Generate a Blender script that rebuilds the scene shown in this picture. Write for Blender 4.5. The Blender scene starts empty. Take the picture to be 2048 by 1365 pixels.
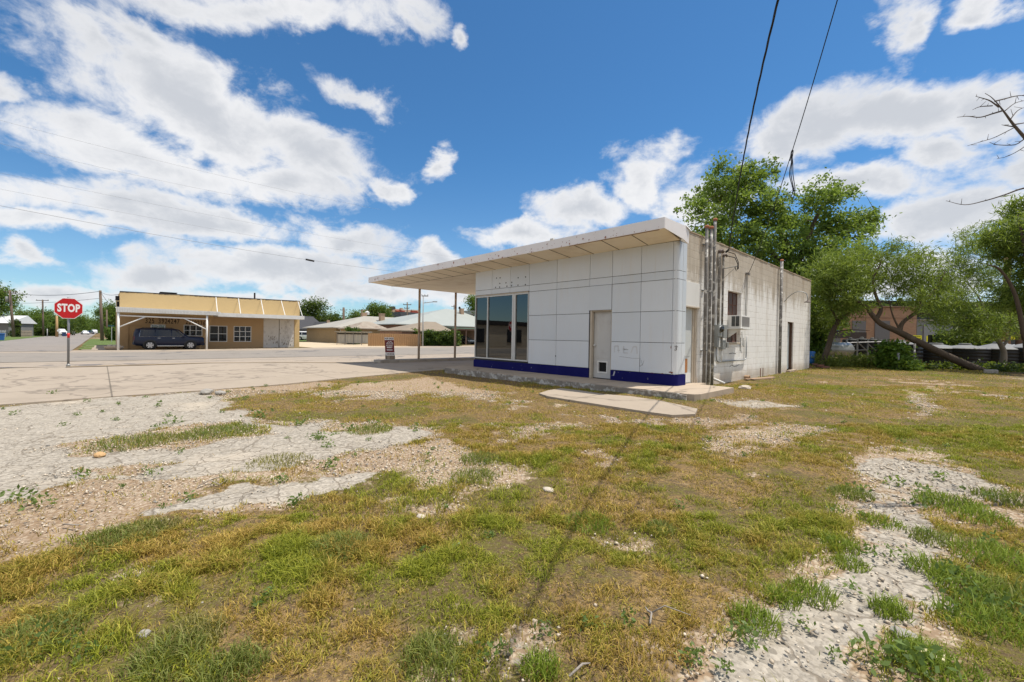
import bpy, bmesh, math, random
import numpy as np
from mathutils import Vector, Matrix
random.seed(7); RNG = np.random.default_rng(11)
SC = bpy.context.scene
COL = SC.collection

# ------------------------------------------------------------------ camera
YAW, PITCH, ROLL, FPX = -0.8109093, -0.0091817, 0.0168375, 865.95
CAM = np.array([5.27823, -10.74021, 1.193646])
def _axes():
    cy, sy = math.cos(YAW), math.sin(YAW)
    fw = np.array([sy, cy, 0.]); r = np.array([cy, -sy, 0.]); up = np.array([0, 0, 1.])
    F = fw*math.cos(PITCH) + up*math.sin(PITCH); U = up*math.cos(PITCH) - fw*math.sin(PITCH)
    return F, r*math.cos(ROLL) + U*math.sin(ROLL), U*math.cos(ROLL) - r*math.sin(ROLL)
F_, R_, U_ = _axes()
cd = bpy.data.cameras.new('camera'); cam = bpy.data.objects.new('camera', cd); COL.objects.link(cam)
cd.sensor_width = 36.0; cd.lens = FPX/2048*36.0; cd.clip_start = 0.05; cd.clip_end = 20000
M4 = Matrix.Identity(4)
for i in range(3):
    M4[i][0] = R_[i]; M4[i][1] = U_[i]; M4[i][2] = -F_[i]; M4[i][3] = CAM[i]
cam.matrix_world = M4
SC.camera = cam

# ------------------------------------------------------------------ exposure, sun
SC.view_settings.view_transform = 'Standard'; SC.view_settings.look = 'None'
SC.view_settings.gamma = 1.0; SC.view_settings.exposure = 0.72
SUN = Vector((0.205, 0.30, 1.0)).normalized()
SUN_STRENGTH, SKY_STRENGTH = 3.3, 0.080
sl = bpy.data.lights.new('sun', 'SUN'); sl.energy = SUN_STRENGTH; sl.angle = math.radians(0.53); sl.color = (1.0, 0.93, 0.82)
so = bpy.data.objects.new('sun', sl); COL.objects.link(so); so.rotation_euler = SUN.to_track_quat('Z', 'Y').to_euler(); so.location = (0, 0, 40)

# ------------------------------------------------------------------ pixel <-> place helpers (photo measured at 2048 x 1365)
def ray(u, v): return F_ + R_*(u-1024)/FPX - U_*(v-682.5)/FPX
def atd(u, v, d): return CAM + ray(u, v)*d                         # at a distance along the view
def sst(a, b, x):
    t = np.clip((x-a)/(b-a), 0, 1); return t*t*(3-2*t)
def zg(x, y):                                                      # height of the ground
    fx = np.interp(-np.asarray(x, float), [-40, -10, 0, 16, 40, 60, 200], [-.06, -.10, -.13, -.24, -.45, -.5, -.55])
    t = np.clip((-np.asarray(x, float)-20)/20, 0, 1); t2 = np.clip((np.asarray(x, float)+16)/14, 0, 1)
    zy = np.interp(y, [-12, -2, 13, 40], [-.2, -.02, .07, .1])
    return fx + t2*zy + t*.010*(np.clip(y, -6, 40)+3)
def at(u, v):                                                      # the ground point seen there
    z = -.3
    for i in range(40):
        d = ray(u, v); p = CAM + d*((z-CAM[2])/d[2]); z = .5*z + .5*float(zg(p[0], p[1]))
    p[2] = float(zg(p[0], p[1])); return p
def on(u, v, axis, val):
    d = ray(u, v); return CAM + d*((val-CAM[axis])/d[axis])
def gd(u, depth):                                                  # ground point in column u at a distance
    p = atd(u, 690, depth); p[2] = float(zg(p[0], p[1])); return p

# ------------------------------------------------------------------ materials
def nn(nt, typ, **kw):
    n = nt.nodes.new(typ)
    for k, v in kw.items():
        if k == 'inp':
            for a, b in v.items(): n.inputs[a].default_value = b
        else: setattr(n, k, v)
    return n
def L(nt, a, b): nt.links.new(a, b)
def math_(nt, op, a, b=None, c=None, clamp=False):
    n = nt.nodes.new('ShaderNodeMath'); n.operation = op; n.use_clamp = clamp
    for i, x in enumerate((a, b, c)):
        if x is None: continue
        if isinstance(x, (int, float)): n.inputs[i].default_value = x
        else: nt.links.new(x, n.inputs[i])
    return n.outputs[0]
def mixc(nt, fac, a, b, mode='MIX'):
    n = nt.nodes.new('ShaderNodeMix'); n.data_type = 'RGBA'; n.blend_type = mode; n.clamp_factor = True
    for s, x in ((n.inputs[0], fac), (n.inputs[6], a), (n.inputs[7], b)):
        if isinstance(x, (int, float)): s.default_value = x
        elif isinstance(x, (tuple, list)): s.default_value = (*x[:3], 1)
        else: nt.links.new(x, s)
    return n.outputs[2]
def ramp(nt, fac, lo, hi):
    n = nt.nodes.new('ShaderNodeMapRange'); n.interpolation_type = 'SMOOTHSTEP'
    n.inputs['From Min'].default_value = lo; n.inputs['From Max'].default_value = hi
    nt.links.new(fac, n.inputs['Value']); return n.outputs['Result']
def noise(nt, vec, scale, detail=4, rough=.55, dist=0.):
    n = nn(nt, 'ShaderNodeTexNoise'); n.inputs['Scale'].default_value = scale; n.inputs['Detail'].default_value = detail
    n.inputs['Roughness'].default_value = rough; n.inputs['Distortion'].default_value = dist
    if vec is not None: nt.links.new(vec, n.inputs['Vector'])
    return n.outputs['Fac']
def vscale(nt, vec, s):
    n = nt.nodes.new('ShaderNodeVectorMath'); n.operation = 'MULTIPLY'; n.inputs[1].default_value = s
    nt.links.new(vec, n.inputs[0]); return n.outputs[0]
def newmat(name):
    m = bpy.data.materials.new(name); m.use_nodes = True; nt = m.node_tree
    bs = nt.nodes['Principled BSDF']; return m, nt, bs
def wpos(nt): return nn(nt, 'ShaderNodeNewGeometry').outputs['Position']
def bump(nt, bs, h, strength=.3, dist=.01):
    b = nn(nt, 'ShaderNodeBump'); b.inputs['Strength'].default_value = strength; b.inputs['Distance'].default_value = dist
    nt.links.new(h, b.inputs['Height']); nt.links.new(b.outputs[0], bs.inputs['Normal'])
MATS = {}
def M(name, col, rough=.6, var=.12, scale=3., metal=0., bmp=0., stain=None, stain_amt=.35, streak=False, spec=.4, island=0.):
    """plain weathered surface: a base colour, soft variation, an optional stain"""
    if name in MATS: return MATS[name]
    m, nt, bs = newmat(name); p = wpos(nt)
    v = vscale(nt, p, (1, 1, .18)) if streak else p
    n1 = noise(nt, v, scale, 6, .6); n2 = noise(nt, p, scale*9, 3, .6)
    c = mixc(nt, n1, [max(0, x*(1-var)) for x in col], [min(1, x*(1+var)) for x in col])
    c = mixc(nt, math_(nt, 'MULTIPLY', n2, var), c, [x*.6 for x in col])
    if stain: c = mixc(nt, math_(nt, 'MULTIPLY', ramp(nt, noise(nt, v, scale*.8, 7, .65), .5, .72), stain_amt), c, stain)
    if island:
        isl = nn(nt, 'ShaderNodeNewGeometry').outputs['Random Per Island']
        c = mixc(nt, math_(nt, 'MULTIPLY', isl, island), c, [x*.5 for x in col])
    nt.links.new(c, bs.inputs['Base Color']); bs.inputs['Roughness'].default_value = rough
    bs.inputs['Metallic'].default_value = metal; bs.inputs['Specular IOR Level'].default_value = spec
    if bmp: bump(nt, bs, n2, bmp, .02)
    MATS[name] = m; return m

def leafmat(name, rough=.5, trans=.42):
    if name in MATS: return MATS[name]
    m, nt, bs = newmat(name)
    a = nn(nt, 'ShaderNodeAttribute'); a.attribute_name = 'tint'
    nt.links.new(a.outputs['Color'], bs.inputs['Base Color']); bs.inputs['Roughness'].default_value = rough
    bs.inputs['Specular IOR Level'].default_value = .3
    tr = nn(nt, 'ShaderNodeBsdfTranslucent'); nt.links.new(mixc(nt, .5, a.outputs['Color'], (.35, .45, .05), 'MIX'), tr.inputs['Color'])
    mx = nn(nt, 'ShaderNodeMixShader'); mx.inputs[0].default_value = trans
    nt.links.new(bs.outputs[0], mx.inputs[1]); nt.links.new(tr.outputs[0], mx.inputs[2])
    nt.links.new(mx.outputs[0], nt.nodes['Material Output'].inputs['Surface'])
    MATS[name] = m; return m

# ------------------------------------------------------------------ sky with broken cumulus
def make_world():
    w = bpy.data.worlds.new('World'); SC.world = w; w.use_nodes = True; nt = w.node_tree
    bg = nt.nodes['Background']
    sky = nn(nt, 'ShaderNodeTexSky'); sky.sky_type = 'NISHITA'; sky.sun_disc = False
    sky.sun_elevation = math.asin(SUN.z); sky.sun_rotation = math.atan2(SUN.x, SUN.y)
    sky.air_density = 1.0; sky.dust_density = 0.3; sky.ozone_density = 2.0; sky.altitude = 600
    tc = nn(nt, 'ShaderNodeTexCoord'); d = tc.outputs['Generated']
    a0 = -0.8109                                                   # north-west heading the cloud chart is drawn about
    def dot(v):
        n = nn(nt, 'ShaderNodeVectorMath', operation='DOT_PRODUCT'); n.inputs[1].default_value = v; nt.links.new(d, n.inputs[0]); return n.outputs['Value']
    fx = dot((math.sin(a0), math.cos(a0), 0)); rx = dot((math.cos(a0), -math.sin(a0), 0)); dz = dot((0, 0, 1))
    az = math_(nt, 'ARCTAN2', rx, fx); el = math_(nt, 'ARCSINE', dz)
    flat = vscale(nt, d, (1, 1, 1.5))
    wn = nn(nt, 'ShaderNodeTexNoise'); wn.inputs['Scale'].default_value = 5; wn.inputs['Detail'].default_value = 6; wn.inputs['Roughness'].default_value = .6
    nt.links.new(flat, wn.inputs['Vector'])
    cx = nn(nt, 'ShaderNodeCombineXYZ'); nt.links.new(az, cx.inputs[0]); nt.links.new(el, cx.inputs[1])
    sub = nn(nt, 'ShaderNodeVectorMath', operation='SUBTRACT'); nt.links.new(wn.outputs['Color'], sub.inputs[0]); sub.inputs[1].default_value = (.5, .5, .5)
    sc = vscale(nt, sub.outputs[0], (.20, .13, 0))
    ad = nn(nt, 'ShaderNodeVectorMath', operation='ADD'); nt.links.new(cx.outputs[0], ad.inputs[0]); nt.links.new(sc, ad.inputs[1])
    P = ad.outputs[0]
    # cloud chart: centre u,v, half width, half height, tilt (deg, + = falls to the right), weight
    chart = [(520, 20, 400, 62, 2, .75), (270, 85, 170, 60, 24, .75), (800, 20, 100, 50, 5, .5), (400, 215, 330, 105, 24, 1.15), (600, 290, 230, 90, 22, 1.1),
             (720, 185, 95, 28, 22, .38), (330, 330, 330, 62, 12, 1.0), (560, 370, 200, 55, 8, .95), (250, 405, 300, 60, 10, 1.0), (430, 450, 270, 48, 10, 1.0),
             (120, 440, 170, 35, 8, .85), (60, 505, 85, 38, 8, .95), (30, 185, 70, 40, 30, .6), (560, 545, 290, 52, 3, 1.0), (330, 555, 180, 42, 3, .9), (690, 485, 120, 44, 5, .95),
             (480, 605, 330, 26, 1, .8), (120, 590, 170, 26, 1, .7), (870, 312, 52, 30, -30, .85), (770, 385, 44, 34, 10, .85), (915, 70, 24, 24, -40, .55), (745, 205, 60, 26, 25, .45),
             (870, 525, 75, 34, 5, .9), (760, 590, 160, 26, 0, .7), (1290, 365, 95, 66, -15, 1.05), (1170, 425, 130, 48, -10, 1.05), (1050, 470, 130, 34, -4, .95), (1400, 400, 110, 70, 0, 1.0),
             (1800, 235, 230, 92, 4, 1.25), (1640, 255, 150, 76, -8, 1.1), (1990, 235, 150, 95, 0, 1.2), (1860, 320, 190, 46, 8, .95), (1560, 290, 80, 50, -10, .9), (1700, 370, 240, 40, 0, .8),
             (1900, 440, 210, 60, -8, 1.05), (1830, 50, 60, 62, -35, .7), (1990, 18, 105, 36, -6, .85), (1800, 560, 400, 60, 0, .8), (1000, 590, 300, 30, 0, .6), (2200, 300, 200, 150, 0, 1.),
             (-150, 300, 160, 220, 0, .9)]
    acc = None
    F0 = np.array([math.sin(a0), math.cos(a0), 0]); R0 = np.array([math.cos(a0), -math.sin(a0), 0])
    def ae(u, v):
        r = ray(u, v); r = r/np.linalg.norm(r); return np.array([math.atan2(r@R0, r@F0), math.asin(r[2])])
    for (u, v, ru, rv, tilt, wt) in chart:
        wt += .20; t = math.radians(tilt); c = ae(u, v)
        ex = (ae(u+ru*.5*math.cos(t), v+ru*.5*math.sin(t)) - ae(u-ru*.5*math.cos(t), v-ru*.5*math.sin(t)))
        ey = (ae(u+rv*.5*math.sin(t), v-rv*.5*math.cos(t)) - ae(u-rv*.5*math.sin(t), v+rv*.5*math.cos(t)))
        mp = nn(nt, 'ShaderNodeMapping', vector_type='TEXTURE')
        mp.inputs['Location'].default_value = (c[0], c[1], 0); mp.inputs['Rotation'].default_value = (0, 0, math.atan2(ex[1], ex[0]))
        mp.inputs['Scale'].default_value = (np.linalg.norm(ex)*1.15, np.linalg.norm(ey)*1.15, 1)
        nt.links.new(P, mp.inputs['Vector'])
        ln = nn(nt, 'ShaderNodeVectorMath', operation='LENGTH'); nt.links.new(mp.outputs[0], ln.inputs[0])
        val = math_(nt, 'MULTIPLY_ADD', ln.outputs['Value'], -wt, wt)
        acc = val if acc is None else math_(nt, 'SMOOTH_MAX', acc, val, .12)
    # elsewhere in the sky (behind the viewer): cumulus added thick to brighten shaded walls
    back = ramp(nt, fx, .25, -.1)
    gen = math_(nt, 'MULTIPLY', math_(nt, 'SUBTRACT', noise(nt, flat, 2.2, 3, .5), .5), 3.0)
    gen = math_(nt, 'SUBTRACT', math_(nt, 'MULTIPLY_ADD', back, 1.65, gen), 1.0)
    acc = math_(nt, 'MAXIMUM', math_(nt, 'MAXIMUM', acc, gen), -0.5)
    f1 = noise(nt, flat, 8, 10, .62, .4); f2 = noise(nt, flat, 3.6, 4, .5); f3 = noise(nt, flat, 24, 7, .65, .6)
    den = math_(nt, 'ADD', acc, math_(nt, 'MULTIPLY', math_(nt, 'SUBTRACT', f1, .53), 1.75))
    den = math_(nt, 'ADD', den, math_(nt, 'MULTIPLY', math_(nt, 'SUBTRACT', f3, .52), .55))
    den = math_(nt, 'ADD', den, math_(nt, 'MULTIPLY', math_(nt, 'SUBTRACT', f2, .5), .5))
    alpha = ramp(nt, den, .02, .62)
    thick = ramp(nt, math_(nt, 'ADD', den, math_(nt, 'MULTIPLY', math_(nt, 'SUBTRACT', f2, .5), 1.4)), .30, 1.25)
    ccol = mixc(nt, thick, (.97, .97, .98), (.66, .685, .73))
    haze = ramp(nt, el, .30, .0)
    skyc = sky.outputs[0]
    b = nn(nt, 'ShaderNodeVectorMath', operation='SCALE'); b.inputs['Scale'].default_value = SKY_STRENGTH; nt.links.new(skyc, b.inputs[0])
    hs = nn(nt, 'ShaderNodeVectorMath', operation='MULTIPLY'); nt.links.new(mixc(nt, ramp(nt, el, .42, .0), (.43, .80, 1.02), (.70, .89, 1.0)), hs.inputs[1]); nt.links.new(b.outputs[0], hs.inputs[0])
    cl = nn(nt, 'ShaderNodeVectorMath', operation='SCALE'); cl.inputs['Scale'].default_value = CLOUD; nt.links.new(ccol, cl.inputs[0])
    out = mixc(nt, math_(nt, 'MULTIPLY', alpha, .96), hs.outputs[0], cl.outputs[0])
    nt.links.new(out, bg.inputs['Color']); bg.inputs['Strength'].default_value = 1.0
CLOUD = 0.58
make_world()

# ------------------------------------------------------------------ mesh buckets
class MB:
    def __init__(s): s.v = []; s.f = []; s.mi = []
    def add(s, vs, fs, mi=0):
        o = len(s.v); s.v += [tuple(map(float, x)) for x in vs]; s.f += [tuple(i+o for i in f) for f in fs]; s.mi += [mi]*len(fs); return s
    def box(s, lo, hi, mi=0):
        x0, y0, z0 = lo; x1, y1, z1 = hi
        return s.add([(x0,y0,z0),(x1,y0,z0),(x1,y1,z0),(x0,y1,z0),(x0,y0,z1),(x1,y0,z1),(x1,y1,z1),(x0,y1,z1)],
                     [(3,2,1,0),(4,5,6,7),(0,1,5,4),(1,2,6,5),(2,3,7,6),(3,0,4,7)], mi)
    def bbox(s, lo, hi, b=.02, mi=0):
        """box with chamfered edges"""
        bm = bmesh.new(); bmesh.ops.create_cube(bm, size=1)
        lo = np.array(lo); hi = np.array(hi)
        for v in bm.verts: v.co = Vector((lo+hi)/2 + (hi-lo)*np.array(v.co))
        bmesh.ops.bevel(bm, geom=bm.edges[:], offset=b, segments=2, affect='EDGES', profile=.6)
        bm.verts.index_update(); s.add([v.co for v in bm.verts], [[v.index for v in f.verts] for f in bm.faces], mi); bm.free(); return s
    def obox(s, c, ax, ay, az, mi=0):
        """box from a centre and three half-axes"""
        c, ax, ay, az = (np.array(t, float) for t in (c, ax, ay, az)); vs = []
        for k in (-1, 1):
            for i, j in ((-1,-1),(1,-1),(1,1),(-1,1)): vs.append(c+ax*i+ay*j+az*k)
        return s.add(vs, [(3,2,1,0),(4,5,6,7),(0,1,5,4),(1,2,6,5),(2,3,7,6),(3,0,4,7)], mi)
    def prism(s, poly, z0, z1, mi=0):
        n = len(poly); zt = z1 if callable(z1) else (lambda x, y: z1); zb = z0 if callable(z0) else (lambda x, y: z0)
        vs = [(x, y, zb(x, y)) for x, y in poly] + [(x, y, zt(x, y)) for x, y in poly]
        return s.add(vs, [tuple(range(n-1, -1, -1)), tuple(range(n, 2*n))] + [(i, (i+1) % n, n+(i+1) % n, n+i) for i in range(n)], mi)
    def tube(s, pts, rad, n=8, mi=0, cap=True):
        pts = [np.array(p, float) for p in pts]; k = len(pts)
        if not hasattr(rad, '__len__'): rad = [rad]*k
        o = len(s.v); prev = None; vs = []
        for i, p in enumerate(pts):
            t = pts[min(i+1, k-1)] - pts[max(i-1, 0)]; t = t/(np.linalg.norm(t)+1e-12)
            if prev is None:
                a = np.array([0, 0, 1.]) if abs(t[2]) < .9 else np.array([1., 0, 0])
            else: a = prev
            x = a - t*(a@t); x /= np.linalg.norm(x)+1e-12; prev = x; y = np.cross(t, x)
            for j in range(n):
                th = 2*math.pi*j/n; vs.append(p + rad[i]*(x*math.cos(th)+y*math.sin(th)))
        fs = [(i*n+j, i*n+(j+1) % n, (i+1)*n+(j+1) % n, (i+1)*n+j) for i in range(k-1) for j in range(n)]
        if cap: fs += [tuple(range(n-1, -1, -1)), tuple((k-1)*n+j for j in range(n))]
        return s.add(vs, fs, mi)
    def lathe(s, prof, c, n=16, axis=2, mi=0):
        """prof: (radius, height) pairs about an axis through c"""
        vs = []; k = len(prof)
        for r, h in prof:
            for j in range(n):
                th = 2*math.pi*j/n; a, b = r*math.cos(th), r*math.sin(th)
                q = {2: (a, b, h), 1: (b, h, a), 0: (h, a, b)}[axis]; vs.append((c[0]+q[0], c[1]+q[1], c[2]+q[2]))
        fs = [(i*n+j, i*n+(j+1) % n, (i+1)*n+(j+1) % n, (i+1)*n+j) for i in range(k-1) for j in range(n)]
        if prof[0][0] > 1e-6: fs.append(tuple(range(n-1, -1, -1)))
        if prof[-1][0] > 1e-6: fs.append(tuple((k-1)*n+j for j in range(n)))
        return s.add(vs, fs, mi)
    def build(s, name, mat, parent=None, smooth=False, local=False):
        me = bpy.data.meshes.new(name)
        v = s.v
        if parent is not None and not local:
            mi = world_of(parent).inverted(); v = [tuple(mi @ Vector(p)) for p in v]
        me.from_pydata(v, [], s.f)
        for m in (mat if isinstance(mat, (list, tuple)) else [mat]): me.materials.append(m)
        if any(s.mi): me.polygons.foreach_set('material_index', s.mi)
        if smooth: me.polygons.foreach_set('use_smooth', [True]*len(me.polygons))
        me.update(); me.validate()
        o = bpy.data.objects.new(name, me); COL.objects.link(o)
        if parent is not None: o.parent = parent
        return o
def world_of(o):
    m = Matrix.LocRotScale(o.location, o.rotation_euler, o.scale)
    return world_of(o.parent) @ m if o.parent else m
def tag(o, label=None, cat=None, group=None, kind=None):
    if label: o['label'] = label
    if cat: o['category'] = cat
    if group: o['group'] = group
    if kind: o['kind'] = kind
    return o
def T(name, label, cat, loc, rotz=0., group=None):
    o = bpy.data.objects.new(name, None); COL.objects.link(o); o.empty_display_size = .2
    o.location = tuple(map(float, loc)); o.rotation_euler = (0, 0, rotz); return tag(o, label, cat, group)
def struct(o): o['kind'] = 'structure'; return o
def np_mesh(name, V, tri, mat, cols=None, parent=None, smooth=False, quads=False):
    k = 4 if quads else 3
    me = bpy.data.meshes.new(name); V = np.asarray(V, np.float32)
    if parent is not None: V = V - np.array(world_of(parent).translation, np.float32)
    me.vertices.add(len(V)); me.vertices.foreach_set('co', V.ravel())
    tri = np.asarray(tri, np.int32); me.loops.add(tri.size); me.loops.foreach_set('vertex_index', tri.ravel())
    me.polygons.add(len(tri)); me.polygons.foreach_set('loop_start', np.arange(0, tri.size, k, dtype=np.int32))
    me.polygons.foreach_set('loop_total', np.full(len(tri), k, np.int32))
    if smooth: me.polygons.foreach_set('use_smooth', np.ones(len(tri), bool))
    if cols is not None:
        a = me.color_attributes.new('tint', 'FLOAT_COLOR', 'POINT'); c = np.ones((len(V), 4), np.float32); c[:, :3] = cols
        a.data.foreach_set('color', c.ravel())
    me.materials.append(mat); me.update(calc_edges=True); me.validate()
    o = bpy.data.objects.new(name, me); COL.objects.link(o)
    if parent is not None: o.parent = parent
    return o
def text_mesh(name, body, size, origin, right, up, mat, parent, depth=.004, bold=0., xs=1., align='CENTER', spacing=1.):
    cu = bpy.data.curves.new(name, 'FONT'); cu.body = body; cu.size = size; cu.extrude = depth/2; cu.offset = bold
    cu.align_x = align; cu.align_y = 'CENTER'; cu.resolution_u = 3; cu.space_character = spacing
    o = bpy.data.objects.new(name+'_tmp', cu); COL.objects.link(o)
    bpy.context.view_layer.update()
    me = bpy.data.meshes.new_from_object(o.evaluated_get(bpy.context.evaluated_depsgraph_get()))
    bpy.data.objects.remove(o)
    r = Vector(right).normalized(); u = Vector(up).normalized(); n = r.cross(u)
    m = Matrix.Identity(4)
    for i in range(3): m[i][0] = r[i]*xs; m[i][1] = u[i]; m[i][2] = n[i]; m[i][3] = origin[i]
    me.transform((world_of(parent).inverted() if parent else Matrix.Identity(4)) @ m)
    me.materials.clear(); me.materials.append(mat)
    q = bpy.data.objects.new(name, me); COL.objects.link(q); q.parent = parent; return q

# ------------------------------------------------------------------ numpy noise + ground masks
def vnoise(x, y, seed=0):
    xi = np.floor(x).astype(np.int64); yi = np.floor(y).astype(np.int64); fx = x-xi; fy = y-yi
    fx = fx*fx*(3-2*fx); fy = fy*fy*(3-2*fy)
    def h(a, b):
        n = (a*374761393 + b*668265263 + seed*982451653) & 0xffffffff
        n = ((n ^ (n >> 13))*1274126177) & 0xffffffff; n = n ^ (n >> 16); return (n & 0xffffff)/float(0xffffff)
    return (h(xi, yi)*(1-fx)+h(xi+1, yi)*fx)*(1-fy) + (h(xi, yi+1)*(1-fx)+h(xi+1, yi+1)*fx)*fy
def fbm(x, y, s, o=4, seed=0):
    r = 0.; a = .5; t = 0.
    for i in range(o): r = r + a*vnoise(x*s+17*i, y*s-9*i, seed+i); t += a; a *= .55; s *= 2.03
    return r/t
def sdist(poly, X, Y):
    """signed distance to a polygon, + inside"""
    d = np.full(X.shape, 1e9); ins = np.zeros(X.shape, bool); n = len(poly)
    for i in range(n):
        ax, ay = poly[i]; bx, by = poly[(i+1) % n]; ex, ey = bx-ax, by-ay
        t = np.clip(((X-ax)*ex+(Y-ay)*ey)/(ex*ex+ey*ey+1e-12), 0, 1)
        d = np.minimum(d, (X-ax-ex*t)**2+(Y-ay-ey*t)**2)
        c = (ay > Y) != (by > Y); xx = ax + (Y-ay)*ex/(ey if abs(ey) > 1e-12 else 1e-12)
        ins ^= c & (X < xx)
    return np.where(ins, 1, -1)*np.sqrt(d)
def gp(pts): return [tuple(at(u, v)[:2]) for u, v in pts]
ASPH = [[(-300, 850), (0, 813), (200, 797), (420, 783), (455, 806), (495, 822), (492, 842), (560, 850), (650, 842), (700, 838), (780, 848), (868, 860), (866, 876), (760, 905), (680, 920), (600, 935), (500, 945), (400, 962), (290, 975), (150, 985), (60, 992), (0, 1008), (-300, 1060)],
        [(560, 965), (650, 937), (770, 922), (800, 932), (720, 962), (600, 988), (520, 1007), (400, 1032), (295, 1042), (280, 1028), (370, 1003), (450, 985)],
        [(1760, 935), (1800, 925), (1880, 935), (1950, 955), (1950, 985), (1920, 1010), (1885, 1060), (1860, 1130), (1830, 1200), (1800, 1260), (1780, 1420), (1440, 1420), (1500, 1290), (1530, 1220), (1600, 1160), (1640, 1100), (1700, 1060), (1720, 1000), (1740, 970)],
        [(1425, 800), (1500, 797), (1590, 810), (1540, 817), (1470, 814)], [(1490, 862), (1560, 855), (1590, 866), (1530, 876)], [(1025, 1330), (1060, 1320), (1070, 1345), (1050, 1380), (1028, 1380)]]
GRAV = [[(90, 892), (240, 874), (300, 860), (400, 847), (480, 843), (560, 866), (420, 882), (300, 896), (200, 910), (150, 916)],
        [(640, 850), (690, 836), (770, 842), (765, 858), (740, 872), (690, 876), (620, 862)],
        [(110, 948), (160, 935), (290, 922), (400, 914), (400, 922), (300, 940), (290, 956), (180, 962)],
        [(-200, 1060), (0, 1010), (110, 967), (300, 957), (400, 962), (500, 937), (640, 912), (700, 900), (790, 884), (880, 880), (960, 900), (1050, 935), (1030, 960), (960, 978), (850, 960), (780, 940), (700, 945), (560, 965), (470, 985), (300, 1035), (250, 1055), (150, 1095), (0, 1125), (-200, 1180)],
        [(620, 790), (720, 768), (860, 757), (1000, 786), (960, 800), (860, 790), (760, 800)], [(400, 785), (520, 772), (640, 762), (700, 765), (600, 780), (450, 800)],
        [(1000, 867), (1060, 855), (1150, 843), (1210, 849), (1090, 872), (1040, 880)],
        [(1370, 885), (1450, 860), (1530, 848), (1690, 860), (1600, 887), (1500, 907), (1400, 898)], [(1380, 840), (1480, 828), (1480, 846), (1400, 856)],
        [(1800, 775), (1850, 778), (1862, 800), (1852, 838), (1820, 840), (1822, 800)], [(1750, 893), (1870, 888), (1850, 922), (1770, 912)],
        [(1860, 1020), (2000, 1000), (2100, 1010), (2100, 1060), (1990, 1050), (1900, 1110), (1870, 1200), (1850, 1280), (1840, 1400), (1780, 1400), (1810, 1250), (1850, 1130)],
        [(740, 1365), (790, 1330), (860, 1312), (910, 1345), (900, 1400), (740, 1400)], [(760, 1005), (830, 990), (880, 1015), (840, 1035), (770, 1030)], [(190, 1160), (250, 1145), (270, 1170), (210, 1185)],
        [(150, 1280), (220, 1255), (310, 1235), (300, 1260), (200, 1290)], [(1200, 1105), (1240, 1095), (1260, 1115), (1210, 1120)], [(2010, 735), (2080, 745), (2080, 765), (1990, 755)]]
BROWN = [[(60, 1050), (200, 1010), (300, 1000), (290, 1060), (180, 1100), (0, 1170), (-60, 1140)], [(800, 768), (860, 748), (930, 748), (1080, 775), (1260, 795), (1420, 812), (1470, 780), (1560, 790), (1560, 800), (1420, 870), (1350, 842), (1100, 800), (960, 790)],
         [(420, 790), (520, 772), (640, 764), (650, 772), (520, 790)], [(220, 950), (300, 955), (300, 975), (180, 985)], [(1440, 960), (1520, 945), (1560, 960), (1470, 972)]]
ASPH_W = [gp(p) for p in ASPH]; GRAV_W = [gp(p) for p in GRAV]; BROWN_W = [gp(p) for p in BROWN]
# concrete lot in front of the station
LOT = gp([(-420, 860), (0, 812), (200, 797), (420, 782), (560, 771), (700, 757), (830, 745), (905, 739.5)]) + [(-8.0, -1.2), (-8.0, 22), (-18.9, 22), (-18.9, -11.8), (-17.6, -16), (-14, -22)]
def masks(X, Y):
    w1 = (fbm(X, Y, 1.1, 4, 3)-.5); w2 = (fbm(X, Y, 1.1, 4, 9)-.5); f = (fbm(X, Y, 5, 3, 21)-.5)
    XX = X + w1*.9 + f*.22; YY = Y + w2*.9 - f*.22
    a = np.full(X.shape, -9.); g = a.copy(); b = a.copy()
    for p in ASPH_W: a = np.maximum(a, sdist(p, XX, YY))
    for p in GRAV_W: g = np.maximum(g, sdist(p, XX, YY))
    for p in BROWN_W: b = np.maximum(b, sdist(p, XX, YY))
    g0 = g.copy(); ar = sdist(ASPH_W[2], XX, YY); asph = sst(-.06, .10, a)*(1-.50*sst(-.05, .1, ar)*sst(.36, .6, fbm(X, Y, 1.3, 4, 207))); g = np.maximum(g, np.where(ar > -.1, ar, -9.)); asph = asph*(1-.92*sst(-.08, .16, g0)); g = np.maximum(g, np.where(np.abs(a) < .4, .06-np.abs(a+.05)*1.5, -9.)); grav = sst(-.42, .38, g + (fbm(X, Y, 2.6, 4, 33)-.5)*.7)
    n = fbm(X, Y, .45, 5, 55); n2 = fbm(X, Y, 1.6, 4, 71)
    bare = sst(.595, .70, .45*n+.55*fbm(X, Y, 2.4, 5, 91))*.78
    grav = np.maximum(grav, bare)
    brown = sst(-.5, .35, b)
    dry = np.clip(.10 + .90*sst(.40, .56, .4*n+.6*n2) + brown*.8, 0, 1)
    return asph, grav, dry, brown
LOTP = LOT
def on_hard(X, Y):
    """true where the station, its walk or the concrete lot covers the ground"""
    h = sdist(LOTP, X, Y) > -.02
    h |= (X > -8.4) & (X < 1.22) & (Y > -1.36) & (Y < .98); h |= (X > -8.3) & (X < .1) & (Y > -.1) & (Y < 14.0)
    h |= (X < -18.8); return h

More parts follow.
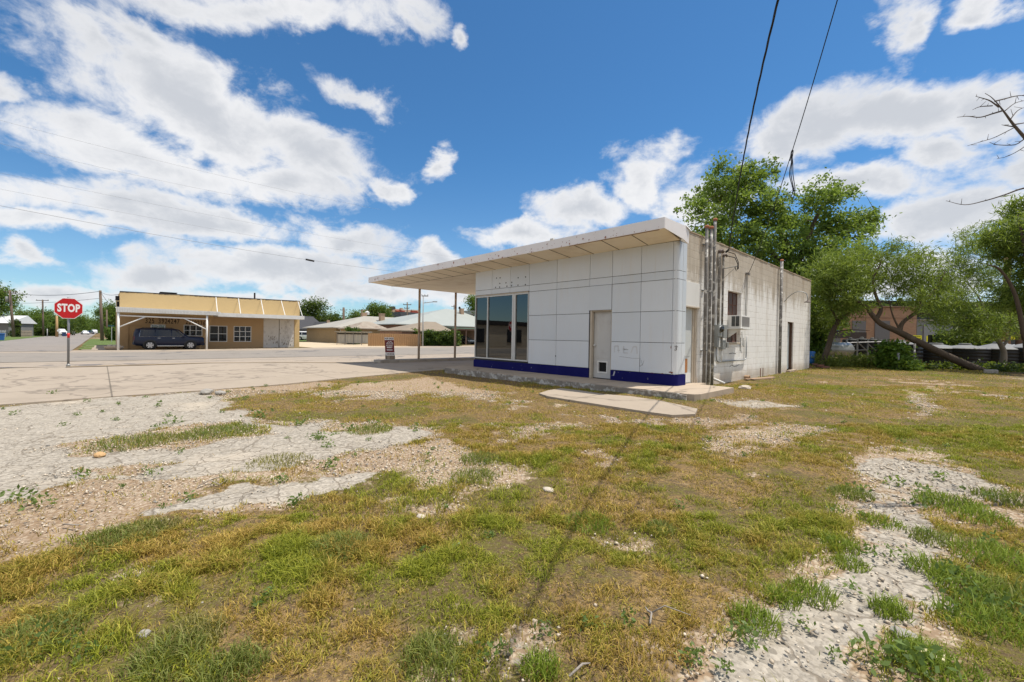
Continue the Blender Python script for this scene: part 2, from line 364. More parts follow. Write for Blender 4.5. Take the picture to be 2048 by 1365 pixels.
# ------------------------------------------------------------------ ground, paving, streets
def ground_mat():
    m, nt, bs = newmat('lawn soil'); p = wpos(nt)
    at_ = nn(nt, 'ShaderNodeAttribute'); at_.attribute_name = 'tint'
    sp = nn(nt, 'ShaderNodeSeparateColor'); nt.links.new(at_.outputs['Color'], sp.inputs[0])
    ra, rg, rd = sp.outputs[0], sp.outputs[1], sp.outputs[2]
    nf = noise(nt, p, 9, 6, .7); nm = noise(nt, p, 2.2, 5, .6); ns = noise(nt, p, 42, 3, .6); nb = noise(nt, p, .6, 4, .6)
    jit = math_(nt, 'MULTIPLY', math_(nt, 'SUBTRACT', nf, .5), 1.5)
    fa = ramp(nt, math_(nt, 'ADD', ra, jit), .38, .62); fg = ramp(nt, math_(nt, 'ADD', rg, jit), .36, .66); fd = ramp(nt, math_(nt, 'ADD', rd, jit), .2, .8)
    # turf thatch: olive to straw
    green = mixc(nt, nm, (.11, .105, .022), (.18, .155, .04)); straw = mixc(nt, nm, (.22, .14, .05), (.33, .225, .10))
    fib = noise(nt, p, 130, 4, .7); fib2 = noise(nt, p, 26, 5, .7)
    turf = mixc(nt, fd, green, straw); turf = mixc(nt, ramp(nt, fib2, .40, .62), turf, (.115, .08, .045)); turf = mixc(nt, math_(nt, 'MULTIPLY', ramp(nt, fib, .46, .62), .75), turf, (.06, .042, .022))
    turf = mixc(nt, math_(nt, 'MULTIPLY', ramp(nt, noise(nt, p, 75, 3, .6), .60, .70), .55), turf, (.46, .36, .23))
    # limestone chips in dust
    vo = nn(nt, 'ShaderNodeTexVoronoi'); vo.inputs['Scale'].default_value = 34; nt.links.new(p, vo.inputs['Vector'])
    hsv = nn(nt, 'ShaderNodeSeparateColor'); nt.links.new(vo.outputs['Color'], hsv.inputs[0])
    chips = mixc(nt, hsv.outputs[0], (.34, .26, .18), (.53, .445, .34)); chips = mixc(nt, ramp(nt, vo.outputs['Distance'], .3, .7), chips, (.28, .20, .13))
    chips = mixc(nt, math_(nt, 'MULTIPLY', rd, .3), chips, (.24, .16, .10))
    # old asphalt, bleached, crazed with cracks
    wv = nn(nt, 'ShaderNodeTexNoise'); wv.inputs['Scale'].default_value = 3; wv.inputs['Detail'].default_value = 4; nt.links.new(p, wv.inputs['Vector'])
    wd = nn(nt, 'ShaderNodeVectorMath', operation='SCALE'); wd.inputs['Scale'].default_value = .35; nt.links.new(wv.outputs['Color'], wd.inputs[0])
    wa = nn(nt, 'ShaderNodeVectorMath', operation='ADD'); nt.links.new(p, wa.inputs[0]); nt.links.new(wd.outputs[0], wa.inputs[1])
    def crack(sc, lo, hi):
        v = nn(nt, 'ShaderNodeTexVoronoi'); v.feature = 'DISTANCE_TO_EDGE'; v.inputs['Scale'].default_value = sc; nt.links.new(wa.outputs[0], v.inputs['Vector'])
        return math_(nt, 'SUBTRACT', 1.0, ramp(nt, v.outputs['Distance'], lo, hi))
    ck = math_(nt, 'MAXIMUM', crack(1.9, .004, .022), math_(nt, 'MULTIPLY', crack(4.6, .004, .035), ramp(nt, nb, .45, .6)))
    asp = mixc(nt, nm, (.325, .29, .24), (.41, .37, .312)); asp = mixc(nt, math_(nt, 'MULTIPLY', ramp(nt, ns, .44, .62), .8), asp, (.24, .213, .175)); asp = mixc(nt, math_(nt, 'MULTIPLY', ramp(nt, hsv.outputs[1], .62, .8), .55), asp, (.50, .45, .375)); asp = mixc(nt, math_(nt, 'MULTIPLY', ramp(nt, hsv.outputs[2], .80, .9), .5), asp, (.17, .15, .125)); asp = mixc(nt, math_(nt, 'MULTIPLY', ramp(nt, nf, .48, .68), .45), asp, (.33, .285, .22))
    asp = mixc(nt, ramp(nt, nb, .56, .75), asp, (.46, .40, .32)); asp = mixc(nt, math_(nt, 'MULTIPLY', ck, .62), asp, (.14, .11, .08))
    c = mixc(nt, fg, turf, chips); c = mixc(nt, fa, c, asp)
    nt.links.new(c, bs.inputs['Base Color']); bs.inputs['Roughness'].default_value = .95; bs.inputs['Specular IOR Level'].default_value = .15
    h = math_(nt, 'ADD', math_(nt, 'MULTIPLY', vo.outputs['Distance'], math_(nt, 'MULTIPLY', fg, -.5)), math_(nt, 'MULTIPLY', ck, -.5))
    h = math_(nt, 'ADD', h, math_(nt, 'MULTIPLY', ns, .35)); bump(nt, bs, h, .55, .03)
    return m
def lines(lo, hi, step, far, must=()):
    a = list(np.arange(lo, hi+1e-6, step)); s = step
    x = hi
    while x < far: s = min(s*1.25, 1.5 if x < 50 else 200.); x += s; a.append(x)
    s = step; x = lo
    while x > -far: s = min(s*1.25, 1.5 if x > -70 else 200.); x -= s; a.append(x)
    a = sorted(a)
    for m_ in must: a[int(np.argmin([abs(q-m_) for q in a]))] = m_
    return np.array(a)
gx = lines(-15, 10, .075, 4000, (10, 0, -2, -16, -20, -40, -60, -200)); gy = lines(-11, 9, .075, 4000, (-12, -6, -2, 13, 40))
GX, GY = np.meshgrid(gx, gy); shp = GX.shape; GX = GX.ravel(); GY = GY.ravel()
ma, mg, md, mbr = masks(GX, GY)
hard = on_hard(GX, GY)
near = sst(32, 18, np.hypot(GX-CAM[0], GY-CAM[1]))
GZ = zg(GX, GY) + np.where(hard, -.012, near*((fbm(GX, GY, 1.3, 4, 101)-.5)*.06 - (1-ma)*(1-mg)*.0 - mg*.012 + (fbm(GX, GY, 9, 2, 5)-.5)*.02*(1-ma)))
farg = 1-near
cols = np.stack([ma*near, np.maximum(mg*near, farg*sst(.5, .62, fbm(GX, GY, .12, 4, 5))*.6*(GX < -20)), md], 1)
nx, ny = shp[1], shp[0]
idx = np.arange(nx*ny).reshape(ny, nx)
Q = np.stack([idx[:-1, :-1], idx[:-1, 1:], idx[1:, 1:], idx[1:, :-1]], -1).reshape(-1, 4)
ground = struct(np_mesh('ground', np.stack([GX, GY, GZ], 1), Q, ground_mat(), cols, smooth=True, quads=True))

def sheet(name, poly, off, mat, step=1.0, skirt=0., parent=None, zf=None):
    bm = bmesh.new(); bm.faces.new([bm.verts.new((x, y, 0)) for x, y in poly])
    xs = [p[0] for p in poly]; ys = [p[1] for p in poly]
    for ax, vals in ((0, xs), (1, ys)):
        k = math.ceil(min(vals)/step)*step
        while k < max(vals):
            co = [0, 0, 0]; no = [0, 0, 0]; co[ax] = k; no[ax] = 1
            bmesh.ops.bisect_plane(bm, geom=bm.verts[:]+bm.edges[:]+bm.faces[:], plane_co=co, plane_no=no, dist=1e-5); k += step
    bmesh.ops.recalc_face_normals(bm, faces=bm.faces)
    for f in bm.faces:
        if f.normal.z < 0: f.normal_flip()
    if skirt:
        be = [e for e in bm.edges if e.is_boundary]; r = bmesh.ops.extrude_edge_only(bm, edges=be)
        low = {v for v in r['geom'] if isinstance(v, bmesh.types.BMVert)}
    else: low = set()
    for v in bm.verts:
        v.co.z = (zf(v.co.x, v.co.y) if zf else float(zg(v.co.x, v.co.y))) + off - (skirt if v in low else 0)
    bmesh.ops.recalc_face_normals(bm, faces=bm.faces)
    if sum(f.normal.z for f in bm.faces) < 0: bmesh.ops.reverse_faces(bm, faces=bm.faces)
    me = bpy.data.meshes.new(name); bm.to_mesh(me); bm.free(); me.materials.append(mat)
    o = bpy.data.objects.new(name, me); COL.objects.link(o)
    if parent is not None: o.parent = parent
    return o
def paving(name, col, col2, joint=None, joff=(0., 0.), cracks=0., tar=False, dirt=.3):
    """poured concrete or asphalt street: mottled, sawn joints, cracks, tar snakes"""
    m, nt, bs = newmat(name); p = wpos(nt)
    a = noise(nt, p, .5, 5, .6); b = noise(nt, p, 5, 6, .65); s = noise(nt, p, 60, 2, .5)
    st = noise(nt, vscale(nt, p, (.22, 1.6, 1)), .8, 2, .5)
    c = mixc(nt, a, col, col2); c = mixc(nt, math_(nt, 'MULTIPLY', ramp(nt, b, .45, .75), dirt), c, [x*.62 for x in col])
    c = mixc(nt, math_(nt, 'MULTIPLY', ramp(nt, st, .40, .85), dirt*.45), c, [x*.75 for x in col]); c = mixc(nt, math_(nt, 'MULTIPLY', s, .18), c, [x*.55 for x in col]); c = mixc(nt, math_(nt, 'MULTIPLY', ramp(nt, noise(nt, p, .28, 6, .7), .56, .70), .28), c, [x*.5 for x in col]); c = mixc(nt, math_(nt, 'MULTIPLY', ramp(nt, noise(nt, p, 2.3, 4, .6), .66, .74), .3), c, [x*.45 for x in col])
    wv = nn(nt, 'ShaderNodeTexNoise'); wv.inputs['Scale'].default_value = .9; wv.inputs['Detail'].default_value = 5; nt.links.new(p, wv.inputs['Vector'])
    wd = nn(nt, 'ShaderNodeVectorMath', operation='SCALE'); wd.inputs['Scale'].default_value = 1.6; nt.links.new(wv.outputs['Color'], wd.inputs[0])
    wa = nn(nt, 'ShaderNodeVectorMath', operation='ADD'); nt.links.new(p, wa.inputs[0]); nt.links.new(wd.outputs[0], wa.inputs[1])
    if cracks:
        v = nn(nt, 'ShaderNodeTexVoronoi'); v.feature = 'DISTANCE_TO_EDGE'; v.inputs['Scale'].default_value = .16; nt.links.new(wa.outputs[0], v.inputs['Vector'])
        ck = math_(nt, 'SUBTRACT', 1., ramp(nt, v.outputs['Distance'], .002, .010)); c = mixc(nt, math_(nt, 'MULTIPLY', ck, cracks), c, (.12, .10, .08))
    if tar:
        v = nn(nt, 'ShaderNodeTexVoronoi'); v.feature = 'DISTANCE_TO_EDGE'; v.inputs['Scale'].default_value = .11; nt.links.new(vscale(nt, wa.outputs[0], (1.3, .7, 1)), v.inputs['Vector'])
        tk = math_(nt, 'MULTIPLY', math_(nt, 'SUBTRACT', 1., ramp(nt, v.outputs['Distance'], .007, .016)), ramp(nt, noise(nt, p, .22, 2, .5), .42, .55)); c = mixc(nt, math_(nt, 'MULTIPLY', tk, .75), c, (.10, .10, .11))
    if joint:
        se = nn(nt, 'ShaderNodeSeparateXYZ'); nt.links.new(p, se.inputs[0])
        for i in (0, 1):
            if not joint[i]: continue
            q = math_(nt, 'PINGPONG', math_(nt, 'ADD', se.outputs[i], -joff[i]), joint[i]/2)
            jl = math_(nt, 'SUBTRACT', 1., ramp(nt, math_(nt, 'ADD', q, math_(nt, 'MULTIPLY', math_(nt, 'SUBTRACT', b, .5), .02)), .008, .022)); c = mixc(nt, math_(nt, 'MULTIPLY', jl, .75), c, (.10, .085, .065))
    nt.links.new(c, bs.inputs['Base Color']); bs.inputs['Roughness'].default_value = .85; bs.inputs['Specular IOR Level'].default_value = .25
    bump(nt, bs, math_(nt, 'ADD', math_(nt, 'MULTIPLY', b, .5), math_(nt, 'MULTIPLY', s, .3)), .25, .01); return m
CONC = paving('poured concrete', (.35, .29, .225), (.415, .35, .28), (9.2, 5.2), (-9.8, -10.55), .5, dirt=.22)
STREET = paving('worn street', (.25, .222, .192), (.305, .272, .236), None, (0, 0), .35, True, .3)
EDGE = paving('pale street edge', (.34, .282, .222), (.40, .337, .272), None, (0, 0), .5, True, .25)
SIDEST = paving('side street asphalt', (.24, .215, .195), (.30, .27, .245), None, (0, 0), .3, True, .3)
CALICHE = paving('caliche', (.52, .42, .29), (.60, .50, .36), None, (0, 0), 0, False, .25)
struct(sheet('concrete_lot', LOT, .025, CONC, 1.0, .08))
struct(sheet('street', [(-38.5, -40), (-23.5, -40), (-23.5, 140), (-38.5, 140)], .032, STREET, 2.0))
struct(sheet('street_edge', [(-44.2, -45), (-18.95, -45), (-18.95, 140), (-44.2, 140)], .02, EDGE, 2.0))
struct(sheet('side_street', [(-400, -20.4), (-42, -20.4), (-42, -12.4), (-400, -12.4)], .034, SIDEST, 2.0))
struct(sheet('vacant_lot', [(-75, 6.2), (-44.3, 6.2), (-44.3, 18.6), (-75, 20)], .018, CALICHE, 2.0))
struct(sheet('sidewalk', [(-70, -11.9), (-44.6, -11.9), (-44.6, -9.7), (-70, -9.7)], .03, EDGE, 2.0))
# dirt gathered in the gutter between lot and street
DIRT = M('gutter dirt', (.30, .22, .13), .95, .3, 3, bmp=.4)
gpts = [(131, 737), (300, 732), (420, 728.5), (560, 727), (700, 727.5), (760, 728)]
gl = [at(u, v) for u, v in gpts]
wl = [(p[0]+.16*math.sin(i*2.1), p[1]) for i, p in enumerate(gl)] + [(p[0]-.35-.1*math.sin(i*1.3), p[1]) for i, p in reversed(list(enumerate(gl)))]
struct(sheet('gutter_dirt', wl, .045, DIRT, .5))
# broken scrap of paving in front of the walk
FRAG = gp([(1078, 791), (1096, 785), (1122, 780.5), (1165, 786), (1210, 793), (1260, 797), (1320, 806), (1395, 823), (1390, 834), (1345, 836), (1300, 830), (1210, 816), (1130, 803), (1095, 797)])
fr = sheet('concrete_slab', FRAG, .05, CONC, .5, .12)
tag(fr, 'broken flat concrete slab lying in the grass before the front walk', 'slab')
# grass verges and kerb by the far corner
VERGE = M('verge turf', (.10, .145, .03), .95, .3, 2.5, bmp=.5)
for i, (x0, x1, y0, y1) in enumerate([(-52, -46, -12.1, -11.3), (-60, -53, -12.1, -11.2), (-110, -61, -12.2, -8), (-45.5, -43.9, 21, 26.5), (-110, -80, 16, 24), (-400, -60, -27, -20.4)]):
    struct(sheet('verge', [(x0, y0), (x1, y0), (x1, y1), (x0, y1)], .045, VERGE, 2.0))

# ------------------------------------------------------------------ the station
ENAMEL = None
def enamel_mat():
    m, nt, bs = newmat('white enamel panel'); p = wpos(nt)
    isl = nn(nt, 'ShaderNodeNewGeometry').outputs['Random Per Island']
    c = mixc(nt, isl, (.60, .64, .685), (.685, .715, .75))
    st = noise(nt, vscale(nt, p, (3, 3, .35)), 1.5, 6, .6)
    c = mixc(nt, math_(nt, 'MULTIPLY', ramp(nt, st, .48, .8), .25), c, (.62, .58, .52))
    sp = noise(nt, p, 14, 5, .7); c = mixc(nt, math_(nt, 'MULTIPLY', ramp(nt, sp, .70, .78), .5), c, (.42, .38, .34))
    rr_ = noise(nt, vscale(nt, p, (5, 5, .22)), 2.2, 6, .7); c = mixc(nt, math_(nt, 'MULTIPLY', ramp(nt, rr_, .60, .78), .35), c, (.50, .40, .30)); c = mixc(nt, math_(nt, 'MULTIPLY', ramp(nt, noise(nt, p, .7, 4, .6), .35, .75), .14), c, (.50, .50, .52))
    nt.links.new(c, bs.inputs['Base Color']); bs.inputs['Roughness'].default_value = .3; bs.inputs['Specular IOR Level'].default_value = .5
    b = noise(nt, p, .9, 2, .5); bump(nt, bs, b, .06, .05); return m
def block_mat():
    m, nt, bs = newmat('painted block'); p = wpos(nt)
    se = nn(nt, 'ShaderNodeSeparateXYZ'); nt.links.new(p, se.inputs[0]); x, y, z = se.outputs
    cb = nn(nt, 'ShaderNodeCombineXYZ'); nt.links.new(math_(nt, 'ADD', y, x), cb.inputs[0]); nt.links.new(math_(nt, 'ADD', z, 2.032-.1819), cb.inputs[1])
    br = nn(nt, 'ShaderNodeTexBrick'); br.offset = .5; br.inputs['Scale'].default_value = 1; br.inputs['Brick Width'].default_value = .4064; br.inputs['Row Height'].default_value = .2032
    br.inputs['Mortar Size'].default_value = .0065; br.inputs['Mortar Smooth'].default_value = .35; br.inputs['Bias'].default_value = 0
    br.inputs['Color1'].default_value = (.30, .30, .30, 1); br.inputs['Color2'].default_value = (.75, .75, .75, 1); br.inputs['Mortar'].default_value = (0, 0, 0, 1)
    nt.links.new(cb.outputs[0], br.inputs['Vector'])
    mort = br.outputs['Fac']
    n1 = noise(nt, p, 1.4, 6, .65); n2 = noise(nt, vscale(nt, p, (2, 2, .3)), 1.6, 7, .68); n3 = noise(nt, p, 24, 4, .65); n4 = noise(nt, p, 5, 5, .6)
    paint = mixc(nt, n4, (.80, .785, .75), (.88, .87, .845))
    paint = mixc(nt, math_(nt, 'MULTIPLY', ramp(nt, n2, .48, .72), .6), paint, (.52, .47, .39))
    raw = mixc(nt, br.outputs['Color'], (.42, .365, .29), (.56, .495, .405)); raw = mixc(nt, ramp(nt, n3, .45, .75), raw, (.40, .345, .275)); raw = mixc(nt, math_(nt, 'MULTIPLY', ramp(nt, n2, .5, .72), .5), raw, (.30, .255, .20))
    # paint worn off the upper courses, ragged lower edge with runs
    edge = math_(nt, 'ADD', z, math_(nt, 'ADD', math_(nt, 'MULTIPLY', math_(nt, 'SUBTRACT', n2, .5), 2.6), math_(nt, 'MULTIPLY', math_(nt, 'SUBTRACT', n4, .5), .8)))
    worn = math_(nt, 'MULTIPLY', ramp(nt, edge, 2.45, 3.35), .93)
    c = mixc(nt, worn, paint, raw)
    c = mixc(nt, math_(nt, 'MULTIPLY', ramp(nt, edge, 3.7, 4.4), .5), c, (.38, .29, .20))
    # soil splash at the foot and peeling
    c = mixc(nt, math_(nt, 'MULTIPLY', ramp(nt, math_(nt, 'ADD', z, math_(nt, 'MULTIPLY', n1, -.5)), .12, -.25), .6), c, (.42, .33, .23))
    c = mixc(nt, math_(nt, 'MULTIPLY', ramp(nt, noise(nt, p, 7, 6, .75), .64, .70), .55), c, (.40, .36, .30))
    c = mixc(nt, math_(nt, 'MULTIPLY', math_(nt, 'MULTIPLY', mort, .62), ramp(nt, noise(nt, p, 1.9, 5, .7), .34, .62)), c, (.33, .29, .24))
    nt.links.new(c, bs.inputs['Base Color']); bs.inputs['Roughness'].default_value = .92; bs.inputs['Specular IOR Level'].default_value = .2
    h = math_(nt, 'ADD', math_(nt, 'MULTIPLY', mort, -1.), math_(nt, 'MULTIPLY', n3, .35)); bump(nt, bs, h, .5, .02); return m
ENAMEL = enamel_mat(); BLOCK = block_mat()
BLUE = M('navy enamel', (.011, .011, .105), .55, .3, 1.2, stain=(.04, .04, .15), stain_amt=.25, spec=.06)
GAP = M('dark joint', (.05, .05, .05), .9)
SOFF = M('cream soffit', (.88, .79, .64), .75, .05, .8, stain=(.60, .47, .32), stain_amt=.55)
FASC = M('chalky white fascia', (.83, .80, .80), .55, .05, 1.2, stain=(.70, .66, .65), stain_amt=.5)
RUST = M('rust', (.20, .055, .02), .9, .4, 8)
RUSTY = M('rusting white paint', (.52, .40, .29), .75, .25, 3, stain=(.16, .055, .022), stain_amt=.95, bmp=.3)
ALU = M('window aluminium', (.62, .62, .60), .4, .1, 3, metal=.2)
DOORW = M('greyed door paint', (.55, .54, .52), .6, .08, 2, stain=(.34, .30, .26), stain_amt=.3)
BEIGE = M('beige jamb paint', (.52, .45, .36), .7, .1, 2, stain=(.3, .24, .17), stain_amt=.5)
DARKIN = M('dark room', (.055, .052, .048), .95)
BLACK = M('black void', (.012, .012, .012), .9)
GALV = M('galvanised steel', (.36, .37, .37), .5, .2, 4, metal=.5, stain=(.2, .19, .18), stain_amt=.5)
PEEL = M('peeling pipe paint', (.21, .20, .19), .8, .45, 7.5, stain=(.72, .70, .66), stain_amt=1.6)
BOXG = M('grey meter box', (.28, .29, .28), .55, .12, 4, stain=(.16, .15, .14), stain_amt=.4)
WHITEP = M('white paint', (.74, .73, .70), .6, .06, 2, stain=(.5, .46, .4), stain_amt=.3)
WALKTOP = paving('walk concrete', (.40, .33, .255), (.50, .405, .31), (1.55, 0), (0, 0), .6, False, .35)
def walkedge_mat():
    m, nt, bs = newmat('flaking white kerb'); p = wpos(nt)
    a = noise(nt, p, 5.5, 7, .7); b = noise(nt, p, 2, 5, .6); c0 = mixc(nt, b, (.17, .15, .13), (.32, .28, .235))
    c = mixc(nt, ramp(nt, a, .49, .60), c0, (.54, .52, .48)); nt.links.new(c, bs.inputs['Base Color']); bs.inputs['Roughness'].default_value = .9
    bump(nt, bs, a, .5, .03); return m
WALKEDGE = walkedge_mat()
def glass_mat(name, tint=.22):
    m, nt, bs = newmat(name); nt.nodes.remove(bs)
    g = nn(nt, 'ShaderNodeBsdfGlossy'); g.inputs['Roughness'].default_value = .012; g.inputs['Color'].default_value = (.8, .82, .82, 1)
    t = nn(nt, 'ShaderNodeBsdfTransparent'); t.inputs['Color'].default_value = (tint, tint, tint*.97, 1)
    f = nn(nt, 'ShaderNodeFresnel'); f.inputs['IOR'].default_value = 2.0
    mx = nn(nt, 'ShaderNodeMixShader'); nt.links.new(f.outputs[0], mx.inputs[0]); nt.links.new(t.outputs[0], mx.inputs[1]); nt.links.new(g.outputs[0], mx.inputs[2])
    nt.links.new(mx.outputs[0], nt.nodes['Material Output'].inputs['Surface']); return m
GLASS = glass_mat('shop glass'); GLASSD = glass_mat('tinted glass', .08)

def pierced(mb, axis, val, thick, rect, holes, mi=0):
    """a wall sheet with thickness and openings; axis 0 -> plane x=val, axis 1 -> plane y=val. rect and holes are (a0,a1,z0,z1)"""
    A = sorted({rect[0], rect[1]} | {h[i] for h in holes for i in (0, 1)}); Z = sorted({rect[2], rect[3]} | {h[i] for h in holes for i in (2, 3)})
    A = [a for a in A if rect[0] <= a <= rect[1]]; Z = [z for z in Z if rect[2] <= z <= rect[3]]
    def inh(a, z): return any(h[0] < a < h[1] and h[2] < z < h[3] for h in holes)
    def pt(a, z, d): return (val+d, a, z) if axis == 0 else (a, val+d, z)
    solid = {}
    for i in range(len(A)-1):
        for j in range(len(Z)-1): solid[i, j] = not inh((A[i]+A[i+1])/2, (Z[j]+Z[j+1])/2)
    for (i, j), s in solid.items():
        if not s: continue
        a0, a1, z0, z1 = A[i], A[i+1], Z[j], Z[j+1]
        for d in (0, thick): mb.add([pt(a0, z0, d), pt(a1, z0, d), pt(a1, z1, d), pt(a0, z1, d)], [(0, 1, 2, 3)], mi)
        for di, dj, e in ((-1, 0, ((a0, z0), (a0, z1))), (1, 0, ((a1, z0), (a1, z1))), (0, -1, ((a0, z0), (a1, z0))), (0, 1, ((a0, z1), (a1, z1)))):
            if not solid.get((i+di, j+dj), False):
                (p, q), (r, s2) = e; mb.add([pt(p, q, 0), pt(r, s2, 0), pt(r, s2, thick), pt(p, q, thick)], [(0, 1, 2, 3)], mi)
    return mb

def build_station():
    st = T('station_building', 'disused white panelled filling station with flat canopy and navy plinth', 'building', (-4, 6, 0))
    XS, XL, YB = .0764, -8.155, 13.83
    w = MB()
    pierced(w, 0, XS, -.2, (.02, YB, -.35, 4.09), [(.50, 1.39, -.4, 2.77), (3.50, 4.66, 1.15, 2.777), (10.1, 11.0, 0, 2.03)])
    w.box((XL, YB-.2, -.35), (XS-.2, YB, 4.09)); w.box((XL-.0, .2, -.35), (XL+.2, YB-.2, 4.09))
    w.build('block_wall', BLOCK, st)
    c = MB()                                                       # thin capping course
    y = .35
    while y < YB:
        l = min(.40, YB-y); c.bbox((XS-.205, y+.004, 4.092), (XS+.012+random.uniform(-.006, .008), y+l-.004, 4.145+random.uniform(-.012, .006)), .01); y += .405
    c.build('coping', M('worn coping', (.40, .315, .22), .95, .25, 3, stain=(.2, .14, .09), stain_amt=.6, bmp=.5), st)
    # facade backing and enamel panels
    b = MB(); pierced(b, 1, .012, .14, (XL, -.02, -.2, 3.76), [(-8.15, -5.2, .34, 2.765), (-2.60, -1.83, 0, 2.03)]); b.build('facade_backing', GAP, st)
    p = MB(); g = .006
    rows = [(.292, 1.11), (1.11, 1.944), (1.944, 2.768), (2.768, 2.99), (2.99, 3.742)]
    colx = [-5.19, -3.935, -2.635, -1.84, -.913, 0.]
    def pan(a, b_, z0, z1, dy=0.): p.bbox((a+g, -.014-dy, z0+g), (b_-g, .011, z1-g), .004)
    for (z0, z1) in rows[3:]:
        for a, b_ in ((-8.155, -7.16), (-7.16, -6.16), (-6.16, -5.19)): pan(a, b_, z0 + (.0 if z0 > 2.8 else .03), z1)
    for k in range(5):
        for (z0, z1) in rows:
            if k == 2 and z1 <= 1.95: continue
            if k == 2 and z0 == 1.944: pan(colx[k], colx[k+1], 2.03, 2.768, .022); continue
            pan(colx[k], colx[k+1], z0, z1)
    # rounded corner: curved panel then a narrow flat return
    for (z0, z1) in rows:
        for (t0, t1, n) in ((0, 1, 8),):
            pts = []; R = .122; cx, cy = -.0, R-.014
            for i in range(n+1):
                th = math.radians(90*i/n); pts.append((cx+R*math.sin(th)+g*(1 if i == 0 else 0), cy-R*math.cos(th)))
            inner = [(cx+(R-.02)*math.sin(math.radians(90*i/n)), cy-(R-.02)*math.cos(math.radians(90*i/n))) for i in range(n, -1, -1)]
            p.prism(pts+inner, z0+g, z1-g)
        p.box((.102, R-.014+g, z0+g), (.122, .285, z1-g)); p.box((.102, .297, z0+g), (.122, .50, z1-g))
    p.build('facade_panel', ENAMEL, st)
    cr = MB(); R = .098; pts = [(R*math.sin(math.radians(90*i/8))-.0, .110-R*math.cos(math.radians(90*i/8))) for i in range(9)]
    cr.prism(pts+[(.098, .495), (-.0, .495)], -.2, 3.76); cr.build('corner_post', GAP, st)
    pl = MB(); pl.bbox((XL-.02, -.04, -.01), (-2.61, .0, .288), .006); pl.bbox((-1.835, -.04, -.01), (0, .0, .288), .006)
    R = .145; pts = [(R*math.sin(math.radians(90*i/10)), .105-R*math.cos(math.radians(90*i/10))) for i in range(11)]
    pl.prism(pts+[(.145, .505), (.09, .505), (.09, .105), (0., .02)], -.01, .288); pl.build('plinth', BLUE, st)
    chip = MB()
    for _ in range(12):
        x = random.choice([random.uniform(-8, -2.7), random.uniform(-1.8, -.1)]); z = random.uniform(.06, .27); s = random.uniform(.004, .014)
        chip.add([(x-s, -.0425, z), (x-.3*s, -.0425, z-s*1.2), (x+s, -.0425, z-.2*s), (x+.3*s, -.0425, z+s*1.4)], [(0, 1, 2, 3)])
    chip.add([(-1.70, -.0425, .27), (-1.74, -.0425, .15), (-1.71, -.0425, .12), (-1.66, -.0425, .25)], [(0, 1, 2, 3)])
    chip.build('paint_chip', M('chip grey', (.45, .45, .48), .7), st)
    rs = MB()
    for (x, z, a, h) in ((-.55, .293, .09, .012), (-.25, .296, .05, .014), (-.03, .35, .05, .02), (.02, .34, .03, .03), (-.02, 1.0, .012, .05)):
        rs.add([(x-a, -.0165, z), (x, -.0165, z-h), (x+a, -.0165, z), (x+.2*a, -.0165, z+h)], [(0, 1, 2, 3)])
    rs.build('rust_mark', RUST, st)
    sc = MB()                                                      # scrawl, scratches and bolt holes left by lost lettering
    for (x, z) in ((-6.905, 3.388), (-6.707, 3.382), (-5.746, 3.301), (-5.375, 3.295), (-6.718, 3.174), (-6.38, 3.169), (-6.071, 3.162), (-6.95, 3.043), (-6.725, 3.037), (-6.325, 3.043), (-6.083, 3.043), (-5.749, 3.038), (-5.383, 3.03)):
        sc.lathe([(.026, -.0175), (.026, -.0145)], (x, 0, z), 10, 1)
    sc.lathe([(.022, -.0175), (.022, -.0145)], (-3.94, 0, .60), 10, 1)
    sc.build('bolt_hole', BLACK, st)
    gs = MB()
    def stroke(pts, w=.02):
        for (a, b_), (c_, d_) in zip(pts[:-1], pts[1:]):
            dx, dz = c_-a, d_-b_; l = math.hypot(dx, dz)+1e-9; px, pz = -dz/l*w, dx/l*w
            gs.add([(a-px, -.0160, b_-pz), (c_-px, -.0160, d_-pz), (c_+px, -.0160, d_+pz), (a+px, -.0160, b_+pz)], [(0, 1, 2, 3)])
    for q in ([(-1.72, .80), (-1.72, .98), (-1.60, .99), (-1.58, .80)], [(-1.42, .99), (-1.42, .80), (-1.28, .80)], [(-1.42, .90), (-1.30, .90)], [(-1.18, .80), (-1.12, .98), (-1.02, .99), (-.99, .79)]): stroke(q)
    gs.build('scrawl', M('ghost scrawl', (.60, .61, .625), .5), st)
    g3 = MB(); gs = g3
    stroke([(-1.63, .87), (-1.55, .868)], .004); stroke([(-1.4, .90), (-1.27, .892)], .004); stroke([(-1.55, .69), (-1.1, .66), (-.93, .67)], .003); stroke([(-.90, .68), (-.905, .44), (-.83, .50)], .004)
    stroke([(-.86, .62), (-.82, .48), (-.78, .62)], .003); stroke([(.13, 1.05), (.17, 1.0)], .006)
    g3.build('scratch', M('dark scratch', (.12, .11, .11), .8), st)
    text_mesh('scuff', '3', .17, (.094, .018, .97), (.75, .66, 0), (0, 0, 1), MATS['dark scratch'], st, .004)
    # show window
    wn = MB(); f = .03
    z0, z1, x0, x1 = .345, 2.755, -8.15, -5.21
    wn.bbox((x0, -.02, z0), (x1, .06, z0+.045), .004); wn.bbox((x0, -.02, z1-.05), (x1, .06, z1), .004)
    for a, b_ in ((x0, x0+.03), (-7.42, -7.375), (-6.03, -5.95), (-5.935, -5.86), (x1-.03, x1)): wn.bbox((a, -.022, z0+.046), (b_, .062, z1-.051), .004)
    win = wn.build('window', ALU, st)
    hd = MB(); hd.bbox((x0, -.045, 2.757), (x1, .0, 2.79), .004); hd.build('lintel', BEIGE, win)
    pn = MB(); pn.box((x0+.02, .022, z0+.03), (x1-.02, .028, z1-.03)); pn.build('pane', GLASS, win)
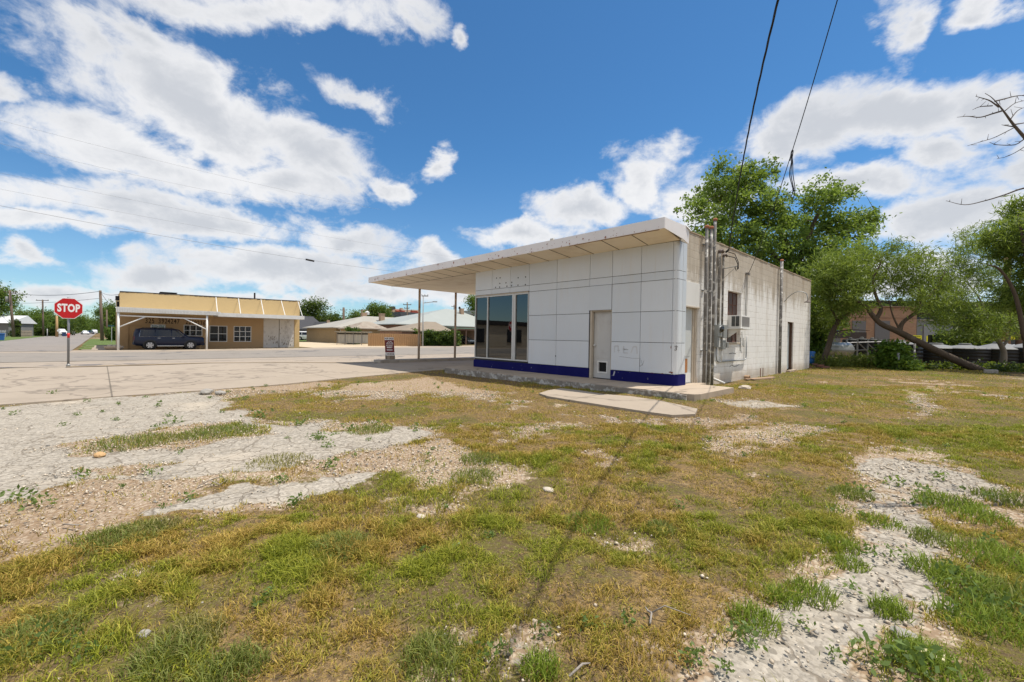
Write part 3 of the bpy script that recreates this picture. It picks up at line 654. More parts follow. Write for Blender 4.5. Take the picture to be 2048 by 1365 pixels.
    rm = MB(); rm.box((XL+.25, 4.3, -.1), (-.35, 4.4, 3.7)); rm.box((XL+.25, .2, -.12), (-.35, 4.3, -.02)); rm.box((XL+.25, .2, 3.6), (-.35, 4.3, 3.68)); rm.box((-2.75, .2, -.02), (-2.67, 4.3, 3.6))
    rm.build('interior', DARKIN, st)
    ct = MB(); ct.bbox((-7.3, 2.2, -.02), (-5.9, 2.7, .95), .01); ct.bbox((-6.9, 2.3, .95), (-6.5, 2.6, 1.3), .02); ct.build('counter', M('dim counter', (.2, .17, .14), .8), st)
    # front door with a cat flap
    dr = MB(); pierced(dr, 1, .115, .045, (-2.53, -1.86, .015, 2.0), [(-2.345, -2.066, .205, .485)])
    dr.bbox((-2.44, .105, .60), (-1.93, .1145, 1.93), .004); door = dr.build('door', DOORW, st)
    jb = MB(); jb.bbox((-2.60, -.008, 0), (-2.535, .11, 2.03), .004); jb.box((-1.855, .0, 0), (-1.832, .11, 2.03)); jb.box((-2.53, .01, 2.0), (-1.86, .11, 2.03)); jb.build('frame', BEIGE, door)
    fl = MB()
    for lo, hi in (((-2.385, .10, .165), (-2.026, .114, .204)), ((-2.385, .10, .486), (-2.026, .114, .525)), ((-2.385, .10, .2045), (-2.346, .114, .4855)), ((-2.065, .10, .2045), (-2.026, .114, .4855))): fl.box(lo, hi)
    fl.build('pet_flap', WHITEP, door)
    bk = MB(); bk.box((-2.36, .165, .19), (-2.05, .18, .5)); bk.build('flap_void', BLACK, door)
    kn = MB(); kn.lathe([(.0, -.075), (.028, -.07), (.034, -.045), (.02, -.025), (.016, -.01), (.035, -.008), (.035, 0)], (-2.485, .114, .987), 12, 1); kn.build('handle', ALU, door, True)
    # side door: recess, leaf, blank panel above
    sd = MB(); sd.box((-.075, .52, .0), (-.03, 1.22, 2.08)); sd.bbox((-.031, .62, .75), (-.022, 1.12, 1.98), .003); sdo = sd.build('door', M('pale side door', (.56, .58, .57), .5, .06, 2, stain=(.4, .37, .33), stain_amt=.3), st)
    fr_ = MB(); fr_.box((-.12, 1.222, 0), (.0, 1.30, 2.10)); fr_.box((-.12, 1.301, 0), (.03, 1.388, 2.10)); fr_.box((-.12, .51, 2.08), (.0, 1.22, 2.105)); fr_.build('frame', BEIGE, sdo)
    hp = MB(); hp.box((-.029, .60, .30), (-.018, .96, .68)); hp.build('patch', M('raw plywood patch', (.42, .19, .07), .8, .3, 6), sdo)
    hs = MB(); hs.box((-.029, .58, .03), (-.016, 1.16, .28)); hs.build('kick_plate', WHITEP, sdo)
    bp = MB(); bp.bbox((-.1, .505, 2.112), (.088, 1.42, 2.768), .006); bp.build('blank_panel', WHITEP, st)
    ld = MB(); ld.bbox((-.1, .505, 2.075), (.105, 1.43, 2.110), .004); ld.build('ledge', BEIGE, st)
    # side window, rusty steel sash
    sw = MB()
    for y in (3.52, 3.90, 4.28, 4.64): sw.box((-.075, y-.015, 1.16), (-.045, y+.015, 2.77))
    for z in (1.165, 1.55, 1.95, 2.36, 2.765): sw.box((-.076, 3.505, z-.015), (-.044, 4.655, z+.015))
    sash = sw.build('window', M('rusty sash', (.14, .065, .045), .85, .3, 5), st)
    pp = MB(); pp.box((-.063, 3.51, 1.16), (-.057, 4.65, 2.77)); pp.build('pane', M('grimy rusty pane', (.085, .045, .035), .35, .4, 3), sash)
    sl_ = MB(); sl_.bbox((-.1, 3.49, 1.085), (.10, 4.68, 1.148), .008); sl_.build('sill', BEIGE, sash)
    # back door
    bd = MB(); bd.box((-.10, 10.12, .02), (-.06, 10.98, 2.0)); bdo = bd.build('door', M('pale blue grey door', (.50, .55, .56), .6, .1, 2), st)
    bf = MB(); bf.box((-.12, 10.101, 1.995), (.02, 10.999, 2.028)); bf.box((-.12, 10.90, .02), (.03, 10.998, 1.99)); bf.build('frame', M('brown door frame', (.10, .055, .035), .8, .3), bdo)
    bs_ = MB(); bs_.box((-.1, 10.0, -.08), (.22, 11.1, .0)); bs_.build('step', WALKTOP, bdo)
    # roof deck
    rf = MB(); rf.box((-7.94, .20, 3.85), (-.14, YB-.21, 3.95)); rf.build('roof', M('tar roof', (.1, .1, .1), .95), st)
    # ---- canopy: slab with a sloped soffit strip round its front and street edge
    xr, xl, yf, yb = .30, -15.3, -1.10, 7.2
    xi, zi = -15.0, 3.69
    def zt(x): return np.interp(x, [xl, xr], [4.03, 4.09])
    def zf_(x): return np.interp(x, [xl, xr], [3.775, 3.83])
    def zs(x): return np.interp(x, [xl, 0], [3.672, 3.745])
    so_ = MB()
    N = 17; xs = np.linspace(xi, .165, N+1)
    for i in range(N):                                             # strip panels, a hairline apart
        a, b_ = xs[i]+.006, xs[i+1]-.006
        ax, bx = np.interp(a, [xi, .165], [xl+.03, xr-.012]), np.interp(b_, [xi, .165], [xl+.03, xr-.012])
        so_.add([(ax, yf+.015, zf_(ax)+.012), (bx, yf+.015, zf_(bx)+.012), (b_, .0, zs(b_)), (a, .0, zs(a))], [(0, 1, 2, 3)])
        so_.add([(ax, yf+.015, zf_(ax)+.03), (bx, yf+.015, zf_(bx)+.03), (b_, .0, zs(b_)+.02), (a, .0, zs(a)+.02)], [(3, 2, 1, 0)])
    sj = MB()
    for i in range(1, N):
        ax = np.interp(xs[i], [xi, .165], [xl+.03, xr-.012]); A = np.array([ax, yf+.016, zf_(ax)+.007]); B = np.array([xs[i], -.005, zs(xs[i])-.004]); sj.obox((A+B)/2, (B-A)/2, (.009, 0, 0), (0, 0, .004))
    sj.tube([(x_, -.004, zs(x_)-.002) for x_ in np.linspace(xi, .16, 12)], .009, 5); sj.build('soffit_joint', M('soffit joint shadow strip', (.16, .125, .085), .9), st)
    so_.add([(xl+.03, yf+.02, zf_(xl)+.012), (xi-.004, .0, zs(xi)), (xi-.004, yb, zs(xi)), (xl+.03, yb, zf_(xl)+.012)], [(0, 1, 2, 3)])
    for i in range(9):
        a, b_ = np.linspace(xi, XL-.01, 10)[i:i+2]
        so_.add([(a, .012, zs(a)), (b_, .012, zs(b_)), (b_, yb, zs(b_)), (a, yb, zs(a))], [(0, 1, 2, 3)])
    can = T('x', None, None, (0, 0, 0)); bpy.data.objects.remove(can)
    dk = MB(); dk.add([(xl+.02, yf+.03, zf_(xl)+.06), (xr-.02, yf+.03, zf_(xr)+.06), (xr-.02, .25, 3.86), (XL-.0, .25, 3.86), (XL, yb-.02, 3.86), (xl+.02, yb-.02, zf_(xl)+.06),
                       (xl+.02, yf+.03, 4.0), (xr-.02, yf+.03, 4.06), (xr-.02, .25, 4.06), (XL, .25, 4.04), (XL, yb-.02, 4.03), (xl+.02, yb-.02, 4.0)],
                      [(5, 4, 3, 2, 1, 0), (6, 7, 8, 9, 10, 11)]+[(i, (i+1) % 6, 6+(i+1) % 6, 6+i) for i in range(6)])
    canopy = dk.build('canopy', M('canopy felt', (.12, .12, .12), .95), st)
    so_.build('soffit', SOFF, canopy)
    fa = MB()
    def fseg(x0, y0, x1, y1, zb0, zb1, zt0, zt1, t=.018):
        dx, dy = x1-x0, y1-y0; l = math.hypot(dx, dy); ex, ey = dy/l*t, -dx/l*t
        fa.add([(x0, y0, zb0), (x1, y1, zb1), (x1, y1, zt1), (x0, y0, zt0), (x0-ex, y0-ey, zb0), (x1-ex, y1-ey, zb1), (x1-ex, y1-ey, zt1), (x0-ex, y0-ey, zt0)],
               [(0, 1, 2, 3), (7, 6, 5, 4), (0, 4, 5, 1), (3, 2, 6, 7), (0, 3, 7, 4), (1, 5, 6, 2)])
    cuts = [xl, -14.5, -13.7, -11.6, -9.0, -6.2, -3.4, -.9, xr]
    for a, b_ in zip(cuts[:-1], cuts[1:]):
        o = random.uniform(-.004, .004)
        fseg(a+.002, yf+o, b_-.002, yf+o, zf_(a), zf_(b_), zt(a), zt(b_))
    fseg(xl, yb, xl, yf+.02, zf_(xl), zf_(xl), 4.03, 4.03)
    # right return: follows the sloped soffit down to the wall
    for (y0, y1, b0, b1) in ((yf+.02, -.12, zf_(xr), 3.735), (-.12, .02, 3.735, 3.70), (.021, .20, 3.695, 3.665)):
        fseg(xr, y0, xr, y1, b0, b1, 4.09-.0*y0, 4.085)
    fa.build('fascia', FASC, canopy)
    dd = MB(); dd.tube([(-2.6, yf+.03, 3.815), (xr-.15, yf+.03, 3.822)], .013, 6); dd.build('drip_edge', M('brown drip edge', (.33, .21, .12), .8, .2), canopy)
    fl2 = MB(); fl2.add([(xr+.004, .02, 4.10), (xr+.03, .22, 4.04), (xr+.05, .22, 3.99), (xr+.012, .02, 4.075), (xr-.2, .02, 4.11), (xr-.2, .22, 4.06)], [(0, 1, 2, 3), (4, 5, 1, 0)]); fl2.build('flashing', WHITEP, canopy)
    rr = MB()
    for _ in range(150):
        x = random.uniform(xl+.1, xr-.05); z = zf_(x) + (random.random()**2.2)*.24 + .012; s = random.uniform(.004, .016)*random.choice([1, 1, 1, 2]); q = random.uniform(.6, 2.2)
        y_ = yf-.0235
        rr.add([(x-s, y_, z), (x-.2*s, y_, z-s*q), (x+s, y_, z+.1*s), (x+.3*s, y_, z+s*q*.6)], [(0, 1, 2, 3)])
    rr.build('rust_mark', M('red rust flakes', (.30, .10, .06), .9, .5, 9), canopy)
    bk2 = MB(); bk2.bbox((-3.3, yf-.01, 4.075), (-3.18, yf+.08, 4.125), .008); bk2.build('bracket', WHITEP, canopy)
    for (x, y) in ((-14.98, 1.63), (-15.0, 4.02)):
        q = MB(); zg_ = float(zg(x, y))+.13
        q.lathe([(.062, zg_), (.062, 3.70)], (x, y, 0), 14); q.build('post', RUSTY, canopy, True)
    # ---- roof vents, conduits, meters on the side wall
    for (y, z1_, r) in ((1.60, 4.35, .043), (1.90, 4.38, .043), (2.16, 4.66, .041)):
        q = MB(); x = XS+.095
        q.lathe([(r, -.12), (r, z1_), (r*.7, z1_+.01)], (x, y, 0), 12); vp = q.build('vent_pipe', PEEL, st, True)
        q = MB(); q.lathe([(r*.9, z1_-.0), (r*1.55, z1_+.012), (r*1.6, z1_+.05), (r*1.1, z1_+.075), (0, z1_+.08)], (x, y, 0), 12); q.build('cap', M('terracotta rust cap', (.42, .17, .09), .9, .3, 8), vp, True)
        q = MB()
        for zc in (.9, 2.6, 3.9): q.box((XS, y-.07, zc-.015), (XS+.04, y+.07, zc+.015))
        q.build('strap', GALV, vp)
    q = MB(); q.lathe([(.055, -.12), (.055, 4.36)], (XS+.09, 8.75, 0), 12); vp = q.build('vent_pipe', PEEL, st, True)
    q = MB(); q.lathe([(.057, 4.362), (.065, 4.40), (.05, 4.44), (0, 4.45)], (XS+.09, 8.75, 0), 12); q.build('cap', MATS['terracotta rust cap'], vp, True)
    # two service risers with weatherheads
    for (y, z1_, r, m_) in ((2.62, 3.80, .040, PEEL), (2.92, 3.72, .030, PEEL)):
        q = MB(); x = XS+.06
        q.tube([(x, y, 1.66), (x, y, z1_-.1), (x, y, z1_)], r, 10); rz = q.build('conduit', m_, st, True)
        q = MB(); q.tube([(x, y, z1_), (x, y+.02, z1_+.06), (x+.03, y+.08, z1_+.085), (x+.05, y+.15, z1_+.04)], [r*1.2, r*1.35, r*1.3, r*1.15], 10); q.build('weatherhead', M('dark weatherhead', (.13, .10, .09), .7, .2), rz, True)
    q = MB(); q.bbox((XS, 2.46, 1.30), (XS+.14, 2.74, 1.66), .012); me_ = q.build('meter_box', BOXG, st)
    q = MB(); q.lathe([(.085, .14), (.085, .20), (.075, .225), (0, .235)], (XS, 2.6, 1.53), 18, 0); q.build('dial', GLASSD, me_, True)
    q = MB(); q.lathe([(.105, .138), (.105, .155)], (XS, 2.6, 1.53), 18, 0); q.build('ring', GALV, me_, True)
    q = MB(); q.bbox((XS, 2.47, .98), (XS+.11, 2.68, 1.296), .012); q.build('meter_box', BOXG, st); q = MB(); q.box((XS+.111, 2.60, 1.0), (XS+.117, 2.66, 1.28)); q.build('label_plate', WHITEP, st)
    q = MB(); q.bbox((XS, 2.82, 1.27), (XS+.15, 3.12, 1.67), .012); q.build('breaker_box', BOXG, st)
    q = MB(); q.bbox((XS, 2.86, .93), (XS+.12, 3.10, 1.2), .012); q.bbox((XS, 3.102, .98), (XS+.16, 3.22, 1.14), .012); q.build('breaker_box', BOXG, st)
    q = MB(); x = XS+.05
    q.tube([(x, 2.56, .98), (x, 2.56, .72), (x, 2.585, .62), (x, 2.66, .57), (x, 2.78, .555), (x, 4.9, .56), (x, 5.02, .575), (x, 5.08, .64), (x, 5.09, .75), (x, 5.09, 1.36)], .022, 8); q.build('conduit', GALV, st, True)
    q = MB(); q.tube([(x, 2.97, .93), (x, 2.95, .56)], .022, 8); q.build('conduit', WHITEP, st, True)
    q = MB(); q.tube([(x, 2.97, 1.27), (x, 2.97, 1.2)], .03, 8); q.build('conduit', WHITEP, st, True)
    # insulator bracket by the risers and loose leads
    q = MB(); q.tube([(XS, 3.0, 3.38), (XS+.42, 3.02, 3.42)], .012, 6); q.tube([(XS, 3.0, 3.05), (XS+.40, 3.02, 3.41)], .006, 6); q.build('bracket', GALV, st)
    q = MB(); q.tube([(.25, 2.80, 3.87), (.45, 2.95, 3.78), (.50, 3.1, 3.55), (.50, 3.12, 3.36), (.46, 3.05, 3.30), (.43, 3.02, 3.42)], .012, 6)
    q.tube([(.22, 3.06, 3.76), (.40, 3.1, 3.70), (.47, 3.15, 3.5), (.48, 3.1, 3.34)], .012, 6)
    q.tube([(.2, 2.9, 3.85), (.3, 2.9, 3.93), (.3, 2.9, 3.90)], .03, 6); q.build('loose_lead', BLACK, st, True)
    q = MB(); q.bbox((XS, 5.0, 3.42), (XS+.10, 5.16, 3.50), .01); q.tube([(XS+.05, 5.0, 3.40), (XS+.03, 4.98, 2.0)], .010, 6); q.tube([(XS+.05, 5.09, 3.40), (XS+.03, 5.1, 2.02)], .008, 6)
    q.tube([(XS+.06, 5.0, 3.46), (XS+.03, 4.5, 2.8)], .006, 5); q.build('insulator_bracket', M('old insulator', (.2, .19, .18), .7), st)
    q = MB(); q.tube([(XS+.02, 4.72, 1.5), (XS+.04, 4.75, 1.05), (XS+.04, 4.85, 1.0), (XS+.03, 4.86, 1.3)], .009, 5); q.tube([(XS+.02, 4.62, 1.3), (XS+.03, 4.6, .85)], .014, 5); q.build('loose_lead', GALV, st)
    # gooseneck wall lamp
    q = MB(); pts = [(XS, 9.55, 2.83)]
    for i in range(11):
        t = i/10; pts.append((XS+.12+.62*t, 9.55+.10*t, 2.86+.36*math.sin(math.pi*(.12+.62*t))))
    pts += [(XS+.78, 9.66, 2.96), (XS+.785, 9.66, 2.86)]
    q.tube(pts, .016, 8); lamp = q.build('wall_lamp', GALV, st, True)
    q = MB(); q.lathe([(.03, .0), (.035, -.04), (.12, -.085), (.125, -.10), (0, -.09)], (XS+.785, 9.66, 2.87), 14); q.build('shade', M('rusty shade', (.15, .12, .11), .7, .3), lamp, True)
    # white capped pipe stub at the foot of the wall
    q = MB(); q.tube([(XS+.05, 2.40, .06), (XS+.28, 2.62, -.07)], .035, 8); q.build('downspout', WHITEP, st, True)
    # cracks in the masonry under the side window
    q = MB()
    def crk(pts):
        for (a, b_), (c_, d_) in zip(pts[:-1], pts[1:]): q.add([(XS+.003, a, b_-.008), (XS+.003, c_, d_-.008), (XS+.003, c_, d_+.006), (XS+.003, a, b_+.008)], [(0, 1, 2, 3)])
    crk([(3.75, .36), (3.95, .42), (4.15, .355), (4.4, .37), (4.62, .42)]); crk([(3.7, .78), (4.0, .80), (4.3, .77)]); q.build('crack', BLACK, st)
    return st
station = build_station()

# front walk
def build_walk():
    pts = [(-8.6, -1.05), (-8.2, -1.33)]
    for i in range(60): pts.append((-8.0+i*.13, -1.35+random.uniform(-.012, .012)))
    pts += [(-.2, -1.33), (.55, -1.31), (1.0, -1.315), (1.16, -1.27), (1.225, -1.1), (1.215, -.3), (1.20, .5), (1.19, .98), (.28, 1.05), (.28, 1.5), (-.1, 1.5), (-.1, 0), (-8.3, 0), (-8.9, 0)]
    w = T('front_walk', 'raised concrete walk with flaking white kerb along the station front', 'walkway', (-3, -.7, 0))
    a = MB(); a.prism(pts, -.3, 0.); a.build('slab', [WALKTOP], w)
    k = MB(); n = 58
    for i in range(n):                                             # kerb face, broken by chips
        x0 = -8.2+i*.162; x1 = x0+.162; t = random.uniform(.0, .012)
        if x1 > 1.05: break
        k.bbox((x0, -1.385-t, -.3), (x1-.0005, -1.345, -.004-random.choice([0, 0, 0, .02])), .012)
    k.build('kerb', WALKEDGE, w)
    s = MB(); s.bbox((-3.9, -1.50, -.3), (-2.3, -1.392, -.12), .02); s.build('kerb', WALKEDGE, w)
    return w
build_walk()
# canopy island
isl = T('pump_island', 'low concrete pump island under the canopy posts', 'island', (-15.1, 4, -.2))
q = MB(); poly = [(-15.5, -.55)] + [(-15.1+.42*math.sin(math.radians(a)), -.55-.25*math.cos(math.radians(a))) for a in range(-60, 61, 30)] + [(-14.68, -.5), (-14.68, 12), (-15.52, 12)]
q.prism(poly, lambda x, y: float(zg(x, y))-.05, lambda x, y: float(zg(x, y))+.17); q.build('slab', M('stained island concrete', (.42, .38, .33), .9, .15, 1.5, stain=(.2, .17, .14), stain_amt=.7, bmp=.3), isl)

# ------------------------------------------------------------------ small things on and around the station
def build_ac():
    t = T('air_conditioner', 'white window air conditioner jutting from the rusty side window', 'air conditioner', (.45, 3.85, 1.58))
    x0, x1, y0, y1, z0, z1 = -.05, .46, 3.54, 4.34, 1.585, 1.985
    q = MB(); q.bbox((x0, y0, z0), (x1, y1, z1), .012); q.build('body', WHITEP, t)
    q = MB(); q.box((.19, y0-.006, z0+.06), (.29, y0-.001, z1-.03)); q.box((.31, y0-.006, z0+.06), (.41, y0-.001, z1-.03)); q.build('vent', BLACK, t)
    q = MB()
    for i in range(9): q.box((.195, y0-.012, z0+.08+i*.033), (.285, y0-.0065, z0+.088+i*.033)); q.box((.315, y0-.012, z0+.08+i*.033), (.405, y0-.0065, z0+.088+i*.033))
    q.build('slats', GALV, t)
    q = MB(); q.box((x1+.001, y0+.10, z0+.05), (x1+.007, y1-.06, z1-.04)); q.build('grille', M('dirty fin grille', (.23, .22, .21), .7, .2, 30), t)
    q = MB(); q.box((-.02, 3.50, z0-.03), (.54, 4.42, z0-.003)); q.add([(.0764, y0+.04, z0-.03), (.0764, y0+.07, z0-.03), (.0764, y0+.07, z0-.30), (.0764, y0+.04, z0-.30), (.45, y0+.04, z0-.03), (.45, y0+.07, z0-.03)], [(0, 4, 5, 1), (0, 3, 4), (1, 5, 2), (3, 2, 5, 4)])
    q.build('support', WHITEP, t)
build_ac()

REDS = M('sign red', (.50, .008, .012), .35, .06, 2, stain=(.40, .01, .012), stain_amt=.3); SIGNW = M('sign white', (.82, .82, .82), .45, .03)
POST = M('galvanised post', (.22, .23, .245), .5, .15, 6, metal=.3); REDT = M('red reflector', (.65, .02, .02), .4, .05)
def octagon(r): return [(r*math.cos(math.radians(22.5+45*i)), r*math.sin(math.radians(22.5+45*i))) for i in range(8)]
def build_stop():
    b = at(136.5, 735.8); t = T('stop_sign', 'red octagonal STOP sign on a grey steel post by the street corner', 'road sign', b)
    n = np.array([CAM[0]-b[0], CAM[1]-b[1], 0.]); n /= np.linalg.norm(n); r = np.array([-n[1], n[0], 0.]); up = np.array([0, 0, 1.])
    dep = float((b-CAM)@F_); zc = CAM[2]+(659.4-617.2)/FPX*dep; R = 40.6/FPX*dep/2/math.cos(math.radians(22.5))
    c = np.array([b[0], b[1], zc])+n*.06
    def plate(pl, d0, d1): 
        q = MB(); k = len(pl); vs = [c+r*a+up*e+n*d for d in (d0, d1) for a, e in pl]
        q.add(vs, [tuple(range(k-1, -1, -1)), tuple(range(k, 2*k))]+[(i, (i+1) % k, k+(i+1) % k, k+i) for i in range(k)]); return q
    plate(octagon(R), 0, .006).build('sign_plate', SIGNW, t); plate(octagon(R*.955), .0065, .0085).build('sign_face', REDS, t)
    text_mesh('lettering', 'STOP', R*.95, c+n*.010, r, up, SIGNW, t, .003, bold=.016, xs=.60, spacing=1.08)
    q = MB(); q.tube([b+np.array([0, 0, -.1]), np.array([b[0], b[1], zc+R*1.02])], .038, 10); q.build('post', POST, t, True)
    q = MB(); z = CAM[2]+(659.4-671)/FPX*dep; h = 9.5/FPX*dep; q.tube([(b[0], b[1], z-h/2), (b[0], b[1], z+h/2)], .0405, 10); q.build('reflector', REDT, t, True)
    q = MB(); q.lathe([(.06, -.02), (.06, .10), (.045, .12)], (b[0], b[1], b[2]+.02), 10); q.bbox((b[0]-.12, b[1]-.1, b[2]-.05), (b[0]+.10, b[1]+.09, b[2]+.035), .02); q.build('collar', GALV, t)
build_stop()

def build_sale():
    p = np.array([-15.25, .12, float(zg(-15.25, .12))+.17]); t = T('for_sale_sign', 'small maroon and white real estate sign board on the pump island', 'sign', p)
    n = np.array([CAM[0]-p[0]-3, CAM[1]-p[1], 0.]); n /= np.linalg.norm(n); r = np.array([-n[1], n[0], 0.]); up = np.array([.0, .0, 1.])
    tilt = r*-.055+up; up = tilt/np.linalg.norm(tilt)
    MAR = M('maroon board', (.16, .018, .025), .5, .1)
    def slab(a0, a1, z0, z1, d0, d1, name, mat):
        q = MB(); o = p+r*((a0+a1)/2)+up*((z0+z1)/2)+n*((d0+d1)/2); q.obox(o, r*(a1-a0)/2, n*(d1-d0)/2, up*(z1-z0)/2); return q.build(name, mat, t)
    slab(-.24, .22, .33, 1.0, 0, .02, 'board', MAR); slab(-.25, .21, 1.0, 1.14, 0, .02, 'rider', SIGNW); slab(-.23, .23, .20, .36, .021, .03, 'rider', SIGNW)
    slab(-.25, -.20, 0, .3, -.03, 0, 'stake', M('grey stake', (.2, .17, .14), .9)); slab(.18, .23, 0, .36, -.03, 0, 'stake', MATS['grey stake'])
    text_mesh('lettering', 'FOR SALE', .10, p+r*-.02+up*1.07+n*.023, r, up, M('dark lettering', (.09, .03, .03), .6), t, .002, bold=.003)
    W = SIGNW
    q = MB(); c = p+up*.84+n*.023
    for a, b_ in (((-.14, 0), (-.05, .075)), ((-.05, .075), (.0, .03)), ((0, .03), (.05, .095)), ((.05, .095), (.15, 0)), ((-.17, -.04), (.18, -.04))):
        A = c+r*a[0]+up*a[1]; B = c+r*b_[0]+up*b_[1]; d = B-A; s = np.cross(n, d/np.linalg.norm(d)); q.obox((A+B)/2, d/2, s*.013, n*.001)
    for z in (.64, .56, .48): q.obox(p+up*z+n*.023+r*-.01, r*(.14 if z != .56 else .15), up*(.018 if z != .56 else .03), n*.001) if z != .56 else None
    q.build('emblem', W, t)
    for z, x0, ws in ((.72, -.17, (.05, .03, .06, .04, .05)), (.60, -.14, (.04, .04, .05, .03)), (.50, -.16, (.03, .05, .03, .04, .05))):
        q = MB()
        for w_ in ws: q.obox(p+up*z+n*.023+r*(x0+w_/2), r*w_/2, up*.018, n*.001); x0 += w_+.018
        q.build('small_print', W, t)
    q = MB(); x0 = -.17
    for w_ in (.03, .05, .03, .06, .04, .05): q.obox(p+up*.28+n*.033+r*(x0+w_/2), r*w_/2, up*.03, n*.001); x0 += w_+.02
    q.build('small_print', MATS['dark lettering'], t)
    q = MB(); q.bbox(tuple(p+np.array([-.22, -.15, -.01])), tuple(p+np.array([.2, .12, .2])), .03); q.build('footing', M('broken footing stone', (.33, .26, .19), .95, .3, 6, bmp=.5), t)
build_sale()

# stones worth naming
STONE = M('limestone', (.55, .48, .39), .95, .25, 5, stain=(.35, .28, .2), stain_amt=.5, bmp=.4); STONEG = M('grey stone', (.33, .31, .28), .95, .25, 5, bmp=.4); STONEO = M('ochre stone', (.52, .33, .16), .95, .25, 5, bmp=.4)
def rock(u, v, s, mat, label, flat=.6):
    p = at(u, v); bm = bmesh.new(); bmesh.ops.create_icosphere(bm, subdivisions=2, radius=1)
    sd = random.randint(0, 999)
    for q in bm.verts:
        k = .8+.45*vnoise(np.array([q.co.x*1.7+sd]), np.array([q.co.y*1.7+q.co.z*2.3]), 4)[0]
        q.co = Vector((q.co.x*s*k*1.25+p[0], q.co.y*s*k*.9+p[1], q.co.z*s*k*flat+p[2]+s*.25))
    me = bpy.data.meshes.new('rock'); bm.to_mesh(me); bm.free(); me.materials.append(mat); o = bpy.data.objects.new('rock', me); COL.objects.link(o); tag(o, label, 'rock')
rock(1490, 779, .13, STONE, 'rounded white stone beside the corner of the front walk')
rock(199, 913, .06, STONEO, 'ochre stone on the cracked asphalt near a grass strip')
rock(286, 1272, .030, STONEG, 'small grey round stone in the grass at the lower left')
rock(843, 1038, .042, STONE, 'white stone in turf near a small bare patch')
rock(1097, 983, .05, STONE, 'flat white stone in the middle of the lawn', .4)
rock(335, 1170, .035, STONEG, 'grey stone in thin grass below the brown dead grass', .4)
rock(1806, 1271, .045, STONEG, 'dark grey flat stone on gravel beside a grey stick', .25)
rock(413, 787, .14, STONEG, 'broken grey concrete lump at the edge of the lot', .5)
rock(440, 789, .12, STONEG, 'lighter broken lump beside the other at the lot edge', .45)
q = MB(); p = at(1862, 1318); q.bbox((p[0]-.045, p[1]-.03, p[2]-.01), (p[0]+.045, p[1]+.03, p[2]+.03), .006); o = q.build('brick', M('cream brick', (.62, .56, .36), .9, .1)); tag(o, 'small cream coloured brick half hidden in the weeds', 'brick')
DRYW = M('grey dry wood', (.33, .29, .25), .95, .25, 8, bmp=.4)
for pts, lab in (([(1300, 1258), (1303, 1240), (1296, 1232), (1290, 1228)], 'thin bleached forked twig lying on the lawn'), ([(1790, 1262), (1796, 1280), (1795, 1290)], 'short grey stick lying on gravel beside a dark stone'),
                 ([(1138, 1365), (1165, 1345), (1180, 1338)], 'dark brown stick at the bottom edge of the lawn'), ([(396, 978), (420, 968), (440, 975), (455, 966)], 'pale tangled twigs on the dirt strip between the asphalt pieces'),
                 ([(128, 1055), (150, 1060), (165, 1056)], 'grey splintered wood scrap on dead brown grass')):
    w = [at(u, v)+np.array([0, 0, .025+.012*(i % 2)]) for i, (u, v) in enumerate(pts)]
    q = MB(); q.tube(w, [.0055]*(len(w)-1)+[.003], 6)
    if len(w) > 3: q.tube([w[1], (w[1]+w[3])/2+np.array([.08, .02, .05]), w[1]+np.array([.16, .1, .02])], [.004, .0035, .002], 5)
    tag(q.build('stick', DRYW, None, True), lab, 'stick')
# clay pipe stub and old boards at the foot of the side wall
q = MB(); p = np.array([.10, 5.0, -.03]); q.lathe([(.07, 0), (.075, .02), (.075, .16), (.055, .16), (.05, .02)], (p[0]+.02, p[1], p[2]), 14, 0); o = q.build('pipe_stub', M('clay pipe', (.40, .27, .17), .8, .2), None); tag(o, 'short clay pipe stub sticking out at the foot of the side wall', 'pipe')
for k, (a, b_, lab) in enumerate((((.25, 4.7), (.55, 6.6), 'long weathered board lying by the side wall under the clay pipe'), ((.38, 4.9), (.66, 6.2), 'shorter weathered board lying outside the longer board by the side wall'))):
    d = np.array([b_[0]-a[0], b_[1]-a[1], 0.]); l = np.linalg.norm(d); d /= l; c = np.array([(a[0]+b_[0])/2, (a[1]+b_[1])/2, 0]); c[2] = float(zg(c[0], c[1]))+.03
    q = MB(); q.obox(c, d*l/2, np.array([-d[1], d[0], 0])*.055, (0, 0, .018)); tag(q.build('board', M('weathered board', (.36, .25, .17), .95, .25, 5)), lab, 'board')
for y, lab in ((6.35, 'thin rusty rod standing at the wall foot, nearer the clay pipe'), (6.62, 'thin rusty rod standing at the wall foot, farther from the clay pipe')):
    q = MB(); z = float(zg(.2, y)); q.tube([(.2, y, z-.05), (.2, y, z+.33)], .012, 6); tag(q.build('rod', RUST), lab, 'rod')
q = MB(); p = np.array([.35, 14.1, -.05])
for i in range(9): q.obox(p+np.array([random.uniform(-.3, .35), random.uniform(-.2, .4), random.uniform(.03, .18)]), np.array([.1, .03, 0]), np.array([-.02, .05, 0]), np.array([0, .0, .035]))
tag(q.build('brick_pile', M('dull brick', (.20, .10, .075), .9, .4, 4)), 'heap of dark red bricks at the far back corner of the station', 'bricks')
b = atd(1623.5, 727, 23.0); zb = float(zg(b[0], b[1])); q = MB(); q.lathe([(.0, .0), (.15, 0), (.16, .2), (.145, .22), (.16, .24), (.16, .42), (.145, .44), (.155, .62), (.14, .64), (0, .62)], (b[0], b[1], zb+.12), 18)
tag(q.build('barrel', M('blue plastic', (.02, .13, .42), .45, .1), None, True), 'blue plastic barrel standing behind the back corner of the station', 'barrel')

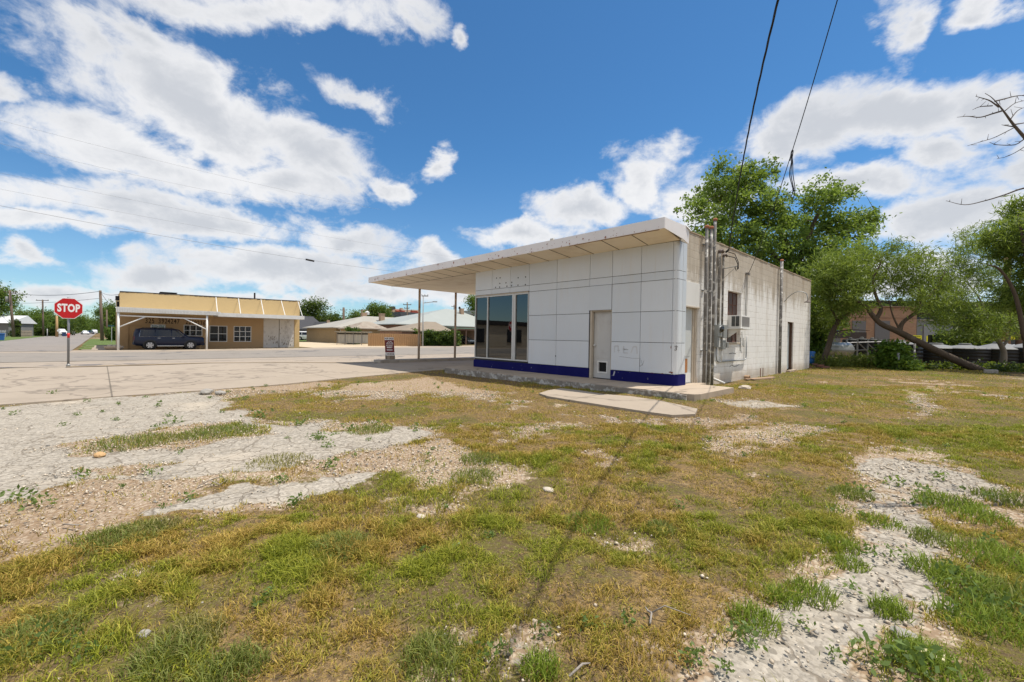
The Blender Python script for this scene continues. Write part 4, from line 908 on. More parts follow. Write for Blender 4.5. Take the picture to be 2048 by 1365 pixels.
# ------------------------------------------------------------------ overhead cables to the station
CABLE = M('black cable', (.012, .012, .014), .6); FARW = M('weathered grey conductor', (.30, .31, .33), .6)
def wire(label, pts, r, sag=0., twist=0., n=24, name='overhead_cable', group=None):
    a, b = np.array(pts[0]), np.array(pts[1]); P = []
    for i in range(n+1):
        t = i/n; q = a+(b-a)*t; q[2] -= sag*4*t*(1-t); P.append(q)
    q = MB()
    if twist:
        for ph in (0, 2.09, 4.19):
            PP = []; m = n*6
            for i in range(m+1):
                t = i/m; c = a+(b-a)*t; c[2] -= sag*4*t*(1-t); th = t*np.linalg.norm(b-a)/twist*6.28+ph
                PP.append(c+np.array([math.cos(th)*r*.75, math.cos(th)*r*.75, math.sin(th)*r*1.1]))
            q.tube(PP, r*.62, 5)
    else: q.tube(P, r, 6)
    o = q.build(name, FARW if group else CABLE, None, True); tag(o, label, 'cable', group); return o
far_pole = np.array([9.8, -17.6, 8.2])
c1 = atd(1555, 0, 5.4); c1d = (c1-np.array([.33, 2.95, 3.95])); e1 = np.array([.33, 2.95, 3.95])+c1d*2.6; e1[2] = 8.1
m1 = atd(1483, 330, 10.6)
def curve(pts, n=40):
    P = [np.array(p, float) for p in pts]; out = []
    P = [2*P[0]-P[1]]+P+[2*P[-1]-P[-2]]
    for i in range(1, len(P)-2):
        for k in range(n):
            t = k/n; out.append(.5*((2*P[i])+(-P[i-1]+P[i+1])*t+(2*P[i-1]-5*P[i]+4*P[i+1]-P[i+2])*t*t+(-P[i-1]+3*P[i]-3*P[i+1]+P[i+2])*t**3))
    return out+[P[-2]]
def bundle(label, pts, r, tw, n=40):
    c = curve(pts, n); q = MB(); s = 0.; ph = []
    for i, p in enumerate(c): s += np.linalg.norm(p-c[i-1]) if i else 0; ph.append(s/tw*6.283)
    for k in (0, 2.09, 4.19):
        q.tube([p+np.array([math.cos(a+k), math.cos(a+k), 1.2*math.sin(a+k)])*r*.8 for p, a in zip(c, ph)], r*.95, 5)
    tag(q.build('overhead_cable', CABLE, None, True), label, 'cable')
def inplane(A, B, u, v):                                            # where the sight line crosses the upright plane through A and B
    n = np.array([B[1]-A[1], A[0]-B[0], 0.]); d = ray(u, v); return CAM + d*(((A-CAM)@n)/(d@n))
def hang(A, B, px, last):
    pts = [A]+[inplane(A, B, u, v) for u, v in px]; P = np.array(pts); dirn = (B-A)[:2]/np.linalg.norm((B-A)[:2]); t = (P-A)[:, :2]@dirn
    k = np.polyfit(np.r_[t, [0]*6], np.r_[P[:, 2], [A[2]]*6], 2); T_ = np.linspace(0, last, 60); return [np.array([A[0]+dirn[0]*x, A[1]+dirn[1]*x, np.polyval(k, x)]) for x in T_]
A1, B1 = np.array([.30, 2.88, 3.92]), np.array([3.35, -4.3, 5.6])
bundle('thick twisted black service cable running down to the wall risers', hang(A1, B1, [(1470, 420), (1483, 330), (1520, 165), (1555, 0)], 15.), .0075, 1.7, 4)
A2, B2 = np.array([.16, 5.05, 3.47]), np.array([4.35, -4.2, 5.8])
q = MB(); q.tube(hang(A2, B2, [(1545, 430), (1560, 370), (1583, 310), (1640, 115), (1676, 0)], 17.), .0075, 6); tag(q.build('overhead_cable', CABLE, None, True), 'thin straight black cable with hanging loops below its knot', 'cable')
KD = float((inplane(A2, B2, 1583, 310)-CAM)@F_)
q = MB(); k0 = atd(1583, 308, KD)
for dx, dy, ln in ((2, 6, 78), (6, 10, 92), (-1, 3, 88)):
    q.tube(curve([k0, atd(1583+dx*.4, 325, KD), atd(1580+dx, 350, KD), atd(1584+dy*.6, 380, KD), atd(1582+dx*.6, 308+ln, KD)], 8), .008, 5)
q.tube(curve([atd(1580, 322, KD), atd(1583, 304, KD), atd(1586, 302, KD), atd(1584, 318, KD)], 6), .010, 5)
tag(q.build('hanging_lead', CABLE, None, True), 'loose black leads dangling from the knot in the thin cable', 'cable')
# street power lines over the near kerb (plane x = -20)
for (a, b, lab, r) in (((-300, 160), (762, 420), 'highest of the power lines crossing the left sky', .0035), ((-300, 210), (605, 415), 'second highest power line in the left sky, fainter than its neighbours', .0035), ((-300, 283), (923, 517), 'third power line from the top in the left sky', .0035),
                       ((-300, 318), (850, 524), 'fourth power line from the top in the left sky', .0035), ((-300, 352), (800, 545), 'lowest power line in the left sky with a small black splice', .007)):
    p0, p1 = on(a[0], a[1], 0, -20.), on(b[0], b[1], 0, -20.)
    o = wire(lab, (p0, p1), r, .25, n=20, group='power lines along the street')
    if 'lowest' in lab:
        s = on(620, 521, 0, -20.); q = MB(); q.tube([s-np.array([0, .22, -.02]), s+np.array([0, .22, -.02])], .05, 8); q.build('splice', CABLE, o)

# ------------------------------------------------------------------ foliage
LEAF = leafmat('leaf'); BARK = M('bark', (.10, .075, .055), .95, .35, 6, streak=True, bmp=.8, stain=(.2, .16, .12), stain_amt=.4); BARKL = M('pale bark', (.22, .19, .16), .95, .3, 6, streak=True, bmp=.6)
Rh = np.array([R_[0], R_[1], 0]); Rh /= np.linalg.norm(Rh); Fh = np.array([F_[0], F_[1], 0]); Fh /= np.linalg.norm(Fh)
def unit(a): return a/(np.linalg.norm(a, axis=1, keepdims=True)+1e-9)
def leaf_arrays(cen, cr, per, size, lo, hi, rng, droop=0., slim=.5, flat=.75):
    n = len(cen)*per; c = np.repeat(cen, per, 0); crr = np.repeat(np.broadcast_to(cr, (len(cen),)), per)[:, None]
    off = rng.normal(0, .42, (n, 3)); off[:, 2] *= flat
    p = c+off*crr
    nrm = unit(rng.normal(0, 1, (n, 3))+np.array([0, 0, .5])); t = rng.normal(0, 1, (n, 3)); t[:, 2] -= droop*2.0; t = unit(t-nrm*(t*nrm).sum(1, keepdims=True)); b = np.cross(nrm, t)
    s = size*rng.uniform(.65, 1.35, (n, 1)); V = np.stack([p+t*s*.5, p+b*s*slim*.5, p-t*s*.5, p-b*s*slim*.5], 1).reshape(-1, 3)
    k = np.clip(np.repeat(rng.uniform(0, 1, len(cen)), per)*.6+rng.uniform(0, 1, n)*.4, 0, 1)[:, None]
    col = np.array(lo)*(1-k)+np.array(hi)*k; col = np.repeat(col, 4, 0)
    return V, np.arange(n*4).reshape(-1, 4), col
def ell(center, rr, n, rng, shell=.5):
    d = unit(rng.normal(0, 1, (n, 3))); r = rng.uniform(0, 1, (n, 1))**shell*.98
    q = d*r*(1+.25*rng.normal(0, 1, (n, 1))*.5)
    return center+Rh*q[:, :1]*rr[0]+Fh*q[:, 1:2]*rr[1]+np.array([0, 0, 1.])*q[:, 2:]*rr[2]
def tree(name, label, base, limbs, blobs, depth, n, per, leaf, lo, hi, cr, droop=0., slim=.5, twigs=40, bark=None, group=None, seed=1, cat='tree', djit=.0, bare=0):
    """base: foot of the trunk; limbs: [(points, r0, r1)]; blobs: (u, v, ru, rv[, depth]) crown lobes"""
    rng = np.random.default_rng(seed); rnd = random.Random(seed); base = np.array(base, float)
    t = T(name, label, cat, base, 0, group)
    C = []; A = sum(b[2]*b[3] for b in blobs)
    for b in blobs:
        d = (b[4] if len(b) > 4 else depth)+rng.normal(0, 1)*djit; k = d/FPX
        m = max(3, int(n*b[2]*b[3]/A)); C.append(ell(atd(b[0], b[1], d), (b[2]*k, .5*(b[2]+b[3])*k, b[3]*k), m, rng))
    C = np.concatenate(C); C = C[C[:, 2] > base[2]+.15]
    V, Q, col = leaf_arrays(C, cr*rng.uniform(.6, 1.3, len(C)), per, leaf, lo, hi, rng, droop, slim)
    np_mesh('crown', V, Q, LEAF, col, t, quads=True)
    q = MB(); nodes = []
    for pts, r0, r1 in limbs:
        c = curve(pts, 6) if len(pts) > 2 else [np.array(pts[0], float), (np.array(pts[0], float)+np.array(pts[1], float))/2, np.array(pts[1], float)]
        rad = [r0+(r1-r0)*i/(len(c)-1) for i in range(len(c))]; q.tube(c, rad, 9)
        nodes += [(p, r) for p, r in zip(c, rad)][len(c)//3:]
    order = list(rng.permutation(len(C))[:twigs]); top = np.mean([n_[0] for n_ in nodes], 0)
    order.sort(key=lambda i: np.linalg.norm(C[i]-top))
    for i in order:
        P = np.array([n_[0] for n_ in nodes]); dd = np.linalg.norm(P-C[i], axis=1)+np.maximum(0, P[:, 2]-C[i][2])*1.2; j = int(np.argmin(dd))
        a, r = nodes[j]; e = C[i]; d = e-a; l = np.linalg.norm(d)
        if l < .15: continue
        m1 = a+d*.35+np.array([rnd.gauss(0, .08), rnd.gauss(0, .08), rnd.gauss(.06, .06)])*l; m2 = a+d*.7+np.array([rnd.gauss(0, .06), rnd.gauss(0, .06), rnd.gauss(.04, .05)])*l
        rs = min(r*.7, .012+.018*l); pts = [a, m1, m2, e]; rr = [rs, rs*.75, rs*.5, rs*.25]
        q.tube(pts, rr, 5, cap=False); nodes += list(zip(pts[1:3], rr[1:3]))
    for _ in range(bare):                                          # leafless shoots standing out of the crown
        i = rng.integers(len(C)); a = C[i]; d = unit(rng.normal(0, 1, (1, 3))+np.array([[0, 0, .9]]))[0]*rng.uniform(.5, 1.2)
        q.tube([a, a+d*.5+rng.normal(0, .05, 3), a+d], [.02, .014, .006], 4, cap=False)
    q.build('trunk', bark or BARK, t, True); return t
def simple_tree(label, u, vb, depth, blobs, n=160, per=34, leaf=.3, lo=(.030, .060, .012), hi=(.085, .145, .028), seed=1, group=None, name='leafy_tree', tr=.2, cat='tree'):
    b = gd(u, depth); top = atd(blobs[0][0], blobs[0][1]+blobs[0][3]*.2, depth)
    k = depth/FPX
    return tree(name, label, b, [([b-np.array([0, 0, .2]), b*.5+top*.5+np.array([.2, 0, 0]), top], tr, tr*.35)], blobs, depth, n, per, leaf, lo, hi, 26*k*.55 if depth > 60 else .7, seed=seed, twigs=18, group=group, cat=cat)

# big broadleaf behind the station
D = 27.
tb = gd(1590, D)
tree('broadleaf_tree', 'tall broadleaf tree rising behind the station roof', tb,
     [([tb-np.array([0, 0, .3]), atd(1590, 640, D), atd(1585, 560, D)], .34, .24), ([atd(1585, 560, D), atd(1540, 500, D), atd(1470, 440, D), atd(1440, 400, D)], .2, .05), ([atd(1585, 560, D), atd(1570, 480, D), atd(1500, 400, D), atd(1490, 360, D)], .2, .05),
      ([atd(1585, 560, D), atd(1610, 490, D), atd(1640, 420, D), atd(1660, 390, D)], .2, .05), ([atd(1587, 550, D), atd(1650, 500, D), atd(1710, 450, D), atd(1745, 440, D)], .17, .04), ([atd(1588, 570, D), atd(1660, 545, D), atd(1720, 520, D)], .14, .04)],
     [(1430, 400, 62, 60), (1470, 370, 60, 40), (1510, 350, 42, 30), (1505, 420, 70, 60), (1420, 470, 45, 40), (1480, 490, 90, 50), (1560, 480, 60, 45), (1540, 545, 70, 40), (1640, 395, 52, 34), (1680, 385, 40, 22), (1640, 450, 75, 45), (1700, 450, 60, 38), (1740, 440, 36, 26),
      (1670, 510, 80, 42), (1560, 430, 40, 40), (1590, 520, 90, 45), (1400, 420, 30, 24), (1450, 340, 30, 20), (1620, 560, 90, 40), (1690, 560, 60, 40), (1590, 600, 80, 40), (1640, 640, 60, 60)], D, 900, 60, .19, (.055, .105, .015), (.24, .36, .075), .56, slim=.55, twigs=150, seed=3, djit=1.0, bare=40)
# mesquites along the back line: feathery, drooping
MLO, MHI = (.07, .115, .018), (.25, .33, .065)
def feather(label, base, limbs, blobs, depth, n, seed, **kw):
    a = dict(per=62, leaf=.24, lo=MLO, hi=MHI, cr=.62, droop=.45, slim=.15, twigs=90, djit=.9); a.update(kw)
    return tree('mesquite_tree', label, base, limbs, blobs, depth, n, a.pop('per'), a.pop('leaf'), a.pop('lo'), a.pop('hi'), a.pop('cr'), seed=seed, cat='tree', **a)
D = 21.0; b0 = gd(1978, D)
feather('mesquite with a thick trunk leaning far to the left', b0,
        [([b0-np.array([0, 0, .15]), atd(1915, 722, D), atd(1840, 686, D), atd(1795, 663, D), atd(1762, 648, D), atd(1742, 628, D)], .20, .10), ([atd(1745, 632, D), atd(1730, 612, D), atd(1700, 595, D), atd(1670, 570, D)], .10, .03), ([atd(1752, 640, D), atd(1762, 618, D), atd(1752, 592, D), atd(1746, 560, D), atd(1760, 530, D)], .10, .03),
         ([atd(1798, 665, D), atd(1806, 645, D), atd(1832, 625, D), atd(1842, 600, D), atd(1835, 560, D)], .11, .03), ([atd(1836, 612, D), atd(1870, 580, D), atd(1890, 545, D)], .06, .02), ([atd(1800, 662, D), atd(1785, 630, D), atd(1778, 600, D)], .05, .02)],
        [(1690, 545, 60, 45), (1740, 520, 60, 40), (1800, 525, 55, 34), (1780, 560, 70, 40), (1850, 550, 55, 45), (1870, 590, 40, 35), (1700, 590, 50, 28), (1830, 600, 40, 25), (1790, 500, 30, 20), (1880, 640, 34, 24)], D, 250, 21, twigs=150)
D = 22.5; b1 = gd(1640, D)
feather('mesquite leaning right beside the back corner of the station', b1,
        [([b1-np.array([0, 0, .15]), atd(1655, 700, D), atd(1665, 665, D), atd(1678, 640, D)], .15, .10), ([atd(1678, 640, D), atd(1700, 625, D), atd(1740, 612, D)], .07, .02), ([atd(1676, 645, D), atd(1660, 610, D), atd(1650, 570, D)], .07, .02), ([atd(1668, 665, D), atd(1700, 660, D), atd(1740, 662, D)], .04, .012)],
        [(1660, 540, 50, 40), (1700, 555, 45, 40), (1645, 590, 45, 38), (1690, 610, 50, 28), (1640, 640, 40, 35)], D, 150, 22)
D = 24.; b2 = gd(2005, D)
feather('slender pale mesquite right of the leaning trunk', b2,
        [([b2-np.array([0, 0, .15]), atd(2007, 712, D), atd(2004, 695, D), atd(1985, 660, D), atd(1975, 630, D), atd(1950, 610, D)], .17, .05), ([atd(2004, 695, D), atd(2020, 672, D), atd(2022, 640, D)], .08, .03), ([atd(1982, 655, D), atd(1960, 600, D), atd(1930, 560, D)], .06, .02)],
        [(1930, 520, 55, 42), (1960, 480, 50, 35), (1990, 550, 60, 45), (1920, 600, 55, 45), (1975, 630, 60, 35), (1890, 560, 45, 40), (1930, 650, 55, 30), (1890, 620, 45, 35), (1960, 665, 45, 22), (2020, 600, 45, 40), (2020, 650, 40, 30)], D, 330, 23, bark=BARKL)
D = 19.; b3 = gd(2074, D)
feather('dark thick mesquite trunk cut off by the right edge', b3,
        [([b3-np.array([0, 0, .15]), atd(2062, 710, D), atd(2058, 660, D), atd(2066, 600, D)], .26, .16), ([atd(2050, 680, D), atd(2030, 590, D), atd(2000, 540, D), atd(1975, 530, D)], .10, .02), ([atd(2062, 600, D), atd(2050, 500, D), atd(2035, 430, D)], .12, .02)],
        [(2045, 430, 40, 34), (2000, 480, 45, 35), (2050, 520, 50, 50), (2080, 470, 60, 60), (2090, 580, 60, 60), (2035, 600, 30, 40)], D, 230, 24, cr=.5, leaf=.3)
# bare branches reaching in over the right edge, from a dead tree standing outside
D = 3.9; bb = gd(2330, D)
t = T('bare_tree', 'leafless dead branches reaching in at the upper right', 'tree', bb)
q = MB()
main = [atd(2330, 640, D), atd(2300, 430, D), atd(2200, 380, D), atd(2110, 335, D), atd(2040, 265, D), atd(2005, 220, D), atd(1985, 197, D), atd(1970, 187, D)]
q.tube([bb-np.array([0, 0, .2])]+curve(main, 6), [.075]+[.058*(1-i/43)**2.2+.002 for i in range(43)], 8)
def br(pts, r0, r1=.003):
    r0 *= .55; r1 *= .55; c = curve([atd(u, v, D+dd*.6) for u, v, dd in pts], 5); q.tube(c, [r0+(r1-r0)*i/(len(c)-1) for i in range(len(c))], 5)
    for k in range(2, len(c)-1, 3):
        a = c[k]; d = np.array([random.gauss(0, .022), random.gauss(0, .022), random.gauss(0.006, .028)]); q.tube([a, a+d], [r1*1.4, r1*.8], 4)
br([(2005, 222, 0), (1985, 228, 0), (1960, 235, .05), (1935, 233, .1), (1914, 235, .1)], .014); br([(1998, 215, 0), (1980, 202, 0), (1962, 196, 0), (1951, 193, .1)], .012)
br([(1985, 212, 0), (1960, 214, 0), (1945, 220, 0)], .009); br([(1990, 203, 0), (2010, 198, .1), (2030, 193, .1), (2048, 192, .1), (2075, 200, .1)], .012); br([(2010, 222, 0), (2030, 207, .1), (2056, 200, .1)], .008)
br([(2035, 255, 0), (2015, 252, 0), (2003, 250, 0)], .012); br([(2025, 250, 0), (2050, 246, .1), (2075, 240, .1)], .012); br([(2020, 240, 0), (2035, 222, .1), (2052, 214, .1)], .009)
br([(2030, 255, 0), (1990, 275, .1), (1965, 283, .1), (1935, 292, .1)], .007); br([(2110, 335, 0), (2060, 280, 0), (2030, 290, 0), (1995, 290, 0), (1979, 285, 0)], .012); br([(2060, 285, 0), (2040, 300, 0), (2015, 313, 0), (1994, 318, 0)], .007)
br([(2160, 370, 0), (2100, 372, 0), (2048, 377, 0), (2010, 390, .05), (1970, 402, .05), (1930, 410, .1), (1892, 402, .1)], .02)
br([(2200, 380, 0), (2190, 300, .4), (2150, 220, .7), (2120, 150, 1.)], .03); br([(2250, 410, 0), (2300, 330, -.5), (2320, 250, -.8)], .04); br([(2300, 430, 0), (2380, 350, .5), (2420, 250, .6)], .05); br([(2150, 220, .7), (2180, 160, .9), (2230, 100, 1.1)], .016)
q.build('trunk', M('dead grey bark', (.13, .105, .09), .95, .3, 8, bmp=.5), t, True)

# ------------------------------------------------------------------ vehicles
TYRE = M('tyre rubber', (.018, .018, .018), .85); RIM = M('alloy rim', (.55, .55, .56), .35, .05, metal=.6); CHROME = M('chrome', (.7, .7, .7), .2, .03, metal=.9)
LAMP = M('headlamp lens', (.62, .64, .66), .15, .03); TAIL = M('tail lamp', (.30, .01, .012), .25, .05); TRIMB = M('black trim', (.02, .02, .022), .5, .1)
def carpaint(name, col):
    m = M(name, col, .3, .04, 2, spec=.35); m.node_tree.nodes['Principled BSDF'].inputs['Coat Weight'].default_value = .1; return m
SUVT = [(-2.62, .52, 1.02, 1.04, .90, .88), (-2.58, .42, 1.10, 1.45, .95, .80), (-2.45, .36, 1.13, 1.84, .985, .70), (-2.1, .32, 1.14, 1.91, 1.0, .72), (-1.0, .30, 1.14, 1.94, 1.0, .74), (.2, .30, 1.14, 1.92, 1.0, .73), (.62, .30, 1.15, 1.84, 1.0, .70), (1.30, .31, 1.19, 1.28, .99, .80), (1.45, .31, 1.19, 1.22, .99, .78), (2.2, .36, 1.16, 1.21, .97, .72), (2.5, .40, 1.11, 1.17, .95, .74), (2.62, .46, 1.0, 1.08, .90, .80)]
SEDT = [(-2.35, .45, .80, .84, .78, .74), (-2.28, .30, .88, .96, .86, .72), (-1.7, .25, .92, 1.02, .88, .68), (-1.05, .24, .92, 1.36, .89, .60), (-.5, .24, .92, 1.44, .89, .60), (.25, .24, .92, 1.42, .89, .60), (1.05, .25, .93, 1.0, .88, .66), (1.9, .28, .84, .88, .86, .66), (2.25, .34, .70, .74, .80, .70), (2.32, .42, .60, .62, .72, .66)]
PKT = [(-2.75, .55, 1.10, 1.12, .94, .92), (-2.7, .46, 1.16, 1.18, .97, .93), (-.95, .42, 1.17, 1.19, .98, .93), (-.85, .42, 1.17, 1.82, .98, .68), (-.3, .42, 1.17, 1.86, .98, .70), (.35, .42, 1.17, 1.84, .98, .69), (1.15, .42, 1.18, 1.25, .97, .80), (2.2, .46, 1.14, 1.18, .95, .74), (2.62, .52, 1.0, 1.04, .92, .74), (2.72, .6, .84, .88, .84, .78)]
def vehicle(name, label, cat, loc, rz, paint, tab, cab, wheels=(-1.5, 1.52), wr=.40, sx=1., detail=True, group=None, rail=False):
    t = T(name, label, cat, loc, rz, group)
    q = MB(); rings = []
    for (x, zb, zl, zt, wb, wt) in tab:
        half = [(0, zb), (wb*.82, zb), (wb*.97, zb+.14), (wb, zb+(zl-zb)*.55), (wb*.975, zl), (wt+(wb-wt)*.12, zl+(zt-zl)*.86), (wt*.86, zt), (0, zt+.012)]
        rings.append([(x*sx, y, z) for y, z in half]+[(x*sx, -y, z) for y, z in half[-2:0:-1]])
    n = len(rings[0]); vs = [p for r in rings for p in r]
    fs = [(i*n+j, (i+1)*n+j, (i+1)*n+(j+1) % n, i*n+(j+1) % n) for i in range(len(rings)-1) for j in range(n)]+[tuple(range(n)), tuple((len(rings)-1)*n+j for j in range(n-1, -1, -1))]
    q.add(vs, fs); o = q.build('body', paint, t, True, local=True)
    xs = [r[0] for r in tab]
    def prof(x, k): return float(np.interp(x, xs, [r[k] for r in tab]))
    def side(x, z, s, off=.012):
        zl, zt, wb, wt = (prof(x, k) for k in (2, 3, 4, 5)); zm = zl+(zt-zl)*.86; f = np.clip((z-zl)/(zm-zl+1e-6), 0, 1)
        return (x*sx, s*(wb*.975+(wt+(wb-wt)*.12-wb*.975)*f+off), z)
    for s in (-1, 1):
        for (a, b_, c, d) in cab['win']:                           # side windows: bottom x0,x1 / top x0,x1
            q = MB(); m = 5; vs = []
            for i in range(m+1):
                f = i/m; xb = a+(b_-a)*f; xt = c+(d-c)*f; zb = prof(xb, 2)+.03; zt = prof(xt, 2)+(prof(xt, 3)-prof(xt, 2))*.80
                vs += [side(xb, zb, s), side(xt, zt, s)]
            fs = [(2*i, 2*i+2, 2*i+3, 2*i+1) if s < 0 else (2*i, 2*i+1, 2*i+3, 2*i+2) for i in range(m)]; q.add(vs, fs); q.build('window', GLASSDK, t, local=True)
        if detail:
            a, b_ = cab['win'][0][0], cab['win'][-1][1]; c, d = cab['win'][0][2], cab['win'][-1][3]
            q = MB(); q.tube([side(a, prof(a, 2)+.02, s, .014), side(b_, prof(b_, 2)+.02, s, .014)], .012, 4); q.tube([side(b_, prof(b_, 2)+.03, s, .014), side(d, prof(d, 2)+(prof(d, 3)-prof(d, 2))*.82, s, .014), side(c, prof(c, 2)+(prof(c, 3)-prof(c, 2))*.82, s, .014), side(a, prof(a, 2)+.03, s, .014)], .012, 4); q.build('window_trim', CHROME, t, local=True)
            q = MB(); mx = cab['mirror']; q.bbox((mx-.09, s*1.0-.02 if s > 0 else -1.22, 1.12), (mx+.09, 1.22 if s > 0 else -.98, 1.30), .03); q.build('mirror', paint, t, local=True)
            q = MB(); q.bbox((-.98*sx, s*.99-.06, .30), (1.0*sx, s*.99+.06, .36), .015); q.build('running_board', CHROME, t, local=True)
            for hx in cab['handles']: q = MB(); p = side(hx, prof(hx, 2)-.10, s, .02); q.bbox((p[0]-.1, p[1]-.015, p[2]-.015), (p[0]+.1, p[1]+.015, p[2]+.015), .006); q.build('door_handle', CHROME, t, local=True)
            q = MB()
            for dx in cab['seams']: q.tube([side(dx, prof(dx, 1)+.12, s, .012-.03), side(dx, prof(dx, 2)-.02, s, .006)], .006, 4)
            q.build('door_seam', TRIMB, t, local=True)
        for wx in wheels:
            y = s*(prof(wx, 4)-.13); g = MB(); yo = s*(prof(wx, 4)+.006)
            g.lathe([(wr*.93, -.03), (wr+.075, -.012), (wr+.085, .0), (wr+.075, .012), (wr*.93, .0), (wr*.93, -.03)], (wx*sx, yo-s*.02, wr+.02), 24, 1); g.build('wheel_arch', TRIMB, t, local=True)
            g = MB(); g.lathe([(wr*.62, -.13), (wr*.95, -.135), (wr, -.09), (wr, .09), (wr*.95, .135), (wr*.62, .13)], (wx*sx, y+s*.06, wr), 24, 1); w = g.build('wheel', TYRE, t, True, local=True)
            g = MB(); yc = y+s*.06
            g.lathe([(0, -.02), (wr*.60, -.02), (wr*.60, .02), (0, .02)], (wx*sx, yc+s*.118, wr), 20, 1, 1)
            g.lathe([(wr*.53, -.012), (wr*.64, -.012), (wr*.64, .05), (wr*.56, .05)], (wx*sx, yc+s*.12, wr), 20, 1)
            for k in range(6):
                th = k*math.pi/3; c_, s_ = math.cos(th), math.sin(th); g.obox((wx*sx+c_*wr*.33, yc+s*.145, wr+s_*wr*.33), (c_*wr*.27, 0, s_*wr*.27), (0, .018, 0), (-s_*.055, 0, c_*.055))
            g.lathe([(0, -.03), (wr*.16, -.03), (wr*.16, .03), (0, .03)], (wx*sx, yc+s*.14, wr), 12, 1)
            r_ = g.build('rim', [RIM, TRIMB], w, local=True)
    # lamps, grille, bumpers, glass fore and aft
    xf, xb = tab[-1][0]*sx, tab[0][0]*sx; zf = tab[-2][2]
    for s in (-1, 1):
        q = MB(); q.bbox((xf-.32, s*.62-.20, zf-.20), (xf-.035, s*.62+.22, zf-.02), .03); q.build('headlight', LAMP, t, local=True)
        q = MB(); q.bbox((xb-.0, s*.80-.12, tab[1][2]-.32), (xb+.16, s*.80+.11, tab[1][2]+.05), .03); q.build('tail_light', TAIL, t, local=True)
    q = MB(); q.bbox((xf-.08, -.55, zf-.24), (xf+.005, .55, zf-.05), .02); q.build('grille', CHROME, t, local=True)
    q = MB(); q.bbox((xf-.25, -.9, tab[-2][1]-.02), (xf+.05, .9, tab[-2][1]+.22), .05); q.build('bumper', paint if not rail else paint, t, local=True)
    q = MB(); q.bbox((xb-.05, -.9, tab[1][1]-.0), (xb+.2, .9, tab[1][1]+.22), .05); q.build('bumper', paint, t, local=True)
    (x0, z0), (x1, z1), w0, w1 = cab['wind']; q = MB(); dx, dz = z1-z0, x0-x1; l = math.hypot(dx, dz); ox, oz = dx/l*.02, dz/l*.02
    q.add([(x0*sx+ox, -w0, z0+oz), (x0*sx+ox, w0, z0+oz), (x1*sx+ox, w1, z1+oz), (x1*sx+ox, -w1, z1+oz)], [(0, 1, 2, 3)]); q.build('windscreen', GLASSDK, t, local=True)
    if rail:
        for s in (-1, 1): q = MB(); q.tube([(-2.0*sx, s*.62, 1.93), (-1.9*sx, s*.62, 1.985), (.1*sx, s*.62, 1.985), (.3*sx, s*.62, 1.93)], .016, 5); q.build('roof_rail', TRIMB, t, local=True)
    return t
GLASSDK = M('dark car glass', (.012, .014, .018), .06, .05, spec=.6)
SUVC = dict(win=[(-2.25, -1.15, -2.15, -1.15), (-1.08, .02, -1.08, .02), (.10, 1.12, .10, .60)], mirror=.95, handles=(-.85, .22), seams=(-1.1, .06, 1.12), wind=((1.22, 1.26), (.66, 1.80), .80, .66))
SEDC = dict(win=[(-1.15, -.25, -.85, -.25), (-.18, .85, -.18, .30)], mirror=.7, handles=(-.8, .2), seams=(-1., -.2, .8), wind=((.98, 1.02), (.32, 1.36), .66, .54))
PKC = dict(win=[(-.78, .10, -.72, .10), (.17, 1.02, .17, .42)], mirror=.9, handles=(-.2, .5), seams=(-.86, .13, 1.0), wind=((1.08, 1.24), (.40, 1.78), .78, .62))
NAVY = carpaint('navy car paint', (.008, .015, .042)); WHITEC = carpaint('white car paint', (.72, .73, .74)); GREYC = carpaint('grey car paint', (.16, .165, .175)); SILV = carpaint('silver car paint', (.48, .49, .50))
ya = on(267.6, 700, 0, -45.)[1]; yb_ = on(408, 698, 0, -45.)[1]; gz = float(zg(-45.9, (ya+yb_)/2))
vehicle('parked_suv', 'dark navy SUV parked under the carport of the tan shop', 'car', (-45.9, (ya+yb_)/2, gz+.02), math.radians(90), NAVY, SUVT, SUVC, sx=(yb_-ya)/5.22, rail=True)
p = gd(600, 93); vehicle('parked_suv', 'white SUV parked before the dark roofed house beyond the tan shop', 'car', (p[0]+.5, p[1]+1.5, p[2]), math.radians(62), WHITEC, SUVT, SUVC, rail=True)
p = gd(672, 92); vehicle('pickup_truck', 'silver pickup half hidden behind the corner of the grey screen fence', 'truck', (p[0], p[1]+1.2, p[2]), math.radians(215), SILV, PKT, PKC)
for u, d, rz, pt, tb_, cb, nm, lab, ct in ((170, 165, 8, WHITEC, SEDT, SEDC, 'parked_car', 'white car parked along the far side street, nearest of its row', 'car'), (181, 190, 8, NAVY, SEDT, SEDC, 'parked_car', 'dark blue car in the row far down the side street', 'car'),
                                       (189, 205, 8, WHITEC, SUVT, SUVC, 'parked_suv', 'white SUV at the far end of the row down the side street', 'car'), (122, 118, 12, WHITEC, PKT, PKC, 'parked_pickup', 'white pickup parked under trees behind the tan wooden pole', 'truck'), (138, 135, 10, GREYC, SUVT, SUVC, 'parked_suv', 'dark vehicle in the shade behind the stop sign post', 'car')):
    p = gd(u, d); vehicle(nm, lab, ct, (p[0], p[1], p[2]+.05), math.radians(rz), pt, tb_, cb, detail=False)

